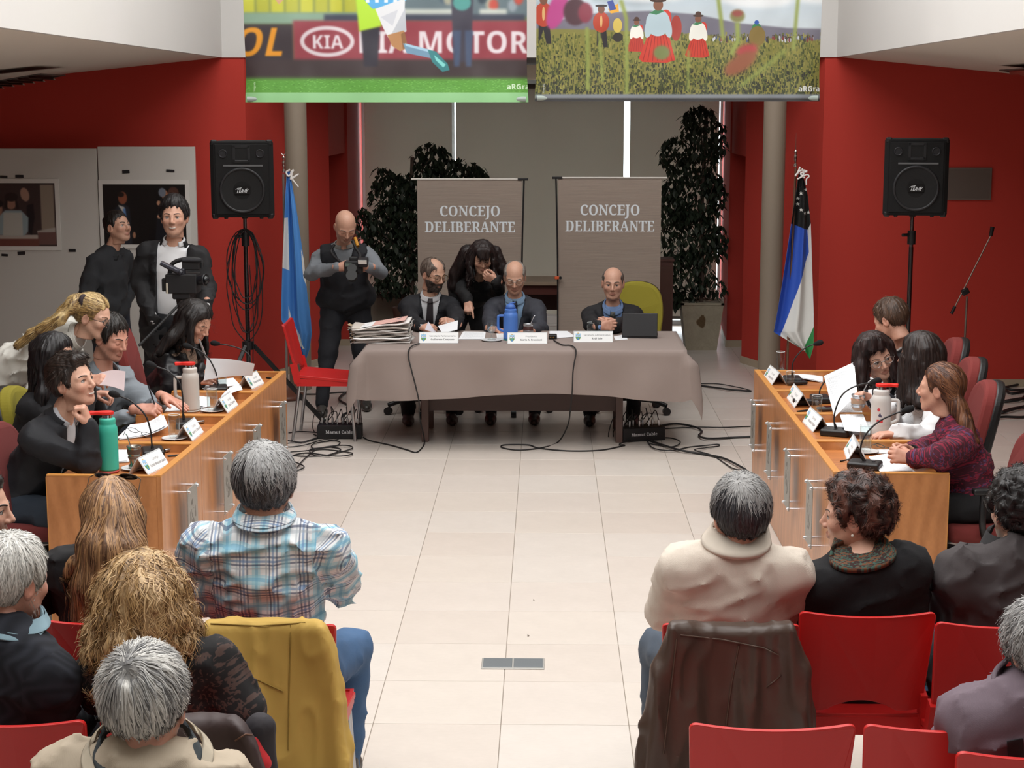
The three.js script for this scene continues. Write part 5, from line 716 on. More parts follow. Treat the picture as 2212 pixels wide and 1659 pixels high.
// furniture seen behind the banner stands
{
  const Z = 16.2, a = W(1095, 612, Z), b = W(1420, 612, Z), o = thing('back_desk', 'long dark desk with a beige top behind the banner stands', 'desk', V((a.x + b.x) / 2, 0, -Z)), w = b.x - a.x, h = a.y;
  mesh('desk_top', rbox(w, 0.035, 0.55, 0.004, 0, h + 0.0, -0.25), M('#a4937e', 0.6), o); mesh('apron', box(w - 0.04, 0.09, 0.02, 0, h - 0.065, -0.03), M('#5b2f27', 0.5), o); mesh('modesty_panel', box(w - 0.04, 0.18, 0.02, 0, h - 0.2, -0.3), M('#43251f', 0.5), o);
  for (const s of [-1, 1]) mesh('end_panel', box(0.03, h, 0.5, s * (w / 2 - 0.03), h / 2, -0.25), darkWood, o);
  const c = W(1378, 565, 15.9), d = W(1455, 565, 15.9), k = thing('dark_cabinet', 'tall dark brown cabinet side beside the concrete planter', 'cabinet', V((c.x + d.x) / 2, 0, -15.95)); mesh('carcass', box(d.x - c.x, c.y, 0.25, 0, c.y / 2, -0.1), darkWood, k); mesh('top', box(d.x - c.x + 0.02, 0.02, 0.27, 0, c.y + 0.01, -0.1), darkWood, k); mesh('door', box((d.x - c.x) * 0.9, c.y * 0.9, 0.012, 0, c.y / 2, 0.03), M('#45291f', 0.5), k);
  const e = W(800, 636, 17.0), f = W(872, 636, 17.0), n = thing('low_cabinet', 'low grey-beige cabinet with a dark top behind the photographer', 'cabinet', V((e.x + f.x) / 2, 0, -17)); mesh('body', box(f.x - e.x, e.y - 0.03, 0.3, 0, (e.y - 0.03) / 2, -0.15), M('#8b8173', 0.7), n); mesh('top', box(f.x - e.x + 0.03, 0.03, 0.33, 0, e.y - 0.015, -0.15), M('#4a2c2a', 0.5), n);
  for (const [i, [x0, x1, yt, yb]] of [[1183, 1206, 684, 699], [1182, 1207, 700, 722]].entries()) { const p = W(x0, yt, 15.6), q2 = W(x1, yb, 15.6); if (i === 1) { const s = thing('white_crate', 'white crate on the floor behind the front table, holding up a smaller box', 'box', V((p.x + q2.x) / 2, 0, -15.6)); mesh('box_body', rbox(0.16, p.y, 0.2, 0.008, 0, p.y / 2, -0.1), M('#f2f2ec', 0.7), s); mesh('lid', rbox(0.168, 0.02, 0.208, 0.004, 0, p.y - 0.01, -0.1), M('#fafaf5', 0.7), s); } else { const y0 = W(1190, 700, 15.6).y, s = thing('white_box', 'smaller white box standing on the white crate behind the table', 'box', V((p.x + q2.x) / 2, y0, -15.6)); mesh('box_body', warp(rbox(0.15, p.y - y0, 0.18, 0.006, 0, (p.y - y0) / 2, -0.1), (v) => V(v.x, v.y * (1 - 0.9 * v.x), v.z)), M('#f4f3ee', 0.7), s); mesh('flap', box(0.1, 0.004, 0.1, 0, (p.y - y0) * 0.8, -0.18), M('#fafaf5', 0.7), s); } }
  const tg = thing('orange_marker', 'orange clip hanging on the pole of the second banner stand', 'clip', W(1203, 600, 14.66)); mesh('clip_body', rbox(0.04, 0.024, 0.02, 0.005), M('#c8562a', 0.6), tg); mesh('knob', T(cyl(0.012, 0.012, 0.03), 0.03, 0, 0, Math.PI / 2), blackP, tg);
  const sk = thing('wall_socket', 'white wall socket on the red side wall behind the concrete planter', 'socket', W(1561, 652, 17.3)); mesh('socket_plate', rbox(0.012, 0.09, 0.12, 0.003), M('#d9d2cc', 0.5), sk); mesh('plug', rbox(0.03, 0.03, 0.03, 0.006, -0.015, 0.01, 0), M('#3a2a28', 0.6), sk);
}
// ------------------------------------------------------------------ chairs
const redPl = M('#c3211f', 0.42);
const backShape = (w0, w1, h) => { const s = new THREE.Shape(); s.moveTo(-w0 / 2, 0); s.lineTo(-w1 / 2 + 0.002, h - 0.02); s.quadraticCurveTo(-w1 / 2, h, -w1 / 2 + 0.02, h - 0.001); s.quadraticCurveTo(0, h - 0.028, w1 / 2 - 0.02, h - 0.001); s.quadraticCurveTo(w1 / 2, h, w1 / 2 - 0.002, h - 0.02); s.lineTo(w0 / 2, 0); s.quadraticCurveTo(w0 * 0.3, -0.014, w0 * 0.26, 0.004); s.quadraticCurveTo(0, 0.06, -w0 * 0.26, 0.004); s.quadraticCurveTo(-w0 * 0.3, -0.014, -w0 / 2, 0); return s; };
const chairBackG = warp(extr(backShape(0.385, 0.42, 0.335), 0.012, 0.003, 16), (p) => V(p.x, 0.505 + p.y, -0.205 - 0.16 * p.y + 0.35 * p.x * p.x - 0.02 + p.z - 0.28 * p.y * p.y));
const chairSeatG = (() => { const s = new THREE.Shape(); s.moveTo(-0.2, -0.2); s.lineTo(-0.21, 0.17); s.quadraticCurveTo(-0.205, 0.215, -0.16, 0.218); s.lineTo(0.16, 0.218); s.quadraticCurveTo(0.205, 0.215, 0.21, 0.17); s.lineTo(0.2, -0.2); s.closePath(); return warp(extr(s, 0.014, 0.004, 10).rotateX(Math.PI / 2), (p) => V(p.x, 0.455 + p.y + 0.03 * sstep(-0.12, -0.24, p.z) - 0.02 * sstep(0.12, 0.22, p.z) - 0.012 * (1 - Math.pow(p.x / 0.21, 2)), p.z)); })();
const chairSideG = [-1, 1].map((s) => barBox(V(s * 0.2, 0.42, -0.19), V(s * 0.196, 0.56, -0.222), 0.02, 0.05)), chairSkirtG = [box(0.40, 0.045, 0.012, 0, 0.425, 0.2), box(0.012, 0.05, 0.4, -0.2, 0.425, 0), box(0.012, 0.05, 0.4, 0.2, 0.425, 0), box(0.40, 0.06, 0.012, 0, 0.44, -0.2)];
const legG = [[-1, 1], [1, 1], [-1, -1], [1, -1]].map(([sx, sz]) => rod(V(sx * 0.185, 0.425, sz * 0.18), V(sx * 0.205, 0, sz * 0.225 - 0.012), 0.0125));
let chairProto;
function redChair(label, x, z, turn, sy = 1) {
  if (!chairProto) { const o = thing('plastic_chair', label, 'chair', V(x, 0, z), turn, 'red plastic chairs'); mesh('backrest', chairBackG, redPl, o); const s = mesh('seat', chairSeatG, redPl, o); mesh('skirt', mg(chairSkirtG), redPl, s); for (const g of chairSideG) mesh('upright', g, redPl, o); for (const g of legG) mesh('leg', g, steel, o); return (chairProto = o); }
  const c = copyOf(chairProto, V(x, 0, z), turn, label); c.scale.y = sy; return c;
}
// office chair: seat at the origin facing +z
function officeChair(label, x, z, turn, fabric, o2 = {}) {
  const o = thing('office_chair', label, 'office chair', V(x, 0, z), turn, 'office chairs'), fm = M(fabric, 0.9, { bumpMap: fabricBump, bumpScale: 0.001 }), H = o2.top ?? 0.98, w = o2.w ?? 0.42;
  mesh('seat', T(rbox(0.47, 0.08, 0.46, 0.035, 0, 0.44, 0, 3), 0, 0, 0), fm, o);
  const sh = new THREE.Shape(); const hb = H - 0.52; sh.moveTo(-w * 0.38, 0); sh.quadraticCurveTo(-w * 0.52, hb * 0.5, -w * 0.42, hb * 0.8); sh.quadraticCurveTo(-w * 0.34, hb, 0, hb); sh.quadraticCurveTo(w * 0.34, hb, w * 0.42, hb * 0.8); sh.quadraticCurveTo(w * 0.52, hb * 0.5, w * 0.38, 0); sh.quadraticCurveTo(0, -0.03, -w * 0.38, 0);
  const bend = (g, dz) => warp(g, (p) => V(p.x, p.y + 0.52, -0.2 - p.y * 0.22 + 0.45 * p.x * p.x + p.z + dz));
  mesh('backrest', bend(extr(sh, 0.035, 0.02, 12), 0), fm, o); mesh('back_shell', bend(extr(sh, 0.02, 0.02, 12), -0.035), blackP, o);
  mesh('back_bar', tube([V(0, 0.4, -0.1), V(0, 0.4, -0.26), V(0, 0.62, -0.28)], 0.02, 20, 8), blackP, o);
  mesh('column', cyl(0.025, 0.03, 0.3, 0, 0.26, 0), blackP, o); mesh('mechanism', rbox(0.2, 0.05, 0.2, 0.01, 0, 0.385, 0), blackP, o);
  for (let i = 0; i < 5; i++) { const a = i * 1.2566 + 0.3, e = V(Math.cos(a) * 0.29, 0.075, Math.sin(a) * 0.29), lg = mesh('base_spoke', tube([V(0, 0.11, 0), V(e.x * 0.6, 0.105, e.z * 0.6), e], 0.018, 12, 7), blackP, o); mesh('caster', T(cyl(0.03, 0.03, 0.04), e.x, 0.03, e.z, Math.PI / 2, a), blackP, lg); }
  if (o2.arms) for (const s of [-1, 1]) mesh('armrest', [rbox(0.05, 0.03, 0.26, 0.012, s * 0.28, 0.66, 0.02), tube([V(s * 0.28, 0.65, 0.1), V(s * 0.29, 0.5, 0.1), V(s * 0.2, 0.4, 0.05)], 0.016, 16, 7)], blackP, o);
  return o;
}
redChair('red plastic chair turned sideways against the end of the front table', G(708, 933, 0).x + 0.03, -12.15, Math.PI / 2);
{
  const A = (px, Z) => W(px, 1000, Z).x;
  redChair('red plastic chair under the curly-haired woman with the patterned scarf', W(1873, 1330, 5.12).x, -5.12 - 0.28, Math.PI);
  redChair('empty red plastic chair in the aisle behind the draped brown leather jacket', W(1667, 1600, 4.15).x, -4.15 - 0.28, Math.PI);
  redChair('empty red plastic chair between the lilac jacket and the aisle chair', W(1985, 1600, 4.15).x + 0.07, -4.15 - 0.28, Math.PI);
  redChair('red plastic chair behind the man in the dark grey jacket', W(2170, 1360, 5.02).x, -5.02 - 0.28, Math.PI);
  redChair('red plastic chair under the woman with long straight hair', W(215, 1340, 5.0).x, -5.0 - 0.28, Math.PI);
  redChair('red plastic chair under the young man seen in profile beside the white-haired man', W(-50, 1360, 5.0).x, -5.0 - 0.28, Math.PI);
  redChair('red plastic chair hidden under the yellow jacket', W(574, 1350, 5.0).x, -5.32, Math.PI, 0.97);
  redChair('red plastic chair hidden under the brown leather jacket', W(1580, 1345, 5.05).x, -5.35, Math.PI, 0.97);
  redChair('red plastic chair under the blonde woman in black lace', W(400, 1600, 4.1).x, -4.42, Math.PI);
  redChair('red plastic chair under the white-haired man in the navy sweater', W(0, 1600, 4.1).x, -4.42, Math.PI);
  redChair('red plastic chair under the woman in the lilac jacket', W(2260, 1600, 3.95).x, -4.25, Math.PI);
  const maroon = '#7c2f2c';
  officeChair('maroon office chair with black armrests under the burgundy cardigan woman', W(2110, 1085, 7.85).x + 0.04, -7.85, -Math.PI / 2 + 0.05, maroon, { arms: true, top: 0.86 });
  officeChair('maroon office chair behind the woman in the white blouse', W(2116, 900, 8.75).x - 0.24, -8.75, -Math.PI / 2 - 0.05, maroon, { top: 0.96, w: 0.37 });
  officeChair('maroon office chair behind the bespectacled woman in the striped blouse', W(2082, 850, 9.5).x - 0.24, -9.5, -Math.PI / 2 - 0.05, maroon, { top: 0.97, w: 0.37 });
  officeChair('maroon office chair behind the short-haired man beside the boom stand', W(2048, 800, 10.3).x - 0.24, -10.3, -Math.PI / 2 - 0.05, maroon, { top: 0.97, w: 0.37 });
  officeChair('maroon office chair behind the woman in the black leather jacket', W(262, 770, 10.25).x + 0.26, -10.35, Math.PI / 2 + 0.05, maroon, { top: 1.04, w: 0.38 });
  officeChair('maroon office chair under the grey-shirted man', W(150, 930, 9.35).x + 0.02, -9.35, Math.PI / 2, maroon, { top: 0.8 });
  officeChair('mustard office chair behind the woman with long black hair', W(34, 900, 8.65).x + 0.26, -8.62, Math.PI / 2, '#8c8226', { top: 0.93 });
  officeChair('maroon office chair under the young man with his chin on his fist', W(-12, 950, 7.75).x + 0.25, -7.78, Math.PI / 2, '#6e2c2a', { top: 0.9 });
  officeChair('mustard office chair behind the bald man with clasped hands', W(1345, 660, 13.2).x + 0.08, -13.15, -0.15, '#8c8226', { top: 0.98 });
  officeChair('black office chair under the bearded man at the front table', W(915, 700, 13.1).x, -13.1, 0, '#1d1c1f', { top: 0.8 });
  officeChair('black office chair under the president at the front table', W(1110, 700, 13.2).x, -13.2, 0, '#1d1c1f', { top: 0.8 });
}
// ------------------------------------------------------------------ television camera on its tripod
{
  const Z = 11.0, c = W(395, 600, Z), o = thing('television_camera', 'black shoulder television camera with a viewfinder in front of the man in the white shirt', 'camera', c), q = (px, py, dz = 0) => W(px, py, Z).sub(c).add(V(0, 0, dz));
  const B = (x0, y0, x1, y1, d, dz, m = blackM, r = 0.008) => { const a = q(x0, y0, dz), b = q(x1, y1, dz); return rbox(Math.abs(b.x - a.x), Math.abs(a.y - b.y), d, r, (a.x + b.x) / 2, (a.y + b.y) / 2, dz); };
  mesh('body', [B(362, 590, 430, 632, 0.16, 0), B(352, 600, 372, 628, 0.14, -0.02)], blackM, o);
  mesh('handle', [tube([q(366, 592), q(372, 570), q(398, 560), q(432, 562), q(436, 578)], 0.014, 30, 8), B(396, 562, 434, 582, 0.07, 0.02)], blackM, o);
  mesh('microphone', rod(q(398, 561, 0.05), q(440, 561, 0.06), 0.013), M('#232327', 0.8), o);
  mesh('viewfinder', [rod(q(352, 566, 0.06), q(398, 588, 0.07), 0.017, 0.021), B(394, 578, 404, 592, 0.06, 0.05)], M('#2b2c33', 0.4), o); mesh('side_screen', T(rbox(0.13, 0.02, 0.05, 0.006), ...q(374, 574, 0.09).toArray(), 0, 0, -0.46), M('#3b3d47', 0.35), o);
  mesh('lens', [rod(q(426, 606, 0.03), q(446, 602, 0.06), 0.03, 0.036), T(new THREE.TorusGeometry(0.037, 0.005, 8, 28), ...q(449, 602, 0.07).toArray(), 0, 1.15)], M('#1d1d21', 0.3), o);
  mesh('lens_glass', ball(0.03, ...q(447, 602, 0.065).toArray()), M('#101418', 0.08), o);
  mesh('label_plate', T(box(0.012, 0.07, 0.002), ...q(367, 620, 0.083).toArray()), M('#c9c3b2', 0.5), o);
  const t = thing('camera_tripod', 'black video tripod carrying the television camera', 'tripod', V(c.x, 0, c.z)), y0 = c.y - 0.11;
  mesh('head', [rbox(0.12, 0.05, 0.14, 0.012, 0, y0 - 0.0, 0), cyl(0.05, 0.04, 0.08, 0, y0 - 0.06, 0)], blackM, t); mesh('pan_handle', rod(V(0.02, y0 - 0.02, 0.04), V(-0.24, y0 - 0.3, 0.26), 0.009), blackM, t); mesh('column', cyl(0.022, 0.022, 0.35, 0, y0 - 0.25, 0), blackM, t);
  for (let i = 0; i < 3; i++) { const a = i * 2.094 + 0.9, e = V(Math.cos(a) * 0.3, 0.01, Math.sin(a) * 0.3), lg = mesh('leg', [barBox(V(Math.cos(a) * 0.04, y0 - 0.12, Math.sin(a) * 0.04), e, 0.03, 0.03)], blackM, t); mesh('foot', ball(0.02, e.x, 0.02, e.z, 10), blackM, lg); }
}

// ------------------------------------------------------------------ people: heads
const lenc = (x, y, z) => Math.sqrt(x * x + y * y + z * z);
const eSd = (x, y, z, cx, cy, cz, rx, ry, rz) => { const a = x - cx, b = y - cy, c = z - cz, k0 = lenc(a / rx, b / ry, c / rz), k1 = lenc(a / rx / rx, b / ry / ry, c / rz / rz); return k1 < 1e-9 ? -rx : k0 * (k0 - 1) / k1; };
const cSd = (x, y, z, ax, ay, az, bx, by, bz, ra, rb) => { const dx = bx - ax, dy = by - ay, dz = bz - az; let h = ((x - ax) * dx + (y - ay) * dy + (z - az) * dz) / (dx * dx + dy * dy + dz * dz); h = clamp(h, 0, 1); return lenc(x - ax - dx * h, y - ay - dy * h, z - az - dz * h) - mix(ra, rb, h); };
function headSdf(v) {                                               // head-local metres: x to the person's left, y up, z out of the face
  const f = v.f ? 1 : 0, jw = f ? 0.92 : 1, nl = f ? 0.9 : 1;
  return (X, y, z) => {
    const x = Math.abs(X);
    let d = eSd(x, y, z, 0, 0.028, -0.016, 0.0765, 0.086, 0.098);
    d = smin(d, eSd(x, y, z, 0, -0.028, 0.028, 0.0625 * jw, 0.082, 0.062), 0.03);
    d = smin(d, cSd(x, y, z, 0.053 * jw, -0.045, -0.002, 0.026 * jw, -0.097, 0.052, 0.017, 0.0165), 0.03);
    d = smin(d, lenc(x, y + 0.103, z - 0.064) - 0.0185, 0.025);
    d = smin(d, lenc(x - 0.041, y + 0.028, z - 0.06) - (f ? 0.021 : 0.02), 0.02);
    d = smin(d, cSd(x, y, z, 0.012, 0.013, 0.082, 0.046, 0.011, 0.066, f ? 0.008 : 0.0105, 0.009), 0.014);
    d = smax(d, -(lenc(x - 0.032, y + 0.004, z - 0.0985) - 0.0165), 0.012);
    let lid = lenc(x - 0.0315, y + 0.005, z - 0.0715) - 0.0152;
    if (v.open) lid = smax(lid, -(Math.abs(y + 0.0055) - 0.0042), 0.002);
    d = smin(d, lid, 0.003);
    if (v.open) d = smax(d, -smax(Math.abs(y + 0.0055) - 0.004, smax(Math.abs(x - 0.0315) - 0.013, 0.076 - z, 0.002), 0.002), 0.002);
    d = smin(d, cSd(x, y, z, 0, 0.006, 0.086, 0, -0.034 * nl, 0.107, 0.0075, 0.0105), 0.012);
    d = smin(d, lenc(x - 0.0105, y + 0.040, z - 0.096) - 0.0085, 0.007);
    d = smin(d, cSd(x, y, z, 0, -0.0655, 0.0885, 0.02, -0.068, 0.080, f ? 0.0066 : 0.0056, 0.004), 0.006);
    d = smin(d, cSd(x, y, z, 0, -0.0775, 0.0865, 0.017, -0.0745, 0.080, f ? 0.0076 : 0.0066, 0.004), 0.006);
    d = smax(d, -cSd(x, y, z, 0, -0.0713, 0.097, 0.022, -0.0705, 0.087, 0.0024, 0.002), 0.003);
    const c = Math.cos(0.25), s = Math.sin(0.25), ez = (z + 0.008) * c - (y + 0.012) * s, ey = (y + 0.012) * c + (z + 0.008) * s, ex = x - 0.079 - 0.25 * Math.max(0, -ez);
    let ear = eSd(ex, ey, ez, 0, 0, 0, 0.0085, 0.033, 0.021); ear = smax(ear, -eSd(ex, ey, ez, 0.008, 0.004, 0.002, 0.006, 0.02, 0.012), 0.004);
    d = smin(d, ear, 0.006);
    return smin(d, cSd(x, y, z, 0, -0.06, -0.022, 0, -0.15, -0.035, 0.05, 0.054), 0.03);
  };
}
const headCache = new Map();
function headBase(v, cell) {
  const key = [v.f, v.open, cell].join();
  if (!headCache.has(key)) { const f = headSdf(v); headCache.set(key, { f, g: netMesh((x, y, z) => smax(f(x, y, z), -0.135 - y, 0.01), V(-0.115, -0.15, -0.13), V(0.115, 0.13, 0.135), cell) }); }
  return headCache.get(key);
}
const lin = (c) => { const k = C(c); return [k.r, k.g, k.b]; };
const paint = (g, fn) => { const p = g.attributes.position, a = new Float32Array(p.count * 3); for (let i = 0; i < p.count; i++) { const c = fn(p.getX(i), p.getY(i), p.getZ(i), i); a[3 * i] = c[0]; a[3 * i + 1] = c[1]; a[3 * i + 2] = c[2]; } g.setAttribute('color', new THREE.BufferAttribute(a, 3)); return g; };
const mixc = (a, b, t) => [mix(a[0], b[0], t), mix(a[1], b[1], t), mix(a[2], b[2], t)];
function headGeo(sp) {                                              // skin, lips, eyes and brows of one head, coloured
  const v = { f: sp.f, open: sp.eyes !== 'down' }, { f, g: g0 } = headBase(v, sp.back ? 0.006 : sp.far ? 0.005 : 0.0038), g = g0.clone(), skin = lin(sp.skin ?? '#b98a6f'), lip = mixc(skin, lin('#8e3f38'), sp.lip ?? 0.55), ruddy = mixc(skin, lin('#a84a3a'), 0.35), hairC = lin(sp.brow ?? '#2a1f1a');
  paint(g, (x, y, z) => {
    let c = mixc(skin, ruddy, clamp(1.2 - lenc((Math.abs(x) - 0.04) / 0.03, (y + 0.035) / 0.03, (z - 0.07) / 0.05), 0, 1) * 0.6 + clamp(1 - lenc(x / 0.02, (y + 0.035) / 0.025, (z - 0.1) / 0.025), 0, 1) * 0.5 + (Math.abs(x) > 0.074 ? 0.5 : 0));
    if (sp.stubble) { const m = sstep(-0.028, -0.05, y) * sstep(-0.03, 0.02, z) * (1 - 0.9 * sstep(1, 0.6, lenc(x / 0.024, (y + 0.071) / 0.012, 0))); c = mixc(c, hairC, sp.stubble * m * (0.7 + 0.5 * hsh(Math.round(x * 900), Math.round(y * 900), Math.round(z * 900)))); }
    if (z > 0.07 && lenc(x / 0.0225, (y + 0.0715) / 0.0125, 0) < 1) c = mixc(c, lip, 0.9);
    const k = 1 + 0.06 * noise3(x * 160, y * 160, z * 160); return [c[0] * k, c[1] * k, c[2] * k];
  });
  const parts = [g], surf = (x, y) => { let z = 0.125; while (z > 0.03 && f(x, y, z) > 0) z -= 0.0006; return z; };
  if (!sp.back) for (const s of [-1, 1]) {
    const e = new THREE.SphereGeometry(0.0128, 20, 14), gx = clamp(sp.gaze?.[0] ?? 0, -1, 1) * 0.5, gy = clamp(sp.gaze?.[1] ?? 0, -1, 1) * 0.4, gd = V(Math.sin(gx), Math.sin(gy), 1).normalize();
    paint(e, (x, y, z) => { const a = Math.acos(clamp((x * gd.x + y * gd.y + z * gd.z) / 0.0128, -1, 1)); return a < 0.22 ? [0.004, 0.004, 0.004] : a < 0.48 ? [0.035, 0.02, 0.012] : [0.5, 0.46, 0.43]; });
    parts.push(e.translate(s * 0.0315, -0.005, 0.0725));
    const bl = [], pts = []; for (let i = 0; i <= 6; i++) { const t = i / 6, x = mix(0.013, 0.05, t), y = 0.0155 + 0.007 * Math.sin(t * 2.4) - 0.003 * t; pts.push(V(s * x, y, surf(x, y) + 0.0006)); }
    parts.push(paint(tube(pts, sp.f ? 0.0018 : 0.0028, 18, 6).scale(1, 1, 1), () => hairC));
    const ly = []; for (let i = 0; i <= 6; i++) { const t = i / 6, x = mix(0.0185, 0.0445, t), y = (v.open ? -0.001 + 0.004 * Math.sin(t * 3.14) : -0.011 - 0.002 * Math.sin(t * 3.14)); ly.push(V(s * x, y, surf(x, y) + 0.0004)); } parts.push(paint(tube(ly, 0.0012, 14, 5), () => [0.012, 0.008, 0.007]));
  }
  if (sp.teeth) { const q = []; for (let i = -6; i <= 6; i++) q.push(V(i * 0.003, -0.0708 + 0.00035 * i * i / 6, 0.0905 - 0.0002 * i * i)); parts.push(paint(tube(q, 0.0036, 24, 6), () => [0.62, 0.58, 0.52])); }
  return mg(parts);
}
// ------------------------------------------------------------------ hands
const handCache = new Map();
function handGeo(pose) {                                             // wrist at the origin, fingers along +y, thumb on +x, palm facing +z
  if (handCache.has(pose)) return handCache.get(pose);
  const curl = { relaxed: [0.35, 0.45, 0.3], flat: [0.1, 0.15, 0.1], fist: [1.35, 1.5, 1.0], grip: [0.85, 0.9, 0.5], point: [1.2, 1.4, 0.9], write: [0.9, 0.8, 0.5], clasp: [0.7, 0.95, 0.6] }[pose], F2 = new Field();
  F2.cap(V(0, -0.03, 0), V(0, 0.012, 0), 0.027, 0.026, 0.02); for (const [x, l] of [[-0.028, 0.078], [-0.01, 0.086], [0.01, 0.086], [0.026, 0.082]]) F2.cap(V(x * 0.6, 0.012, 0), V(x, l, 0), 0.0165, 0.0118, 0.014);
  const fl = [[-0.030, 0.078, 0.052], [-0.0105, 0.088, 0.068], [0.0105, 0.089, 0.074], [0.0295, 0.084, 0.067]];
  fl.forEach(([x, y, L], i) => { let a = 0, p = V(x, y, 0); const segs = [0.45, 0.31, 0.24], cl = pose === 'point' && i === 3 ? [0.15, 0.1, 0.05] : curl; for (let k = 0; k < 3; k++) { a += cl[k] * (pose === 'relaxed' ? 1 + 0.18 * (3 - i) : 1); const n = p.clone().add(V(x * (pose === 'flat' ? 0.25 : 0.06) * (k ? 0.3 : 1), Math.cos(a) * L * segs[k], Math.sin(a) * L * segs[k])); F2.cap(p, n, 0.0092 - k * 0.0008, 0.0086 - k * 0.0009, k ? 0.003 : 0.008); p = n; } });
  const tb = pose === 'fist' || pose === 'point' ? [V(0.022, 0.022, 0.006), V(0.036, 0.05, 0.026), V(0.026, 0.072, 0.042), V(0.006, 0.078, 0.046)] : pose === 'grip' || pose === 'write' || pose === 'clasp' ? [V(0.02, 0.018, 0.006), V(0.042, 0.045, 0.02), V(0.044, 0.074, 0.036), V(0.034, 0.095, 0.046)] : [V(0.02, 0.018, 0.002), V(0.046, 0.042, 0.008), V(0.058, 0.068, 0.014), V(0.064, 0.09, 0.018)];
  for (let k = 0; k < 3; k++) F2.cap(tb[k], tb[k + 1], [0.0145, 0.0108, 0.0098][k], [0.0112, 0.01, 0.0085][k], k ? 0.004 : 0.014);
  const [lo, hi] = F2.bounds(0.008), g = netMesh((x, y, z) => F2.d(x, y, z), lo, hi, 0.0044); handCache.set(pose, g); return g;
}
function placedHand(pose, left, wrist, dir, palm, s, skin) {
  const g = handGeo(pose).clone(); g.scale((left ? -1 : 1) * s, s, s); if (left) { const ix = g.index.array.slice(); for (let i = 0; i < ix.length; i += 3) { const t = ix[i]; ix[i] = ix[i + 1]; ix[i + 1] = t; } g.setIndex(new THREE.BufferAttribute(ix, 1)); }
  const y = dir.clone().normalize(), z = palm.clone().addScaledVector(y, -palm.dot(y)).normalize(), x = y.clone().cross(z), sk = lin(skin), rd = mixc(sk, lin('#a84a3a'), 0.3);
  paint(g, (a, b, c) => mixc(sk, rd, clamp(0.5 + 0.5 * noise3(a * 60, b * 60, c * 60), 0, 1)));
  g.applyMatrix4(new THREE.Matrix4().makeBasis(x, y, z).setPosition(wrist)); g.computeVertexNormals(); return g;
}
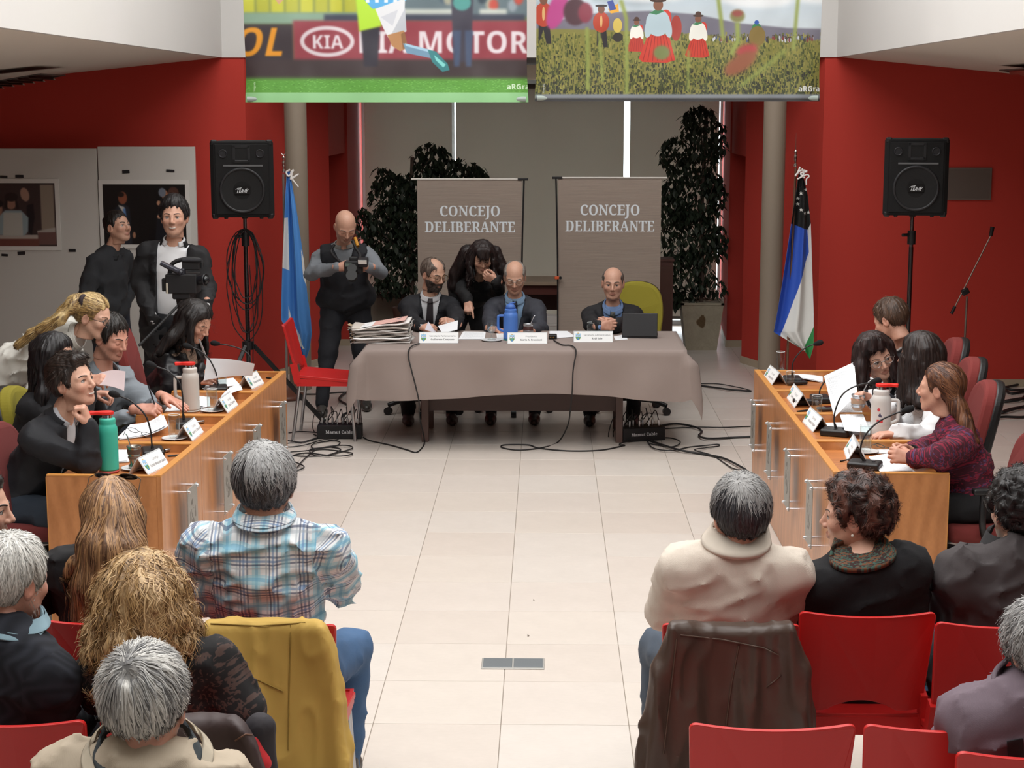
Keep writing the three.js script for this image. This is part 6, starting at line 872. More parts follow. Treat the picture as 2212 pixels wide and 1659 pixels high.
// ------------------------------------------------------------------ the figure
const toV = (a) => (a.isVector3 ? a.clone() : W(...a));
function ik(a, target, l1, l2, pole) { const d = target.clone().sub(a); let L = d.length(); const n = d.clone().normalize(); if (L > (l1 + l2) * 0.995) { L = (l1 + l2) * 0.995; } const x = (l1 * l1 - l2 * l2 + L * L) / (2 * L), h = Math.sqrt(Math.max(0, l1 * l1 - x * x)), p = pole.clone().addScaledVector(n, -pole.dot(n)).normalize(); return [a.clone().addScaledVector(n, x).addScaledVector(p, h), a.clone().addScaledVector(n, L)]; }
const skinMat = new THREE.MeshPhysicalMaterial({ vertexColors: true, roughness: 0.5, clearcoat: 0.08, clearcoatRoughness: 0.45, color: '#ffffff' });
const rad = (d) => d * Math.PI / 180;
function person(label, s) {
  const p = { s, f: !!s.f }, k = s.k ?? 1, b = s.b ?? (s.f ? 0.88 : 1), hc = toV(s.head), R = rad(s.yaw ?? 0), pt = rad(s.pitch ?? 0);
  const Fd = V(Math.sin(R) * Math.cos(pt), Math.sin(pt), Math.cos(R) * Math.cos(pt)); let X = V(0, 1, 0).cross(Fd).normalize(), U = Fd.clone().cross(X); if (s.roll) { const q = new THREE.Quaternion().setFromAxisAngle(Fd, rad(s.roll)); X.applyQuaternion(q); U.applyQuaternion(q); }
  const hs = (s.hs ?? (s.f ? 0.96 : 1)); p.hm = new THREE.Matrix4().makeBasis(X.clone().multiplyScalar(hs), U.clone().multiplyScalar(hs), Fd.clone().multiplyScalar(hs)).setPosition(hc); p.hi = p.hm.clone().invert(); p.hc = hc; p.U = U; p.Fd = Fd; p.X = X; p.hs = hs;
  const by = rad(s.body ?? s.yaw ?? 0), f0 = V(Math.sin(by), 0, Math.cos(by));
  const hb = hc.clone().addScaledVector(U, -0.085 * hs).addScaledVector(Fd, -0.028 * hs);
  p.nb = s.nb ? toV(s.nb).add(V(0, -0.025, 0)) : hb.clone().add(V(0, -0.125 * k, 0)).addScaledVector(f0, -0.03);
  p.hip = s.hip ? toV(s.hip) : V(p.nb.x, s.stand ? 0.93 * k : 0.53, p.nb.z).addScaledVector(f0, s.stand ? -0.01 : -0.08);
  if (s.hipY) p.hip.y = s.hipY;
  const Y = p.nb.clone().sub(p.hip).normalize(), Xc = Y.clone().cross(f0).normalize(), Zc = Xc.clone().cross(Y); Object.assign(p, { Y, Xc, Zc, f0 });
  const hw = (s.hw ?? (s.f ? 0.148 : 0.172)) * k; p.sL = s.sL ? toV(s.sL) : p.nb.clone().addScaledVector(Y, -0.07).addScaledVector(Xc, hw); p.sR = s.sR ? toV(s.sR) : p.nb.clone().addScaledVector(Y, -0.07).addScaledVector(Xc, -hw);
  const l1 = (s.f ? 0.275 : 0.295) * k, l2 = (s.f ? 0.235 : 0.255) * k, down = V(0, -1, 0);
  for (const [S, sg] of [['L', 1], ['R', -1]]) {
    const sh = p['s' + S], tgt = s['w' + S] ? toV(s['w' + S]) : p.hip.clone().addScaledVector(Xc, sg * 0.16).addScaledVector(f0, 0.25).add(V(0, 0.12, 0)), pole = s['p' + S] ? V(...s['p' + S]) : V(0, -1, 0).addScaledVector(Xc, sg * 0.55).addScaledVector(f0, -0.2);
    if (s['e' + S]) { p['e' + S] = toV(s['e' + S]); p['w' + S] = tgt; } else { const [e, w] = ik(sh, tgt, l1, l2, pole); p['e' + S] = e; p['w' + S] = w; }
    const hp = p.hip.clone().addScaledVector(Xc, sg * 0.095 * k); p['h' + S] = hp;
    if (s.stand) { const ank = s['a' + S] ? toV(s['a' + S]) : V(hp.x, 0.08, hp.z).addScaledVector(Xc, sg * 0.03); p['k' + S] = hp.clone().lerp(ank, 0.5).addScaledVector(f0, 0.03); p['a' + S] = ank; }
    else { const spread = s.spread ?? 0.07; p['k' + S] = s['k' + S] ? toV(s['k' + S]) : hp.clone().addScaledVector(f0, 0.42 * k).addScaledVector(V(Xc.x, 0, Xc.z), sg * spread).setY(0.5); p['a' + S] = s['a' + S] ? toV(s['a' + S]) : V(p['k' + S].x, 0.08, p['k' + S].z).addScaledVector(f0, s.tuck ?? 0.03); }
  }
  const bd = (p.body = new Field()), C2 = (a, c2, ra, rb, kk, t) => bd.cap(a, c2, ra, rb, kk, t);
  const chest = p.nb.clone().lerp(p.hip, 0.34).addScaledVector(Zc, 0.005), waist = p.nb.clone().lerp(p.hip, 0.72), up = s.belly ?? 1;
  bd.ell(chest, Xc, Y, Zc, 0.15 * b * k, 0.19 * k, 0.1 * b * k, 0.05, 'torso'); bd.ell(waist, Xc, Y, Zc, 0.142 * b * k, 0.17 * k, 0.105 * b * up * k, 0.06, 'torso'); bd.ell(p.hip, Xc, Y, Zc, 0.165 * b * k, 0.12 * k, 0.12 * b * k, 0.05, 'hips');
  C2(p.sL.clone().addScaledVector(Xc, -0.035), p.sR.clone().addScaledVector(Xc, 0.035), 0.05 * b, 0.05 * b, 0.04, 'torso');
  for (const S of ['L', 'R']) C2(p.nb.clone().addScaledVector(Y, -0.02), p['s' + S].clone().lerp(p.nb, 0.12), 0.042, 0.044 * b, 0.04, 'torso');
  if (s.f) for (const sg of [-1, 1]) bd.ell(p.nb.clone().lerp(p.hip, 0.4).addScaledVector(Xc, sg * 0.07).addScaledVector(Zc, 0.075), Xc, Y, Zc, 0.062, 0.062, 0.055, 0.04, 'torso');
  for (const S of ['L', 'R']) { C2(p['s' + S], p['e' + S], 0.048 * b, 0.04 * b, 0.03, 'arm' + S); C2(p['e' + S], p['w' + S], 0.0385 * b, 0.026 * (s.f ? 0.92 : 1), 0.012, 'fore' + S); C2(p['h' + S], p['k' + S], 0.084 * b, 0.057 * b, 0.04, 'leg' + S); C2(p['k' + S], p['a' + S], 0.054 * b, 0.036, 0.015, 'shin' + S); }
  C2(p.nb.clone().addScaledVector(Y, -0.03), hb.clone().addScaledVector(U, 0.02), (s.f ? 0.054 : 0.068) * (s.nk ?? 1), (s.f ? 0.048 : 0.06) * (s.nk ?? 1), 0.035, 'neck');
  // group at the figure's base
  const base = V(p.hip.x, 0, p.hip.z); p.g = thing('person', label, 'person', base, 0, s.group); p.base = base;
  const skin = C(s.skin ?? '#b98a6f').clone().lerp(C('#f0c8b4'), 0.33), sk = lin(skin), [lo, hi] = bd.bounds(0.03);
  const bg = netMesh((x, y, z) => bd.d(x, y, z, -0.008), lo, hi, 0.032); paint(bg, () => sk);
  const parts = [bg, headGeo({ ...s, skin, far: hc.z < -11 }).applyMatrix4(p.hm)];
  for (const S of ['L', 'R']) if (s['hand' + S]) { const h = s['hand' + S], d = h.dir ? V(...h.dir) : p['w' + S].clone().sub(p['e' + S]); p['hd' + S] = d.clone().normalize(); parts.push(placedHand(h.pose ?? 'relaxed', S === 'L', p['w' + S], d, V(...(h.palm ?? [0, -1, 0])), (s.f ? 0.93 : 1.02), skin)); }
  mesh('body', mg(parts).translate(-base.x, 0, -base.z), skinMat, p.g);
  return p;
}
// clothing follows the body's own field, a little larger
function garment(p, name, tags, inf, material, o = {}) {
  const F3 = new Field(), hasArms = tags.includes('arms'); for (const q of p.body.p) { const t = q.tag; let use = false, r = inf, q2 = q; if (t === 'torso') use = tags.includes('torso'); else if (t === 'hips') use = tags.includes('hips'); else if (t.startsWith('arm')) use = hasArms; else if (t.startsWith('fore')) { use = hasArms && o.sleeve !== 0; if (use) { const S = t.slice(4), e = p['e' + S], w = p['w' + S], u = e.clone().lerp(w, o.sleeve ?? 0.96); F3.cap(e, u, q.ra + inf, Math.max(q.rb + inf + (o.cuff ?? 0.004), 0.03), q.k, t); continue; } } else if (t.startsWith('leg')) use = tags.includes('legs'); else if (t.startsWith('shin')) use = tags.includes('legs'); else if (t === 'neck') use = tags.includes('neck');
    if (use) F3.p.push(q.t ? { ...q, rx: q.rx + r, ry: q.ry + r, rz: q.rz + r } : { ...q, ra: q.ra + r, rb: q.rb + r }); }
  o.extra?.(F3);
  const wr = (o.wr ?? 0.005) * 1.7, fr = o.fr ?? 1, sd = p.base.x * 7 + p.base.z * 3, { nb, Xc, Y, Zc } = p;
  const f = (x, y, z) => { let d = F3.d(x, y, z); if (d > 0.12 || d < -0.12) return d; if (wr) { const n = 1 - Math.abs(noise3(x * 7 * fr + sd + y * 3, y * 15 * fr - x * 4, z * 8 * fr)), m = 1 - Math.abs(noise3(x * 15 * fr, y * 7 * fr + sd, z * 17 * fr)), q = noise3(x * 38 * fr, y * 30 * fr, z * 38 * fr); d -= wr * (1.5 * n * n * n * n + m * m * m * m - 0.75) + wr * 0.12 * q; } if (o.cut) { const ax = x - nb.x, ay = y - nb.y, az = z - nb.z; d = o.cut(d, ax * Xc.x + ay * Xc.y + az * Xc.z, ax * Y.x + ay * Y.y + az * Y.z, ax * Zc.x + ay * Zc.y + az * Zc.z, x, y, z); } return d; };
  const [lo, hi] = F3.bounds(0.025), g = netMesh(f, lo, hi, Math.max((o.cell ?? 0.0112) * 1.08, -0.00135 * p.base.z)); p.fields = p.fields ?? {}; p.fields[name] = f;
  if (o.uv) { const n = g.toNonIndexed(), P = n.attributes.position, uv = new Float32Array(P.count * 2), bones = [['torso', nb, p.hip], ['armL', p.sL, p.eL], ['armR', p.sR, p.eR], ['foreL', p.eL, p.wL], ['foreR', p.eR, p.wR]];
    const seg = (q, a, b2) => { const d = b2.clone().sub(a), h = clamp(q.clone().sub(a).dot(d) / d.lengthSq(), 0, 1); return q.distanceTo(a.clone().addScaledVector(d, h)); };
    for (let i = 0; i < P.count; i += 3) { const c = V(0, 0, 0); for (let j = 0; j < 3; j++) c.add(V(P.getX(i + j), P.getY(i + j), P.getZ(i + j))); c.multiplyScalar(1 / 3); let best = 0, bd2 = 1e9; bones.forEach(([nm, a, b2], bi) => { const d = seg(c, a, b2) - (bi === 0 ? 0.14 : 0.05); if (d < bd2) { bd2 = d; best = bi; } });
      for (let j = 0; j < 3; j++) { const q = V(P.getX(i + j), P.getY(i + j), P.getZ(i + j)); let u, v; if (best === 0) { const l = q.sub(nb); u = l.dot(Xc); v = l.dot(Y) + 0.1 * 0; const zc = l.dot(Zc); u += Math.sign(u) * Math.max(0, Math.abs(zc)) * 0.0; } else { const a = bones[best][1], d = bones[best][2].clone().sub(a).normalize(), l = q.clone().sub(a), e1 = Xc.clone().addScaledVector(d, -Xc.dot(d)).normalize(), e2 = d.clone().cross(e1); v = l.dot(d); u = l.dot(e1) + l.dot(e2) * 0.9; } uv[2 * (i + j)] = u; uv[2 * (i + j) + 1] = v; } }
    n.setAttribute('uv', new THREE.BufferAttribute(uv, 2)); const sm = g.attributes.normal, ix = g.index.array, nn = new Float32Array(P.count * 3); for (let i = 0; i < ix.length; i++) { nn[3 * i] = sm.getX(ix[i]); nn[3 * i + 1] = sm.getY(ix[i]); nn[3 * i + 2] = sm.getZ(ix[i]); } n.setAttribute('normal', new THREE.BufferAttribute(nn, 3)); return mesh(name, n.translate(-p.base.x, 0, -p.base.z), material, p.g); }
  uvBy(g, (x, y, z) => [x + z * 0.7, y]);
  return mesh(name, g.translate(-p.base.x, 0, -p.base.z), material, p.g);
}
const cloth = (c, r = 0.85, o = {}) => M(c, r, { bumpMap: fabricBump, bumpScale: 0.0007, ...o });
function collar(p, name, material, { r0 = 0.082, r1 = 0.066, h = 0.045, gap = 0.35, th = 0.005, tilt = 0.03, lift = 0.028, back = -0.012, fold = 0 } = {}) {
  const c = p.nb.clone().addScaledVector(p.Y, lift), ax = p.hc.clone().addScaledVector(p.U, -0.1).sub(p.nb).normalize();
  const P2 = (a, t) => { const r = mix(r0, r1, t), q = c.clone().addScaledVector(p.Xc, Math.sin(a) * r).addScaledVector(p.Zc, Math.cos(a) * r * 0.95 - back).addScaledVector(ax, t * h - tilt * (0.5 + 0.5 * Math.cos(a))); return q.sub(p.base); };
  const g = sheet((u, v) => P2(mix(gap, 6.283 - gap, u), 1 - v), 44, 5, th), gs = [g]; if (fold) gs.push(sheet((u, v) => { const a = mix(gap, 6.283 - gap, u), q = P2(a, 1), o = P2(a, 0.1), d = V(q.x + p.base.x - c.x, 0, q.z + p.base.z - c.z).normalize(); return q.clone().lerp(P2(a, 0.3).addScaledVector(d, fold * 0.6), v).addScaledVector(d, 0.005); }, 44, 4, 0.004));
  return mesh(name, gs, material, p.g);
}
const front = (p, f, x, y) => { const c = p.nb.clone().addScaledVector(p.Xc, x).addScaledVector(p.Y, y); let t = 0.155; while (t > 0 && f(c.x + p.Zc.x * t, c.y + p.Zc.y * t, c.z + p.Zc.z * t) > 0) t -= 0.003; return c.addScaledVector(p.Zc, t); };
function tie(p, material, len = 0.36, field = 'shirt') {
  const f = p.fields[field], at = (t, x) => front(p, f, x, 0.035 - t * len).addScaledVector(p.Zc, 0.008 + 0.004 * (1 - Math.abs(x) * 20)).sub(p.base);
  mesh('tie', [sheet((u, v) => at(v, (u - 0.5) * mix(0.04, 0.075, v)), 4, 14, 0.004), sheet((u, v) => at(v * 0.09 - 0.02, (u - 0.5) * mix(0.05, 0.034, v)).addScaledVector(p.Zc, 0.008), 4, 4, 0.01)], material, p.g);
}
const neckCut = (d, x, y, z) => (Math.abs(x) < 0.13 && Math.abs(z) < 0.12 && y < 0.2 ? smax(d, y - 0.035, 0.02) : d);
function suit(p, jc, sc, tc, o = {}) {
  garment(p, 'shirt', ['torso', 'arms'], 0.006, cloth(sc, 0.8), { wr: 0.002, sleeve: 1.0, cell: 0.014 });
  const V0 = o.v ?? 0.062, len = o.len ?? 0.34, vee = (y) => V0 * clamp(1 + (y + 0.02) / len, 0, 1.25);
  garment(p, 'jacket', ['torso', 'arms', 'hips'], 0.02, cloth(jc, o.rough ?? 0.75), { wr: o.wr ?? 0.0045, sleeve: 0.93, cell: o.cell, extra: o.extra, cut: (d, x, y, z) => { if (z < -0.02 || y > 0.12 || z > 0.19) return neckCut(d, x, y, z); const w = vee(y), lap = Math.abs(Math.abs(x) - w - 0.022) < 0.024 && y > -len + 0.02 && y < 0.02 ? 0.007 : 0; return neckCut(smax(d - lap, w - Math.abs(x), 0.006), x, y, z); } });
  collar(p, 'shirt_collar', cloth(sc, 0.8), { r0: 0.075, r1: 0.066, h: 0.05, gap: tc ? 0.25 : 0.62, fold: 0.014, lift: 0.03, tilt: tc ? 0.03 : 0.05 });
  collar(p, 'jacket_collar', cloth(jc, o.rough ?? 0.75), { r0: 0.098, r1: 0.082, h: 0.045, gap: 1.1, th: 0.008, lift: 0.018, tilt: 0.03 });
  if (tc) tie(p, tc.isMaterial ? tc : M(tc, 0.6), 0.34);
  if (o.square) { const c = front(p, p.fields.jacket, 0.105, -0.16).addScaledVector(p.Zc, 0.003).sub(p.base); mesh('pocket_square', T(new RoundedBoxGeometry(0.075, 0.03, 0.006, 2, 0.003), c.x, c.y, c.z, 0, 0, 0.35), M(o.square, 0.7), p.g); }
}
const shoeG = (() => { const f = new Field(); f.cap(V(0, 0.045, -0.02), V(0, 0.035, 0.1), 0.042, 0.04, 0.03).cap(V(0, 0.035, 0.1), V(0, 0.028, 0.18), 0.043, 0.03, 0.03).cap(V(0, 0.06, -0.02), V(0, 0.1, -0.02), 0.042, 0.042, 0.02); return netMesh((x, y, z) => smax(f.d(x * 1.05, y, z), 0.004 - y, 0.006), V(-0.07, -0.02, -0.09), V(0.07, 0.16, 0.24), 0.014); })();
function trousers(p, color, shoes = '#191516', o = {}) {
  garment(p, 'trousers', ['hips', 'legs'], 0.013, cloth(color, 0.85), { wr: 0.005, cell: 0.019, ...o });
  for (const S of ['L', 'R']) { const a = p['a' + S], d = o.toe ? V(...o.toe) : p.f0, m = mesh('shoe', shoeG, M(shoes, 0.4), p.g); m.position.copy(a).sub(p.base).setY(Math.max(0, a.y - 0.085)); m.rotation.y = Math.atan2(d.x, d.z); }
}
// ------------------------------------------------------------------ hair
const hairMat = new THREE.MeshPhysicalMaterial({ vertexColors: true, roughness: 0.5, color: '#ffffff', sheen: 0.25, sheenRoughness: 0.4 });
const LINE = [[0, 0.064], [0.6, 0.058], [0.95, 0.03], [1.2, -0.035], [1.42, -0.03], [1.62, 0.012], [1.85, -0.03], [2.15, -0.08], [3.2, -0.1]];
function hair(p, o) {                                                 // o: c, c2 colours, t thickness, top extra height, line shift, world locks, flow, n strands, len
  const t = o.t ?? 0.014, gl = V(0, -1, 0).transformDirection(p.hi).normalize(), toL = (a) => toV(a).applyMatrix4(p.hi), F4 = new Field();
  for (const l of o.locks ?? []) { const pts = l.slice(0, -2).map((q) => (typeof q[0] === 'number' && q.length === 3 ? (o.local ? V(...q) : toL(q)) : toL(q))), [ra, rb] = l.slice(-2); for (let i = 0; i < pts.length - 1; i++) F4.cap(pts[i], pts[i + 1], mix(ra, rb, i / (pts.length - 1)) / p.hs, mix(ra, rb, (i + 1) / (pts.length - 1)) / p.hs, o.lk ?? 0.03); }
  for (const l of o.loc ?? []) F4.cap(V(l[0], l[1], l[2]), V(l[3], l[4], l[5]), l[6], l[7], 0.025);
  if (o.curls) { const { n: cn, len: cl, r: cr = 0.016, amp: ca = 0.01, k: ck = 3, out = 0.02, a0 = 0.95 } = o.curls, Rc = rng(91 + cn); for (let i = 0; i < cn; i++) { const a = mix(a0, 6.283 - a0, (i + 0.5 * Rc()) / cn), dx = Math.sin(a), dz = Math.cos(a), m2 = Rc(), ph = Rc() * 6.283, L = cl * (0.75 + 0.4 * Rc()), sy = mix(0.06, -0.03, m2); let q = V(dx * 0.05, 0.085, -0.02 + dz * 0.06), nx = V(dx * (0.078 + t * 0.8), sy, -0.02 + dz * (0.098 + t * 0.8)); F4.cap(q, nx, cr * 0.8, cr, 0.02); for (let j = 1; j <= 6; j++) { const u = j / 6, w = nx.clone(); q = w; nx = V(dx * (0.078 + t * 0.8 + out * u), sy, -0.02 + dz * (0.098 + t * 0.8 + out * u)).addScaledVector(gl, L * u).add(V(dz, 0.2, -dx).multiplyScalar(ca * Math.sin(ph + ck * u * 2))).addScaledVector(V(dx, 0, dz), ca * 0.7 * Math.cos(ph + ck * u * 2.3)); F4.cap(q, nx, mix(cr, cr * 0.55, u - 1 / 6), mix(cr, cr * 0.55, u), 0.014); } } }
  const line = o.lineKeys ?? LINE, lineY = (x, z) => { const a = Math.atan2(Math.abs(x), z); let i = 0; while (i < line.length - 2 && a > line[i + 1][0]) i++; const q = clamp((a - line[i][0]) / (line[i + 1][0] - line[i][0]), 0, 1); return mix(line[i][1], line[i + 1][1], q * q * (3 - 2 * q)) + (o.line ?? 0); };
  const fr = o.fr ?? 1, amp = o.amp ?? 0.004, sd = p.base.x * 3.3;
  const f = (x, y, z) => {
    const ly = lineY(x, z), tt = 0.0025 + t * (0.15 + 0.85 * sstep(-0.005, 0.05, y - ly)), top = o.top ?? 1.1;
    let d = eSd(x, y, z, 0, 0.029, -0.018, 0.0765 + tt + (o.side ?? 0), 0.086 + tt * top, 0.098 + tt * (o.backT ?? 1));
    d = smax(d, ly - y + 0.004 * noise3(x * 90, y * 20, z * 90), 0.008);
    if (o.bald) d = smax(d, -eSd(x, y, z, ...o.bald), 0.01);
    if (o.bald2) d = smax(d, -eSd(x, y, z, ...o.bald2), 0.01);
    if (F4.p.length) d = smin(d, F4.d(x, y, z), o.jk ?? 0.025);
    if (o.cut) d = o.cut(d, x, y, z);
    if (amp && d < 0.1 && d > -0.1) { const a = Math.atan2(x, z + 0.02) * 0.09; d -= amp * (o.curly ? 1.3 * noise3(x * 42 * fr + sd, y * 42 * fr, z * 42 * fr) + 0.7 * noise3(x * 90 * fr, y * 90 * fr, z * 90 * fr + sd) : noise3(a * 150 * fr + sd, y * 14 * fr, (x + z) * 34 * fr) + 0.6 * noise3(x * 130 * fr, y * 26 * fr, z * 130 * fr)); }
    return d;
  };
  const lo = V(-0.14, -0.14, -0.15), hi = V(0.14, 0.16, 0.14); if (F4.p.length) { const [a, b] = F4.bounds(0.03); lo.min(a); hi.max(b); }
  const g = netMesh(f, lo, hi, Math.max(o.cell ?? 0.0062, -0.0007 * p.base.z)), c1 = lin(o.c), c2 = lin(o.c2 ?? o.c), c3 = o.c3 ? lin(o.c3) : null, R = rng(Math.round(Math.abs(p.base.x * 977 + p.base.z * 131)) + 5);
  const tone = (x, y, z, r) => { let q = mixc(c1, c2, clamp(r, 0, 1)); if (c3 && o.zone) q = mixc(q, mixc(c3, c2, r * 0.4), o.zone(x, y, z)); return q; };
  paint(g, (x, y, z) => { const q = tone(x, y, z, 0.35 + 0.5 * noise3(x * 70, y * 16, z * 70)); return [q[0] * 0.8, q[1] * 0.8, q[2] * 0.8]; });
  // strands lying along the surface
  const P = g.attributes.position, e = 0.004, grad = (q) => V(f(q.x + e, q.y, q.z) - f(q.x - e, q.y, q.z), f(q.x, q.y + e, q.z) - f(q.x, q.y - e, q.z), f(q.x, q.y, q.z + e) - f(q.x, q.y, q.z - e)).normalize(), pos = [], idx = [], col = [];
  const n = Math.round((o.n ?? 700) * 0.72), steps = Math.max(5, (o.steps ?? 7) - 1), len = o.len ?? 0.06, crown = V(...(o.crown ?? [0.01, 0.105, -0.055])), wv = o.wave ?? 0;
  for (let i = 0; i < n; i++) {
    const q = V(0, 0, 0).fromBufferAttribute(P, Math.floor(R() * P.count)), w0 = (o.w ?? 0.0016) * 1.2 * (0.6 + R() * 0.8), rr = R(), c = tone(q.x, q.y, q.z, rr), lift = (o.lift ?? 0.003) * (0.4 + R() * 1.2), ph = R() * 6.283, L = len * (0.6 + R() * 0.7), k0 = pos.length / 3; let prev = null;
    for (let j = 0; j <= steps; j++) {
      const nn = grad(q); let dr = o.flow ? o.flow(q, gl, nn) : q.clone().sub(crown).normalize().multiplyScalar(0.8).addScaledVector(gl, 0.5); if (wv) dr.add(V(Math.sin(ph + j * 1.7) * wv, 0, Math.cos(ph * 1.3 + j * 1.9) * wv)); if (o.curly) dr = V(noise3(q.x * 38 + ph, q.y * 38, q.z * 38), noise3(q.x * 38, q.y * 38 + 9, q.z * 38), noise3(q.x * 38, q.y * 38, q.z * 38 + 17)).multiplyScalar(1.6).addScaledVector(gl, o.curly);
      dr.addScaledVector(nn, -dr.dot(nn)).normalize(); const sd2 = nn.clone().cross(dr), tt = j / steps, hgt = 0.0012 + lift * tt * tt * (o.spiky ?? 1), wd = w0 * (1 - 0.75 * tt), cc = q.clone().addScaledVector(nn, hgt);
      pos.push(cc.x + sd2.x * wd, cc.y + sd2.y * wd, cc.z + sd2.z * wd, cc.x - sd2.x * wd, cc.y - sd2.y * wd, cc.z - sd2.z * wd); col.push(...c, ...c); if (j) { const a = k0 + 2 * j; idx.push(a - 2, a - 1, a, a, a - 1, a + 1); }
      q.addScaledVector(dr, L / steps); const dd = f(q.x, q.y, q.z); if (Math.abs(dd) < 0.03) q.addScaledVector(nn, -dd);
    }
  }
  const sg = new THREE.BufferGeometry(); sg.setAttribute('position', new THREE.Float32BufferAttribute(pos, 3)); sg.setAttribute('color', new THREE.Float32BufferAttribute(col, 3)); sg.setIndex(idx); sg.computeVertexNormals();
  return mesh(o.name ?? 'hair', mg(g, sg).applyMatrix4(p.hm).translate(-p.base.x, 0, -p.base.z), hairMat, p.g);
}
function glasses(p, mat, round = false, lens = true, up = 0) { const o = new THREE.Group(); o.name = 'spectacles'; spectacles(o, mat, 0.138, true, lens, round); o.applyMatrix4(new THREE.Matrix4().makeTranslation(0, -0.004 + up, 0.098)); o.applyMatrix4(p.hm); o.position.sub(p.base); p.g.add(o); return o; }
function beard(p, c, c2, o = {}) { const f = headSdf({ f: 0, open: 0 }), g = netMesh((x, y, z) => { let d = f(x, y, z) - (o.t ?? 0.0045) - 0.002 * noise3(x * 150, y * 90, z * 150); d = smax(d, y + 0.052 - 0.02 * sstep(0.03, 0.07, Math.abs(x)), 0.006); d = smax(d, -(y + 0.15), 0.01); d = smax(d, -0.0 - z + 0.0, 0.01); return smax(d, -(lenc(x / 0.02, (y + 0.0735) / 0.0075, (z - 0.09) / 0.03) - 1) * 0.008, 0.003); }, V(-0.1, -0.15, -0.03), V(0.1, 0, 0.13), 0.004), a = lin(c), b2 = lin(c2); paint(g, (x, y, z) => mixc(a, b2, clamp(0.4 + 0.8 * noise3(x * 190, y * 120, z * 190), 0, 1))); mesh('beard', g.applyMatrix4(p.hm).translate(-p.base.x, 0, -p.base.z), hairMat, p.g); }

// ------------------------------------------------------------------ who sits and stands where
const streak = (k) => (x, y, z) => sstep(0.05, 0.35, noise3(x * k + 5, y * k * 0.15, z * k));            // dyed or bleached locks among darker ones
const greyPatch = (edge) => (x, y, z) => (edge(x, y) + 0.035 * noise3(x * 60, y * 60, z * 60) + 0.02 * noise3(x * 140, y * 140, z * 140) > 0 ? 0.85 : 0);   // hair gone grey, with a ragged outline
const up3 = (p, y) => { const q = toV(p); q.y = y; return q; };
{ // T1 bearded man
  const p = person('seated bearded man in a dark suit and dotted tie turning to his neighbour', { head: [937, 592, 12.95], yaw: 42, pitch: -14, body: 5, hip: up3([925, 720, 13.15], 0.53), skin: '#b58468', eyes: 'down', brow: '#3d322c', wR: [915, 712, 12.42], wL: [985, 706, 12.4], handR: { pose: 'grip', dir: [0.8, -0.1, 0.4], palm: [0, -0.6, -0.6] }, handL: { pose: 'grip', dir: [-0.6, 0.2, 0.5], palm: [0.2, -0.4, -0.6] }, pR: [-0.8, -0.6, 0], pL: [0.8, -0.6, 0] });
  suit(p, '#16171d', '#d9dade', M('#2b2428', 0.6)); trousers(p, '#17181d', '#3a211c');
  hair(p, { c: '#4a3b32', c2: '#8a7c72', t: 0.009, bald: [0, 0.12, 0.035, 0.05, 0.07, 0.075], n: 700, len: 0.05 }); beard(p, '#2a2320', '#5b5049'); glasses(p, M('#6b5430', 0.3, { metalness: 0.8 }), true);
}
{ // T2 leaning woman
  const p = person('dark-haired woman in black bending over the table between the bearded man and the president', { f: 1, head: [1042, 556, 13.15], yaw: 8, pitch: -22, body: 5, nb: [1036, 604, 13.4], hip: up3([1010, 680, 13.85], 0.88), stand: true, skin: '#b48468', eyes: 'down', wR: [1020, 702, 12.62], wL: [1072, 606, 13.0], handR: { pose: 'point', dir: [0.1, -0.75, 0.5], palm: [0, -0.5, -0.7] }, handL: { pose: 'clasp', dir: [-0.8, 0.35, 0.2], palm: [0, 0.4, -0.8] }, pR: [-1, -0.2, -0.3], pL: [1, -1, 0] });
  garment(p, 'black_top', ['torso', 'arms', 'hips'], 0.016, cloth('#131315'), { wr: 0.007 }); trousers(p, '#141418');
  hair(p, { c: '#1a1314', c2: '#33221f', t: 0.02, amp: 0.006, curls: { n: 26, len: 0.2, r: 0.017, amp: 0.014, k: 4, out: 0.03, a0: 1.0 }, locks: [[[1010, 545, 13.2], [985, 590, 13.25], [978, 620, 13.25], 0.06, 0.035], [[1005, 560, 13.3], [1000, 610, 13.3], [1008, 650, 13.28], 0.05, 0.03], [[1070, 545, 13.2], [1085, 580, 13.2], [1082, 612, 13.2], 0.05, 0.03]], loc: [[-0.04, 0.095, 0.07, -0.03, 0.03, 0.098, 0.02, 0.01], [0.0, 0.1, 0.075, 0.0, 0.035, 0.104, 0.02, 0.01], [0.04, 0.095, 0.07, 0.032, 0.03, 0.098, 0.02, 0.01]], n: 1500, len: 0.14, wave: 0.5, flow: (q, gl, nn) => q.clone().sub(V(0, 0.1, 0)).normalize().multiplyScalar(0.5).add(gl), lift: 0.006 });
}
{ // T3 president
  const p = person('seated bald president in a slate suit and spectacles behind the blue thermos', { head: [1112, 598, 12.95], yaw: 0, pitch: -20, body: 0, hip: up3([1110, 720, 13.2], 0.53), skin: '#b98468', eyes: 'down', brow: '#8a8078', wR: [1062, 712, 12.5], wL: [1152, 713, 12.55], handR: { pose: 'relaxed', dir: [0.7, -0.1, 0.5] }, handL: { pose: 'relaxed', dir: [-0.7, -0.1, 0.5] } });
  suit(p, '#34363f', '#8fb0d2', M('#1b2433', 0.6), { square: '#5a78c8' }); trousers(p, '#2c2e36', '#2b1a18');
  hair(p, { c: '#7d756e', c2: '#aaa49d', t: 0.005, bald: [0, 0.1, 0.03, 0.066, 0.095, 0.11], n: 500, len: 0.03 }); glasses(p, M('#b9b2a8', 0.25, { metalness: 0.9 }));
}
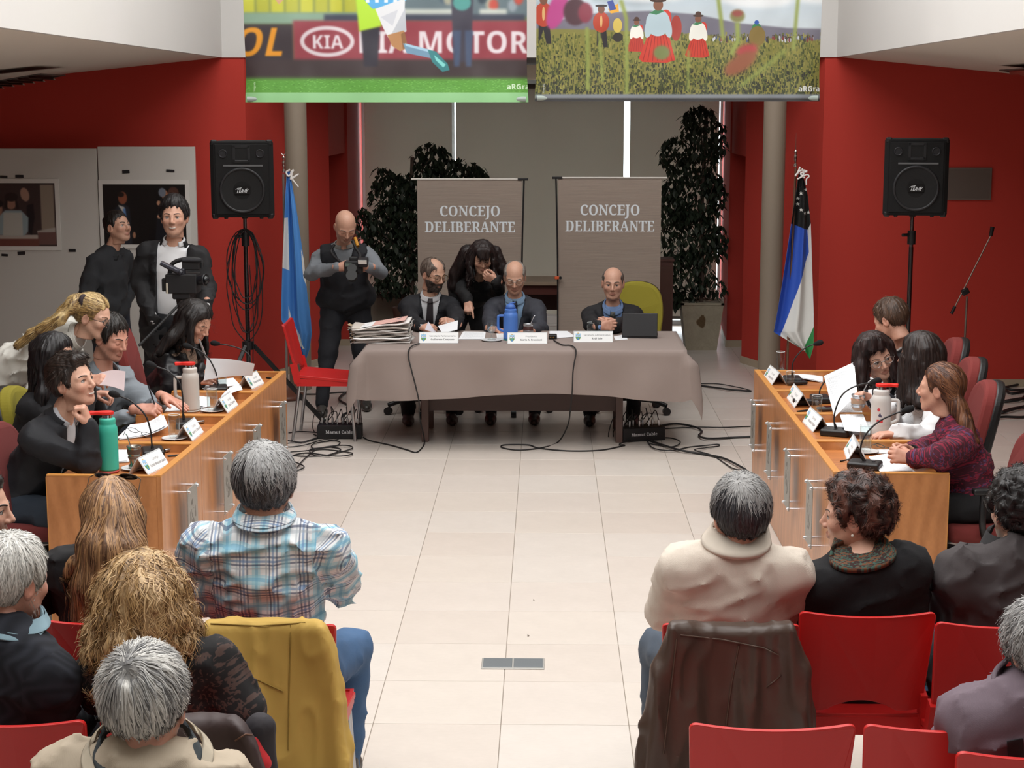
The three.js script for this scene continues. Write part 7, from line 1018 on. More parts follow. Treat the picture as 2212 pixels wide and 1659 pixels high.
{ // T4 secretary
  const p = person('seated bald man in a black suit and striped tie with clasped hands', { head: [1324, 611, 12.85], yaw: -4, pitch: -4, body: -2, hip: up3([1322, 720, 13.15], 0.53), skin: '#b9846a', brow: '#5a4a42', wR: [1296, 704, 12.42], wL: [1322, 706, 12.42], handR: { pose: 'clasp', dir: [0.75, 0.1, 0.3], palm: [0.2, -0.1, -1] }, handL: { pose: 'clasp', dir: [-0.8, 0.25, 0.25], palm: [-0.2, -0.1, -1] }, pR: [-1, -0.7, 0.2], pL: [1, -0.7, 0.2], gaze: [-0.2, 0] });
  const tt = dataTex(64, 64, (u, v) => ((u + v) * 5 % 1 < 0.3 ? [150, 150, 140] : [22, 22, 26])); tt.repeat.set(1, 2);
  suit(p, '#17171b', '#7f9ccb', M('#ffffff', 0.6, { map: tt })); trousers(p, '#15161b');
  hair(p, { c: '#4a413b', c2: '#7b736c', t: 0.003, bald: [0, 0.11, 0.03, 0.072, 0.1, 0.11], n: 300, len: 0.02 });
}
{ // photographer
  const p = person('standing bald photographer in a dark vest looking down at his camera', { head: [746, 488, 13.15], yaw: 18, pitch: -34, body: 8, nb: [742, 530, 13.3], stand: true, hip: up3([748, 680, 13.38], 0.86), k: 0.98, b: 1.12, belly: 1.25, hw: 0.19, skin: '#bd876c', stubble: 0.25, eyes: 'down', brow: '#6a5a50', aL: up3([790, 860, 13.3], 0.08), aR: G(695, 872, 0.08), eR: [672, 592, 13.2], eL: [822, 588, 13.15], wR: [732, 577, 12.93], wL: [796, 578, 12.93], handR: { pose: 'grip', dir: [0.85, 0.1, 0.25], palm: [0.2, -0.3, -0.9] }, handL: { pose: 'grip', dir: [-0.85, -0.1, 0.3], palm: [-0.2, 0.6, -0.6] } });
  garment(p, 'grey_shirt', ['torso', 'arms'], 0.01, cloth('#7b8086'), { wr: 0.006, sleeve: 0.97 }); collar(p, 'shirt_collar', cloth('#9a9a96'), { r0: 0.08, r1: 0.07, h: 0.05, gap: 0.3, fold: 0.012 });
  garment(p, 'vest', ['torso', 'hips'], 0.026, cloth('#17191f', 0.8), { wr: 0.006, extra: (F) => F.ell(p.hip.clone().add(V(0, 0.02, 0)), p.Xc, p.Y, p.Zc, 0.23, 0.12, 0.19, 0.05), cut: (d, x, y, z) => { const ax = Math.abs(x); let e = smax(d, ax - 0.185 - clamp(-y - 0.2, 0, 1) * 0.5, 0.01); e = smax(e, y - 0.04, 0.01); return z > 0 ? smax(e, 0.06 * clamp(1 + (y + 0.02) / 0.14, 0, 1.3) - ax, 0.006) : e; } });
  trousers(p, '#15161d', '#3c3a36');
  const st = p.base; mesh('camera_strap', [tube([[722, 528, 13.12], [716, 545, 13.1], [735, 566, 12.98], [752, 572, 12.92]].map((q) => toV(q).sub(st)), 0.012, 24, 6), tube([[762, 520, 13.1], [768, 535, 13.05], [778, 552, 12.98], [772, 568, 12.92]].map((q) => toV(q).sub(st)), 0.012, 24, 6)], M('#1d1c1e', 0.6), p.g); mesh('strap_patch', tube([[767, 514, 13.12], [770, 523, 13.09], [773, 532, 13.06]].map((q) => toV(q).sub(st)), 0.014, 12, 6), M('#c68a2a', 0.6), p.g, 'yellow strap patch');
  const c = W(764, 577, 12.86), o = thing('photo_camera', 'black reflex camera with a flash in the photographer\'s hands', 'camera', c); mesh('body', rbox(0.14, 0.1, 0.07, 0.014), blackM, o); mesh('prism', rbox(0.06, 0.04, 0.06, 0.012, 0, 0.06, 0), blackM, o); mesh('lens', [T(cyl(0.036, 0.036, 0.1), 0, -0.02, 0.07, 1.1), T(cyl(0.042, 0.04, 0.05), 0, -0.055, 0.135, 1.1)], blackP, o); mesh('flash_head', T(rbox(0.075, 0.05, 0.09, 0.008), 0.075, 0.04, 0.03, 0.3), M('#202024', 0.4), o); mesh('flash_window', T(box(0.065, 0.03, 0.004), 0.075, 0.045, 0.078, 0.3), M('#f4f4ee', 0.2), o); mesh('rear_screen', box(0.05, 0.025, 0.003, -0.035, 0.02, 0.037), M('#6c7a72', 0.2), o);
}
// ---- council members in front of the white panels
{ // L1
  const p = person('smiling young man in a dark suit resting his chin on his fist', { head: [158, 822, 7.75], yaw: 68, pitch: 10, roll: 6, body: 78, nb: [128, 898, 7.78], hip: up3([40, 1080, 7.82], 0.52), skin: '#c08d72', stubble: 0.12, gaze: [0.1, 0.6], teeth: 1, brow: '#2b201b', eR: [186, 1000, 7.56], wR: [192, 920, 7.58], handR: { pose: 'fist', dir: [-0.25, 1, 0.0], palm: [-0.9, -0.1, 0.1] }, wL: up3([200, 1000, 8.0], 0.74), handL: { pose: 'relaxed', dir: [0.6, 0, 0.5] }, hw: 0.18 });
  suit(p, '#17191f', '#c4c6cc', null, { v: 0.05, len: 0.4 }); trousers(p, '#26303c');
  hair(p, { c: '#1d1613', c2: '#3a2c25', t: 0.016, top: 1.5, n: 1500, len: 0.055, lift: 0.008, loc: [[-0.03, 0.1, 0.06, 0.04, 0.1, 0.06, 0.022, 0.02]], flow: (q, gl) => V(0.3, 0.25, q.y > 0.07 ? 0.7 : -0.2).addScaledVector(gl, 0.5) });
}
{ // L2
  const p = person('woman with long black hair seated behind the young man, holding a sheet', { f: 1, head: [122, 772, 8.45], yaw: 72, pitch: -4, body: 80, nb: [100, 838, 8.5], hip: up3([40, 960, 8.5], 0.52), skin: '#bb866c', gaze: [0.3, 0.2], wR: [190, 822, 8.48], handR: { pose: 'grip', dir: [0.8, 0.1, 0.3], palm: [0.2, -0.6, -0.6] }, wL: [200, 850, 8.6], handL: { pose: 'grip', dir: [0.9, 0, 0], palm: [0, -1, 0] } });
  garment(p, 'black_top', ['torso', 'arms', 'hips'], 0.016, cloth('#16161a'), {}); trousers(p, '#16161a');
  hair(p, { c: '#131112', c2: '#242024', t: 0.018, curls: { n: 20, len: 0.2, r: 0.017, amp: 0.008, out: 0.012, a0: 1.2 }, locks: [[[98, 760, 8.5], [86, 820, 8.5], [72, 870, 8.42], [60, 910, 8.4], 0.055, 0.03], [[105, 790, 8.4], [92, 850, 8.35], [78, 900, 8.35], 0.04, 0.025]], n: 1200, len: 0.16, flow: (q, gl) => q.clone().sub(V(0, 0.09, 0.02)).normalize().multiplyScalar(0.4).add(gl) });
}
{ // L3
  const p = person('man in a grey shirt writing with his head lowered beside the blonde woman', { head: [240, 728, 9.2], yaw: 62, pitch: -16, body: 66, nb: [220, 800, 9.25], hip: up3([170, 930, 9.35], 0.53), skin: '#b9765f', stubble: 0.2, eyes: 'down', brow: '#1f1815', b: 1.08, hw: 0.19, eR: [222, 925, 8.98], wR: [300, 884, 8.9], handR: { pose: 'write', dir: [0.9, 0.05, 0.1], palm: [0.3, -0.7, -0.5] }, wL: [356, 858, 9.1], handL: { pose: 'flat', dir: [0.75, -0.25, 0.35], palm: [0, -1, 0.1] } });
  garment(p, 'grey_shirt', ['torso', 'arms', 'hips'], 0.016, cloth('#7d848b', 0.8), { wr: 0.008, cell: 0.0115, sleeve: 0.97, cut: (d, x, y, z) => smax(d, y - 0.03, 0.02) }); collar(p, 'shirt_collar', cloth('#7d848b', 0.8), { r0: 0.09, r1: 0.074, h: 0.05, gap: 0.4, fold: 0.02 }); trousers(p, '#22252c');
  const q = p.wR.clone().add(V(0.09, 0.03, 0.02)).sub(p.base); mesh('pen', rod(q, q.clone().add(V(-0.03, 0.1, 0.0)), 0.004), M('#2a2a30', 0.4), p.g); mesh('wristwatch', T(new THREE.TorusGeometry(0.033, 0.006, 8, 24), ...p.wL.clone().lerp(p.eL, 0.06).sub(p.base).toArray(), 0, 1.2), M('#1b1b1d', 0.4), p.g);
  hair(p, { c: '#15110f', c2: '#2c2522', t: 0.013, top: 1.5, n: 1100, len: 0.045, lift: 0.008, spiky: 1.3 });
}
{ // L4 blonde
  const p = person('blonde woman in a white blouse and black glasses leaning in with a ponytail', { f: 1, head: [203, 683, 9.15], yaw: 76, pitch: -14, body: 85, nb: [158, 716, 9.2], hip: up3([-10, 830, 9.35], 0.9), stand: true, hw: 0.15, skin: '#c6967d', brow: '#5b4532', gaze: [0, -0.5], wR: [110, 880, 8.9], wL: [150, 860, 9.4] });
  garment(p, 'white_blouse', ['torso', 'arms', 'hips'], 0.02, cloth('#d6d5ce', 0.8), { wr: 0.009, fr: 1.2, cell: 0.0115 }); trousers(p, '#20222a'); collar(p, 'blouse_collar', cloth('#d6d5ce', 0.8), { r0: 0.085, r1: 0.075, h: 0.03, gap: 0.7 });
  hair(p, { c: '#5a4230', c2: '#c9a566', c3: '#e2c890', zone: streak(60), t: 0.011, locks: [[[180, 652, 9.12], [160, 650, 9.12], [140, 672, 9.12], [110, 700, 9.1], [70, 722, 9.1], [40, 745, 9.1], 0.03, 0.022], [[176, 648, 9.12], [156, 660, 9.08], [128, 690, 9.05], [90, 712, 9.05], 0.026, 0.03]], n: 3600, w: 0.0013, len: 0.1, lift: 0.005, crown: [0, 0.0, 0.1], flow: (q, gl) => (q.z > -0.1 ? V(0, 0.035, -0.115).sub(q).normalize() : gl.clone().multiplyScalar(0.5).add(V(0, -0.4, -0.9))) });
  glasses(p, M('#141316', 0.3)); const e = toV([181, 650, 9.1]).sub(p.base); mesh('scrunchie', T(new THREE.TorusGeometry(0.026, 0.012, 8, 20), e.x, e.y, e.z, 0, 1.2), M('#2e2328', 0.8), p.g);
}
{ // L5
  const p = person('dark-haired woman in a black leather jacket reading at the council desk', { f: 1, head: [424, 694, 10.1], yaw: 66, pitch: -30, body: 72, nb: [398, 752, 10.2], hip: up3([340, 900, 10.3], 0.53), skin: '#b57d62', eyes: 'down', wR: [428, 822, 9.95], wL: [432, 800, 10.1], handR: { pose: 'clasp', dir: [0.8, 0.1, 0.2], palm: [0, -0.6, -0.6] }, handL: { pose: 'clasp', dir: [0.8, 0.1, 0.1], palm: [0, -0.6, -0.6] }, eR: [372, 838, 10.0] });
  garment(p, 'blouse', ['torso'], 0.008, cloth('#a58d7b'), {}); garment(p, 'leather_jacket', ['torso', 'arms', 'hips'], 0.02, M('#17161a', 0.38), { wr: 0.009, fr: 1.2, cell: 0.0115, cut: (d, x, y, z) => (z > 0.02 ? smax(d, 0.045 - Math.abs(x), 0.01) : smax(d, y - 0.04, 0.02)) }); trousers(p, '#16161a');
  hair(p, { c: '#141112', c2: '#2a2322', t: 0.016, curls: { n: 20, len: 0.2, r: 0.016, amp: 0.003, out: 0.008, a0: 1.15 }, locks: [[[405, 685, 10.15], [388, 710, 10.15], [365, 738, 10.15], [338, 770, 10.1], 0.055, 0.03], [[400, 700, 10.05], [372, 728, 10.02], [345, 760, 10.0], 0.045, 0.025]], n: 1500, len: 0.16, flow: (q, gl) => q.clone().sub(V(0, 0.07, 0.06)).normalize().multiplyScalar(0.5).add(gl) });
}
{ // S1
  const p = person('standing man in a charcoal pullover looking up beside the white panels', { head: [255, 489, 13.0], yaw: 58, pitch: 12, body: 62, nb: [237, 538, 13.02], stand: true, hip: up3([236, 690, 13.05], 0.82), k: 0.94, skin: '#b58165', stubble: 0.15, brow: '#1f1915', gaze: [0.1, 0.5], wR: up3([248, 680, 12.95], 0.86), wL: up3([270, 680, 13.1], 0.86) });
  garment(p, 'pullover', ['torso', 'arms', 'hips'], 0.022, cloth('#2b2d31', 0.9), { wr: 0.007 }); collar(p, 'hood', cloth('#26282c', 0.9), { r0: 0.115, r1: 0.09, h: 0.05, gap: 0.2, th: 0.02, lift: -0.02 }); trousers(p, '#1e2633');
  hair(p, { c: '#16120f', c2: '#2b2420', t: 0.007, top: 1.6, n: 700, len: 0.03 });
}
{ // S2
  const p = person('standing man in a black jacket and open white shirt behind the television camera', { head: [376, 468, 11.45], hs: 1.06, yaw: 4, pitch: 3, body: 2, nb: [376, 522, 11.5], stand: true, hip: up3([368, 690, 11.55], 0.9), skin: '#bd876b', stubble: 0.2, brow: '#1a1412', gaze: [0.1, 0.5], teeth: 1, hw: 0.18, b: 1.03, eR: [303, 612, 11.5], wR: [330, 690, 11.35], eL: [445, 620, 11.45], wL: [445, 660, 11.2], handL: { pose: 'relaxed', dir: [-0.2, -1, 0.2], palm: [-1, 0, 0] } });
  suit(p, '#131316', '#e3e5e8', null, { v: 0.1, len: 1.6, wr: 0.008, extra: (F) => F.cap(p.hip, p.hip.clone().add(V(0, -0.1, 0)), 0.2, 0.2, 0.05) }); trousers(p, '#16171b');
  hair(p, { c: '#120f0f', c2: '#262022', t: 0.015, top: 2.0, n: 1000, len: 0.05, lift: 0.006 });
}
// ---- council members before the red wall with the plaque
{ // R1
  const p = person('auburn-haired woman in a burgundy knit cardigan with folded hands', { f: 1, head: [2030, 838, 7.92], yaw: -118, pitch: 2, body: -98, nb: [2062, 912, 7.9], hip: up3([2110, 1085, 7.85], 0.53), back: true, skin: '#bb7f64', eL: [2028, 985, 7.55], wL: [1972, 990, 7.62], eR: [2030, 960, 8.05], wR: [1968, 978, 7.72], handL: { pose: 'clasp', dir: [-0.9, 0.15, -0.1], palm: [0, -0.3, -0.9] }, handR: { pose: 'clasp', dir: [-0.9, 0.2, 0.1], palm: [0, -0.3, 0.9] } });
  const kt = dataTex(128, 128, (u, v, x, y) => { const n = tn(u, v, 26, 51), m = tn(u, v * 2 % 1, 14, 52), band = Math.sin(v * 6.283 * 3) * 0.5 + 0.5; return m * 0.5 + n * 0.5 > 0.56 ? [132, 34, 58] : band > 0.7 && n > 0.5 ? [74, 58, 96] : [70, 24, 40]; }); kt.repeat.set(7, 7);
  garment(p, 'cardigan', ['torso', 'arms', 'hips'], 0.02, M('#ffffff', 0.95, { map: kt }), { wr: 0.006, uv: 1, cell: 0.0115, sleeve: 0.9 }); trousers(p, '#141417');
  for (const S of ['L', 'R']) { const w = p['w' + S], e = p['e' + S]; mesh('cuff', rod(w.clone().lerp(e, 0.0).sub(p.base), w.clone().lerp(e, 0.3).sub(p.base), 0.037, 0.044, 16), cloth('#17161a', 0.95), p.g); }
  hair(p, { c: '#3a221a', c2: '#6b3f28', c3: '#8a5a3a', zone: streak(70), t: 0.011, locks: [[[2060, 862, 7.85], [2072, 885, 7.84], [2085, 915, 7.8], [2100, 955, 7.76], 0.032, 0.03], [[2052, 850, 7.88], [2068, 876, 7.84], [2080, 900, 7.82], 0.028, 0.03]], n: 1700, len: 0.12, flow: (q, gl) => (q.y > -0.04 && q.z > -0.1 ? V(0, -0.04, -0.12).sub(q).normalize() : gl.clone()) });
}
{ // R2
  const p = person('woman with long dark hair in a white blouse seated beside the white thermos', { f: 1, head: [1984, 768, 8.75], yaw: -122, pitch: -4, body: -98, nb: [2012, 842, 8.75], hip: up3([2062, 980, 8.75], 0.53), back: true, skin: '#bd866c', eL: [2005, 945, 8.4], wL: [1936, 938, 8.36], wR: [1925, 880, 8.85], handL: { pose: 'relaxed', dir: [-0.9, 0, 0.1], palm: [0, -1, 0] } });
  garment(p, 'white_blouse', ['torso', 'arms', 'hips'], 0.018, cloth('#d8d8da', 0.85), { wr: 0.007, cell: 0.0115 }); trousers(p, '#17171a');
  hair(p, { c: '#1a1213', c2: '#36251f', t: 0.017, curls: { n: 24, len: 0.24, r: 0.017, amp: 0.003, out: 0.01, a0: 0.5 }, locks: [[[1985, 765, 8.78], [1978, 815, 8.7], [1968, 860, 8.66], 0.05, 0.028], [[1998, 768, 8.72], [1998, 820, 8.68], [1985, 870, 8.62], 0.055, 0.03], [[2008, 770, 8.8], [2012, 810, 8.8], [2005, 850, 8.75], 0.045, 0.03]], n: 1700, len: 0.16, flow: (q, gl) => q.clone().sub(V(0, 0.1, 0)).normalize().multiplyScalar(0.35).add(gl) });
}
{ // R3
  const p = person('bespectacled woman with a dark fringe leaning over the sheets in a striped blouse', { f: 1, head: [1893, 768, 9.35], yaw: 12, pitch: -12, roll: 22, body: -70, nb: [1940, 828, 9.45], hip: up3([2010, 930, 9.6], 0.53), skin: '#bf8a72', brow: '#2a1d1a', gaze: [0.6, 0.1], hs: 1.0, wR: [1905, 862, 9.3], wL: [1868, 858, 8.95], handL: { pose: 'grip', dir: [-0.5, 0.2, 0.3], palm: [-0.7, 0, 0.6] } });
  const st = dataTex(128, 128, (u, v) => { const w = Math.sin((u * 4 + 0.9 * tn(u, v, 5, 61)) * 6.283); return w > 0.15 ? [226, 226, 228] : [28, 28, 34]; }); st.repeat.set(5, 5);
  garment(p, 'striped_blouse', ['torso', 'arms', 'hips'], 0.018, M('#ffffff', 0.9, { map: st }), { wr: 0.007, uv: 1 }); trousers(p, '#17171a');
  hair(p, { c: '#1c1213', c2: '#3c2522', t: 0.019, curls: { n: 22, len: 0.17, r: 0.016, amp: 0.003, out: 0.008, a0: 0.85 }, locks: [[[1862, 752, 9.3], [1858, 790, 9.28], [1862, 830, 9.25], 0.04, 0.022], [[1915, 750, 9.35], [1930, 790, 9.35], [1928, 826, 9.35], 0.042, 0.024], [[1870, 738, 9.27], [1868, 756, 9.25], 0.022, 0.012], [[1884, 734, 9.26], [1886, 754, 9.245], 0.022, 0.012], [[1898, 738, 9.27], [1904, 752, 9.255], 0.02, 0.012]], n: 1700, len: 0.13, flow: (q, gl) => q.clone().sub(V(0, 0.1, -0.02)).normalize().multiplyScalar(0.4).add(gl) });
  glasses(p, M('#a9a4a0', 0.25, { metalness: 0.9 }));
  const m = mate('pale mate gourd with metal bands and a straw in the bespectacled woman\'s hand', W(1853, 886, 8.93), '#a4846c', V(0.05, 0.1, 0)); m.scale.setScalar(1.0);
}
{ // R4
  const p = person('short-haired man in a dark jacket bowing his head beside the boom stand', { head: [1922, 690, 10.25], yaw: -128, pitch: -24, body: -100, nb: [1955, 748, 10.3], hip: up3([2010, 880, 10.35], 0.53), back: true, skin: '#b97f66', wL: [1900, 830, 9.9], wR: [1890, 820, 10.4] });
  suit(p, '#1a1a1f', '#e6e6e8', null, { v: 0.05 }); trousers(p, '#191a20');
  hair(p, { c: '#3a2a20', c2: '#6a4e3c', t: 0.012, top: 1.5, n: 1100, len: 0.035, lift: 0.006 });
}
// ---- the public
const jeans = '#44648a';
{ // A1 plaid shirt
  const p = person('broad grey-haired man in a blue plaid shirt seated before the yellow jacket', { head: [571, 1046, 5.3], yaw: 188, pitch: -4, body: 182, nb: [571, 1128, 5.24], hip: up3([590, 1380, 5.4], 0.52), back: true, b: 1.16, hw: 0.2, hs: 1.06, skin: '#c08468', eL: [435, 1290, 5.32], wL: up3([520, 1350, 5.75], 0.78), eR: [735, 1262, 5.42], wR: up3([640, 1300, 5.8], 0.78), kR: up3([755, 1420, 5.75], 0.5), aR: up3([750, 1560, 5.75], 0.08), spread: 0.16 });
  const pl = canvasTex(512, 512, (c) => { c.fillStyle = '#e3e6e8'; c.fillRect(0, 0, 512, 512); const band = (col, at, w, v) => { c.globalAlpha = 0.5; c.fillStyle = col; if (v) c.fillRect(at, 0, w, 512); else c.fillRect(0, at, 512, w); c.globalAlpha = 1; }; for (let i = 0; i < 4; i++) { const o = i * 128; for (const v of [true, false]) { band('#8fc8da', o + 8, 36, v); band('#6aa8c8', o + 18, 12, v); band('#39445f', o + 60, 8, v); band('#5c7fb0', o + 76, 9, v); band('#2d3550', o + 92, 7, v); band('#a9b0b8', o + 106, 8, v); } } }); pl.repeat.set(2.7, 2.7);
  garment(p, 'plaid_shirt', ['torso', 'arms', 'hips'], 0.018, M('#ffffff', 0.88, { map: pl }), { wr: 0.008, cell: 0.011, uv: 1, fr: 1.3, cut: (d, x, y, z) => smax(d, y - 0.04, 0.03) });
  const col = collar(p, 'shirt_collar', M('#ffffff', 0.88, { map: pl }), { r0: 0.094, r1: 0.084, h: 0.06, gap: 0.3, fold: 0.014, lift: 0.04 }); uvBox(col.geometry);
  trousers(p, jeans);
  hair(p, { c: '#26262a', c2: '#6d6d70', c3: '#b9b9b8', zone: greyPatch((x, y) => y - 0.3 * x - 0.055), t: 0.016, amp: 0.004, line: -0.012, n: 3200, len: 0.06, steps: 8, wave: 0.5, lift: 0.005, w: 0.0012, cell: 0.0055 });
}
{ // A2 cream sweater
  const p = person('grey-haired man in a cream roll-neck sweater seated before the brown leather jacket', { head: [1598, 1110, 5.3], yaw: 190, pitch: -3, body: 178, nb: [1592, 1180, 5.26], hip: up3([1575, 1400, 5.42], 0.52), back: true, b: 1.08, hw: 0.178, skin: '#b97a60', eL: [1436, 1318, 5.42], wL: up3([1520, 1330, 5.8], 0.72), eR: [1710, 1320, 5.4], wR: up3([1640, 1320, 5.8], 0.72), kL: up3([1425, 1420, 5.8], 0.5), spread: 0.14 });
  garment(p, 'cream_sweater', ['torso', 'arms', 'hips'], 0.024, cloth('#d3c8bb', 0.95, { bumpScale: 0.0016 }), { wr: 0.005, cell: 0.0115, cut: (d, x, y, z) => smax(d, y - 0.05, 0.03) }); collar(p, 'roll_neck', cloth('#d3c8bb', 0.95), { r0: 0.098, r1: 0.08, h: 0.1, gap: 0.0, th: 0.014, lift: 0.02, tilt: 0.03, back: -0.025 }); collar(p, 'roll_neck_fold', cloth('#cfc4b6', 0.95), { r0: 0.112, r1: 0.09, h: 0.07, gap: 0.0, th: 0.014, lift: 0.045, tilt: 0.03, back: -0.025 });
  trousers(p, '#4d5866');
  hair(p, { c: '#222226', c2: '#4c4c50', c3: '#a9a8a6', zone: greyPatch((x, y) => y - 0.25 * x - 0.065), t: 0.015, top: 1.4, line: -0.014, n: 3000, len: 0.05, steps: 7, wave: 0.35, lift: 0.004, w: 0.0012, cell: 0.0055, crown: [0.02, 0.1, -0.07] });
}
{ // A3 curly woman
  const p = person('curly-haired woman in a black sweater and patterned scarf seen in profile', { f: 1, head: [1845, 1112, 5.38], yaw: -108, pitch: -2, body: 188, nb: [1862, 1192, 5.3], hip: up3([1872, 1400, 5.45], 0.52), skin: '#c08a70', brow: '#2a1e1a', gaze: [-0.2, 0], b: 1.02, hw: 0.155, eL: [1745, 1350, 5.4], wL: up3([1800, 1340, 5.8], 0.74), eR: [1955, 1345, 5.4], wR: up3([1900, 1320, 5.8], 0.74), kR: up3([2030, 1300, 6.1], 0.53) });
  garment(p, 'black_sweater', ['torso', 'arms', 'hips'], 0.022, cloth('#141417', 0.95), { wr: 0.005, cut: (d, x, y, z) => neckCut(d, x, y + 0.02, z) }); trousers(p, jeans);
  const sc = dataTex(64, 64, (u, v) => { const n = tn(u, v, 16, 71), m = tn(u, v, 8, 72); return n > 0.62 ? [60, 90, 80] : m > 0.5 ? [110, 66, 42] : [50, 30, 28]; }); sc.repeat.set(6, 3);
  collar(p, 'scarf', M('#ffffff', 0.9, { map: sc }), { r0: 0.108, r1: 0.068, h: 0.09, gap: 0.02, th: 0.016, lift: 0.03, tilt: 0.05, back: -0.01 });
  const er = V(0.082, -0.052, -0.006).applyMatrix4(p.hm).sub(p.base); mesh('earring', ball(0.005, er.x, er.y, er.z, 10), M('#efe9dc', 0.2), p.g);
  hair(p, { c: '#1d1413', c2: '#4a2e26', c3: '#6b4234', zone: streak(50), t: 0.028, top: 1.3, curly: 0.4, amp: 0.007, n: 3200, len: 0.04, lift: 0.01, w: 0.0013, cell: 0.0058 });
}
{ // A4
  const p = person('dark curly-haired man in a dark grey jacket seated at the end of the row', { head: [2200, 1100, 5.42], yaw: 192, pitch: -4, body: 186, nb: [2190, 1190, 5.35], hip: up3([2150, 1400, 5.45], 0.52), back: true, skin: '#a97558', stubble: 0.5, brow: '#181311', b: 1.12, eL: [2050, 1300, 5.5], wL: up3([2120, 1310, 5.85], 0.7), wR: up3([2200, 1310, 5.85], 0.7) });
  garment(p, 'grey_jacket', ['torso', 'arms', 'hips'], 0.03, cloth('#3b3536', 0.85), { wr: 0.009, cell: 0.0115 }); collar(p, 'jacket_collar', cloth('#1d1b1d', 0.85), { r0: 0.1, r1: 0.088, h: 0.07, gap: 0.5, th: 0.012, lift: 0.035, back: -0.03 }); trousers(p, '#22242a');
  hair(p, { c: '#0f0d0e', c2: '#241e1e', t: 0.022, top: 1.2, curly: 0.3, amp: 0.008, n: 1800, len: 0.03, lift: 0.008 });
}
{ // A5
  const p = person('grey-haired woman in a lilac jacket with a dark shoulder strap', { f: 1, head: [2250, 1400, 4.2], yaw: 196, pitch: -6, body: 184, nb: [2245, 1475, 4.15], hip: up3([2235, 1640, 4.35], 0.52), back: true, skin: '#c08c76', b: 1.1, hw: 0.175, eL: [2088, 1600, 4.3], wL: up3([2150, 1600, 4.6], 0.7) });
  garment(p, 'lilac_jacket', ['torso', 'arms', 'hips'], 0.03, cloth('#6b5c66', 0.8), { wr: 0.008, cell: 0.011 }); collar(p, 'jacket_collar', cloth('#64565f', 0.8), { r0: 0.1, r1: 0.09, h: 0.075, gap: 0.4, th: 0.012, lift: 0.03 }); trousers(p, '#2a2a30');
  const f = p.fields.lilac_jacket, pts = []; for (let i = 0; i <= 12; i++) { const t = i / 12, c = p.nb.clone().addScaledVector(p.Xc, mix(0.1, 0.09, t)).addScaledVector(p.Y, mix(-0.035, -0.5, t)); let z = -0.35; while (z < 0 && f(c.x + p.Zc.x * z, c.y + p.Zc.y * z, c.z + p.Zc.z * z) > 0) z += 0.004; pts.push(c.addScaledVector(p.Zc, z - 0.014).sub(p.base)); }
  mesh('shoulder_strap', sheet((u, v) => { const k = Math.min(11, Math.floor(v * 12)), q = pts[k].clone().lerp(pts[k + 1], v * 12 - k); return q.addScaledVector(p.Xc, (u - 0.5) * -0.04); }, 2, 24, 0.004), M('#1c2226', 0.6), p.g);
  hair(p, { c: '#6f6e6e', c2: '#b9b8b6', t: 0.026, amp: 0.006, n: 1800, len: 0.07, wave: 0.5, lift: 0.01, line: -0.02 });
}
{ // A6 long straight hair
  const p = person('woman with very long light brown hair and sunglasses pushed up on her head', { f: 1, head: [243, 1112, 5.3], yaw: 172, pitch: -4, body: 178, nb: [238, 1195, 5.28], hip: up3([225, 1390, 5.42], 0.52), back: true, skin: '#c08c72', hw: 0.16, eL: [150, 1300, 5.45], wL: up3([190, 1320, 5.8], 0.72), wR: up3([270, 1320, 5.8], 0.72) });
  garment(p, 'black_jacket', ['torso', 'arms', 'hips'], 0.022, cloth('#151518', 0.85), { wr: 0.006 }); trousers(p, '#20222a');
  hair(p, { c: '#5a3d2b', c2: '#9a7350', c3: '#b98e62', zone: streak(80), t: 0.015, amp: 0.004, jk: 0.035, locks: [[[222, 1110, 5.22], [205, 1180, 5.14], [190, 1260, 5.12], [178, 1335, 5.14], 0.058, 0.036], [[248, 1110, 5.2], [240, 1190, 5.12], [228, 1270, 5.1], [215, 1345, 5.13], 0.066, 0.04], [[278, 1115, 5.22], [282, 1190, 5.14], [275, 1260, 5.12], [262, 1335, 5.14], 0.052, 0.036], [[192, 1215, 5.2], [168, 1218, 5.22], [150, 1238, 5.22], 0.03, 0.02]], n: 4200, len: 0.24, steps: 10, w: 0.0016, flow: (q, gl) => (q.y > 0.05 ? q.clone().sub(V(0.0, 0.1, -0.0)).normalize().multiplyScalar(0.7).addScaledVector(gl, 0.7) : gl.clone().add(V(0.05 * Math.sin(q.x * 60), 0, 0))) });
  const o = new THREE.Group(); o.name = 'sunglasses'; spectacles(o, M('#4a3b2c', 0.25, { metalness: 0.4 }), 0.165, true, false); for (const s of [-1, 1]) mesh('lens', T(new THREE.CircleGeometry(0.03, 20), s * 0.043, 0, 0.001).applyMatrix4(new THREE.Matrix4().makeScale(1, 0.75, 1)), M('#1d1a17', 0.1), o); o.applyMatrix4(new THREE.Matrix4().makeRotationX(-1.0)); o.applyMatrix4(new THREE.Matrix4().makeTranslation(0, 0.125, 0.035)); o.applyMatrix4(p.hm); o.position.sub(p.base); p.g.add(o);
}
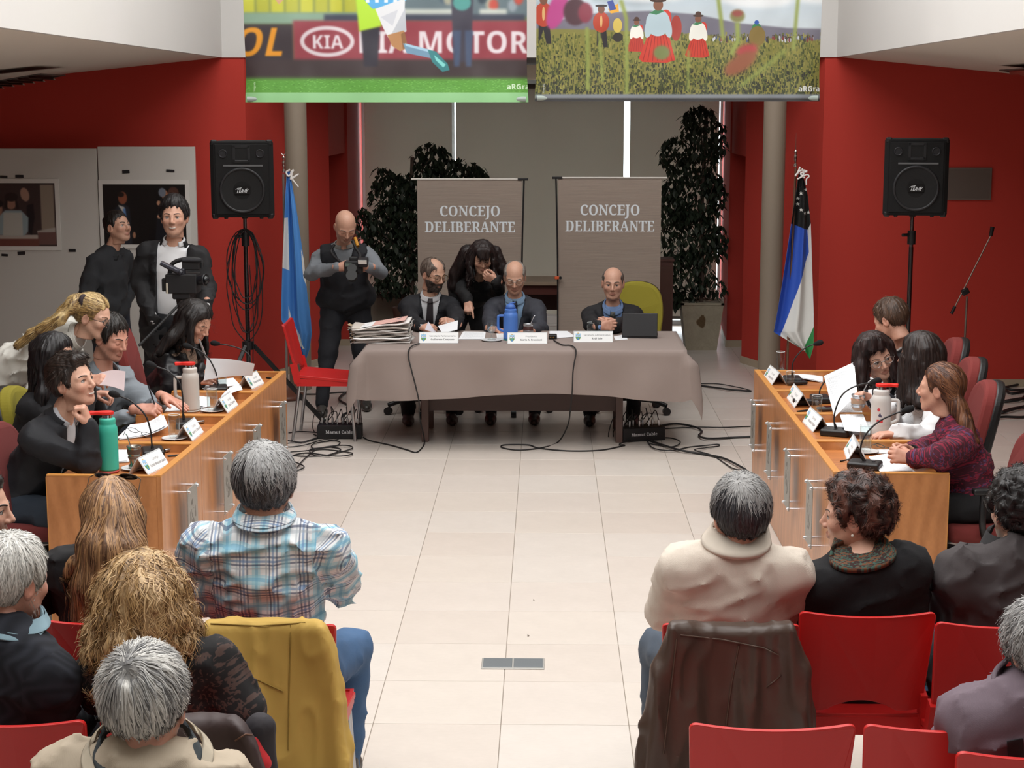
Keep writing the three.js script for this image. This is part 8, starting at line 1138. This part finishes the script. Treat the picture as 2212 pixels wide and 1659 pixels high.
{ // A7 blonde waves
  const p = person('woman with thick wavy blonde hair in a black lace top', { f: 1, head: [308, 1290, 4.45], yaw: 184, pitch: -4, body: 186, nb: [330, 1385, 4.4], hip: up3([372, 1560, 4.55], 0.52), back: true, skin: '#c69078', b: 1.05, hw: 0.16, eL: [222, 1500, 4.5], wL: up3([270, 1520, 4.9], 0.7), eR: [528, 1530, 4.42], wR: up3([420, 1520, 4.85], 0.7) });
  const lt = dataTex(128, 128, (u, v) => { const n = tn(u, v, 18, 81), m = tn(u, v, 40, 82); return n > 0.58 && m > 0.42 ? [72, 54, 48] : [16, 15, 17]; }); lt.repeat.set(6, 6);
  garment(p, 'lace_top', ['torso', 'arms', 'hips'], 0.016, M('#ffffff', 0.85, { map: lt }), { wr: 0.005, uv: 1, cell: 0.0115, cut: (d, x, y, z) => smax(d, y - 0.03, 0.02) }); trousers(p, '#1c1c20');
  hair(p, { c: '#7d5f3e', c2: '#c29c68', c3: '#d8b88a', zone: streak(40), t: 0.026, top: 0.9, amp: 0.006, fr: 0.8, jk: 0.03, curls: { n: 40, len: 0.19, r: 0.019, amp: 0.02, k: 4.5, out: 0.05, a0: 0.5 }, locks: [[[300, 1290, 4.34], [298, 1340, 4.33], [300, 1380, 4.34], 0.06, 0.03], [[330, 1300, 4.33], [345, 1350, 4.33], [352, 1390, 4.34], 0.05, 0.025]], n: 5200, len: 0.12, steps: 10, wave: 1.0, lift: 0.02, w: 0.0017, flow: (q, gl) => q.clone().sub(V(0.02, 0.11, 0)).normalize().multiplyScalar(0.6).add(gl) });
}
{ // A8 grey man in front
  const p = person('grey-haired man with a thinning crown in a beige and grey jacket', { head: [312, 1518, 3.52], yaw: 184, pitch: -10, body: 182, nb: [316, 1632, 3.46], hip: up3([320, 1700, 3.65], 0.52), back: true, skin: '#c98a76', b: 1.15, hs: 1.04 });
  garment(p, 'beige_jacket', ['torso', 'arms', 'hips'], 0.03, cloth('#b5a793', 0.85), { wr: 0.007 }); collar(p, 'jacket_collar', cloth('#454c50', 0.9), { r0: 0.115, r1: 0.095, h: 0.06, gap: 0.4, th: 0.014, lift: 0.035, tilt: 0.02 }); collar(p, 'collar_edge', cloth('#c9bda8', 0.85), { r0: 0.14, r1: 0.12, h: 0.035, gap: 0.4, th: 0.012, lift: 0.03, tilt: 0.02 }); trousers(p, '#2a2c33');
  hair(p, { c: '#57575a', c2: '#c9c8c4', c3: '#dcdad4', zone: streak(60), t: 0.013, n: 5200, len: 0.055, steps: 8, w: 0.0011, lift: 0.006, crown: [0.02, 0.075, -0.09], bald: [0.015, 0.082, -0.122, 0.02, 0.026, 0.016], cell: 0.005 });
}
{ // A9 white-haired man
  const p = person('white-haired man in a navy sweater and pale blue collar holding a phone', { head: [28, 1252, 4.48], yaw: 146, pitch: -6, body: 150, nb: [10, 1352, 4.4], hip: up3([0, 1560, 4.5], 0.52), back: true, skin: '#b87260', b: 1.12, hw: 0.18, eR: [110, 1560, 4.4], wR: [165, 1560, 4.62], handR: { pose: 'grip', dir: [0.6, 0.25, -0.6], palm: [-0.5, 0.4, 0.2] }, wL: up3([-60, 1500, 4.9], 0.74) });
  const nt = dataTex(64, 64, (u, v) => { const w = Math.sin((u + 0.05 * Math.sin(v * 25)) * 50) * 10; return [24 + w, 27 + w, 36 + w]; }); nt.repeat.set(3, 3);
  garment(p, 'navy_sweater', ['torso', 'arms', 'hips'], 0.022, M('#ffffff', 0.95, { map: nt }), { wr: 0.005, uv: 1, cell: 0.0115 }); collar(p, 'shirt_collar', cloth('#7f9aa6', 0.8), { r0: 0.098, r1: 0.08, h: 0.065, gap: 0.3, fold: 0.02, lift: 0.036, back: -0.02 }); trousers(p, '#20222a');
  hair(p, { c: '#a9a8a4', c2: '#eceae4', t: 0.018, n: 4200, len: 0.08, steps: 9, w: 0.0013, wave: 0.25, lift: 0.004, crown: [-0.02, 0.1, -0.03], cell: 0.0055 });
  const h = p.wR.clone().add(V(0.06, 0.05, -0.03)), o = thing('mobile_phone', 'black phone in the hand of the white-haired man', 'phone', h); mesh('body', T(rbox(0.07, 0.012, 0.14, 0.005), 0, 0, 0, 0.5, 0.6), M('#15161a', 0.3), o); mesh('screen', T(rbox(0.062, 0.002, 0.12, 0.001, 0, 0.007, 0), 0, 0, 0, 0.5, 0.6), M('#2c4a66', 0.15), o);
}
{ // A10 profile
  const p = person('young man in a black jacket and mauve trousers seen in profile at the row\'s end', { head: [-45, 1098, 5.35], yaw: 92, pitch: -2, body: 175, nb: [-40, 1185, 5.35], hip: up3([-30, 1380, 5.45], 0.52), skin: '#bd8a70', stubble: 0.25, brow: '#1d1613', eR: [78, 1285, 5.45], wR: up3([60, 1360, 5.75], 0.66), wL: up3([-60, 1340, 5.85], 0.7), kR: up3([110, 1385, 5.75], 0.5), b: 1.05 });
  garment(p, 'black_jacket', ['torso', 'arms', 'hips'], 0.03, cloth('#141416', 0.85), { wr: 0.006 }); trousers(p, '#7b5560');
  hair(p, { c: '#17110f', c2: '#33261f', t: 0.02, curly: 0.3, amp: 0.005, n: 900, len: 0.03 });
}

// ------------------------------------------------------------------ jackets hung over chair backs
function drapedJacket(name, label, Z, rows, mat, o = {}) {           // rows: [y px, x left px, x right px] of the hanging cloth
  const R3 = rows.map(([y, a, b]) => { const A = W(a, y, Z), B = W(b, y, Z); return [A.y, A.x, B.x]; }), top = R3[0][0], bot = o.bottom ?? 0.16, c0 = V((R3[0][1] + R3[0][2]) / 2, 0, -Z), t = thing(name, label, 'jacket', c0);
  const last = R3[R3.length - 1]; R3.push([bot, last[1] - 0.015, last[2] + 0.015]);
  const at = (y) => { let i = 0; while (i < R3.length - 2 && y < R3[i + 1][0]) i++; const k = clamp((R3[i][0] - y) / (R3[i][0] - R3[i + 1][0]), 0, 1); return [mix(R3[i][1], R3[i + 1][1], k), mix(R3[i][2], R3[i + 1][2], k)]; };
  const F5 = new Field(); for (const sl of o.sleeves ?? []) { const p = sl.map(([x, y, dz]) => W(x, y, Z - dz)); for (let i = 0; i < p.length - 1; i++) F5.cap(p[i], p[i + 1], 0.04 - i * 0.003, 0.038 - i * 0.003, 0.02); }
  const sag = o.sag ?? 0.02, f = (x, y, z) => {
    const [a, b] = at(y), xc = (a + b) / 2, hw = (b - a) / 2, u = (x - xc) / hw, yt = top - sag * (1 - u * u), zz = -Z - 0.045 + 0.12 * (top - y) * 0.35, lowT = 0.04 + 0.03 * sstep(0.1, 0.5, top - y);
    const qx = Math.abs(x - xc) - hw + 0.03, qy = y - yt + 0.03, qz = Math.abs(z - zz - 0.06 * u * u) - lowT + 0.028; let d = lenc(Math.max(qx, 0), Math.max(qy, 0), Math.max(qz, 0)) + Math.min(Math.max(qx, qy, qz), 0) - 0.03;
    if (F5.p.length) d = smin(d, F5.d(x, y, z), 0.015);
    if (Math.abs(d) < 0.12) { const s = sstep(0.02, 0.3, top - y), n = 1 - Math.abs(noise3(x * 13 + 3, y * 2.6 + x * 3, 2.1)), m = 1 - Math.abs(noise3(x * 21, y * 6, z * 12 + 5)); d -= (o.fold ?? 0.02) * s * (n * n * n - 0.4) + (o.fold ?? 0.02) * 0.35 * (m * m * m - 0.4); }
    return smax(d, bot - y, 0.01);
  };
  const lo = V(Math.min(...R3.map((r) => r[1])) - 0.12, bot - 0.03, -Z - 0.22), hi = V(Math.max(...R3.map((r) => r[2])) + 0.12, top + 0.06, -Z + 0.3);
  const g = uvBy(netMesh(f, lo, hi, 0.0095), (x, y, z) => [x, y]); mesh('shell', g.translate(-c0.x, 0, -c0.z), mat, t);
  const surf = (px, py) => { const q = W(px, py, Z - 0.25), d = q.clone().sub(camera.position).normalize(); let n = 0; while (f(q.x, q.y, q.z) > 0 && n++ < 300) q.addScaledVector(d, 0.003); return q.addScaledVector(d, -0.003).sub(c0); };
  for (const s of o.seams ?? []) { const pts = []; for (let i = 0; i < s.length - 1; i++) for (let k = 0; k < 5; k++) pts.push(surf(mix(s[i][0], s[i + 1][0], k / 5), mix(s[i][1], s[i + 1][1], k / 5))); mesh('seam', tube(pts, o.sr ?? 0.0022, pts.length * 2, 5), o.seamMat, t); }
  return t;
}
drapedJacket('yellow_jacket', 'mustard yellow jacket hung over the chair of the plaid-shirted man', 4.95, [[1336, 436, 702], [1420, 445, 726], [1500, 460, 742], [1659, 490, 758]], M('#c2a050', 0.75), { sag: 0.012, fold: 0.024, sleeves: [[[692, 1385, -0.01], [718, 1480, 0.0], [732, 1600, 0.01], [736, 1700, 0.01]]], seamMat: M('#8f7430', 0.8), seams: [[[520, 1458], [560, 1470], [625, 1500]], [[628, 1350], [624, 1500], [622, 1650]], [[455, 1347], [560, 1352], [685, 1343]], [[552, 1490], [556, 1580], [560, 1655]]] });
drapedJacket('leather_jacket', 'dark brown leather jacket hung over the chair of the cream-sweatered man', 4.99, [[1333, 1440, 1714], [1420, 1432, 1732], [1520, 1408, 1746], [1659, 1384, 1756]], M('#46372f', 0.42), { sag: 0.035, fold: 0.026, sleeves: [[[1458, 1390, 0.0], [1436, 1450, 0.01], [1412, 1560, 0.02], [1398, 1680, 0.02]], [[1702, 1395, 0.0], [1724, 1450, 0.01], [1738, 1540, 0.01], [1744, 1640, 0.01]]], seamMat: M('#4d3b30', 0.5), sr: 0.0028, seams: [[[1470, 1372], [1560, 1382], [1650, 1400], [1690, 1420]], [[1596, 1395], [1580, 1480], [1564, 1600], [1560, 1655]], [[1462, 1380], [1446, 1520], [1430, 1655]], [[1655, 1485], [1675, 1470], [1690, 1455]]] });
drapedJacket('brown_jacket', 'dark brown coat hung over the chair of the blonde woman', 4.05, [[1546, 330, 522], [1600, 330, 556], [1659, 330, 574]], M('#3a2c2c', 0.6), { sag: 0.012, fold: 0.01, bottom: 0.3, seamMat: M('#6a4a3a', 0.6), seams: [[[508, 1600], [530, 1586], [548, 1588]]] });
{ // backpack hanging beside the blonde woman's chair
  const Z = 4.1, c = W(576, 1605, Z), o = thing('backpack', 'dark backpack with a bright red lining beside the brown coat', 'bag', V(c.x, c.y - 0.16, c.z)), f = new Field();
  f.cap(V(-0.03, 0.0, -0.02), V(-0.02, 0.03, -0.02), 0.04, 0.035, 0.03).cap(V(-0.02, 0.03, -0.02), V(-0.02, -0.16, -0.02), 0.035, 0.05, 0.03); const [lo, hi] = f.bounds(0.02);
  mesh('bag_shell', netMesh((x, y, z) => f.d(x, y, z) - 0.005 * noise3(x * 20, y * 20, z * 20), lo, hi, 0.009).translate(0, 0.16, 0), M('#2a272c', 0.8), o); const g = new Field(); g.cap(V(-0.03, 0.01, 0.012), V(-0.012, -0.05, 0.016), 0.02, 0.026, 0.02); const [l2, h2] = g.bounds(0.02);
  mesh('lining', netMesh((x, y, z) => g.d(x, y, z) - 0.006 * noise3(x * 26, y * 26, z * 26), l2, h2, 0.007).translate(0, 0.16, 0), M('#c42a30', 0.7), o, 'bright red lining');
}

scene.traverse((o) => { if (o.isMesh) { o.castShadow = true; o.receiveShadow = true; } if (o.isLight) o.castShadow = o.type !== 'RectAreaLight'; });
renderer.render(scene, camera);
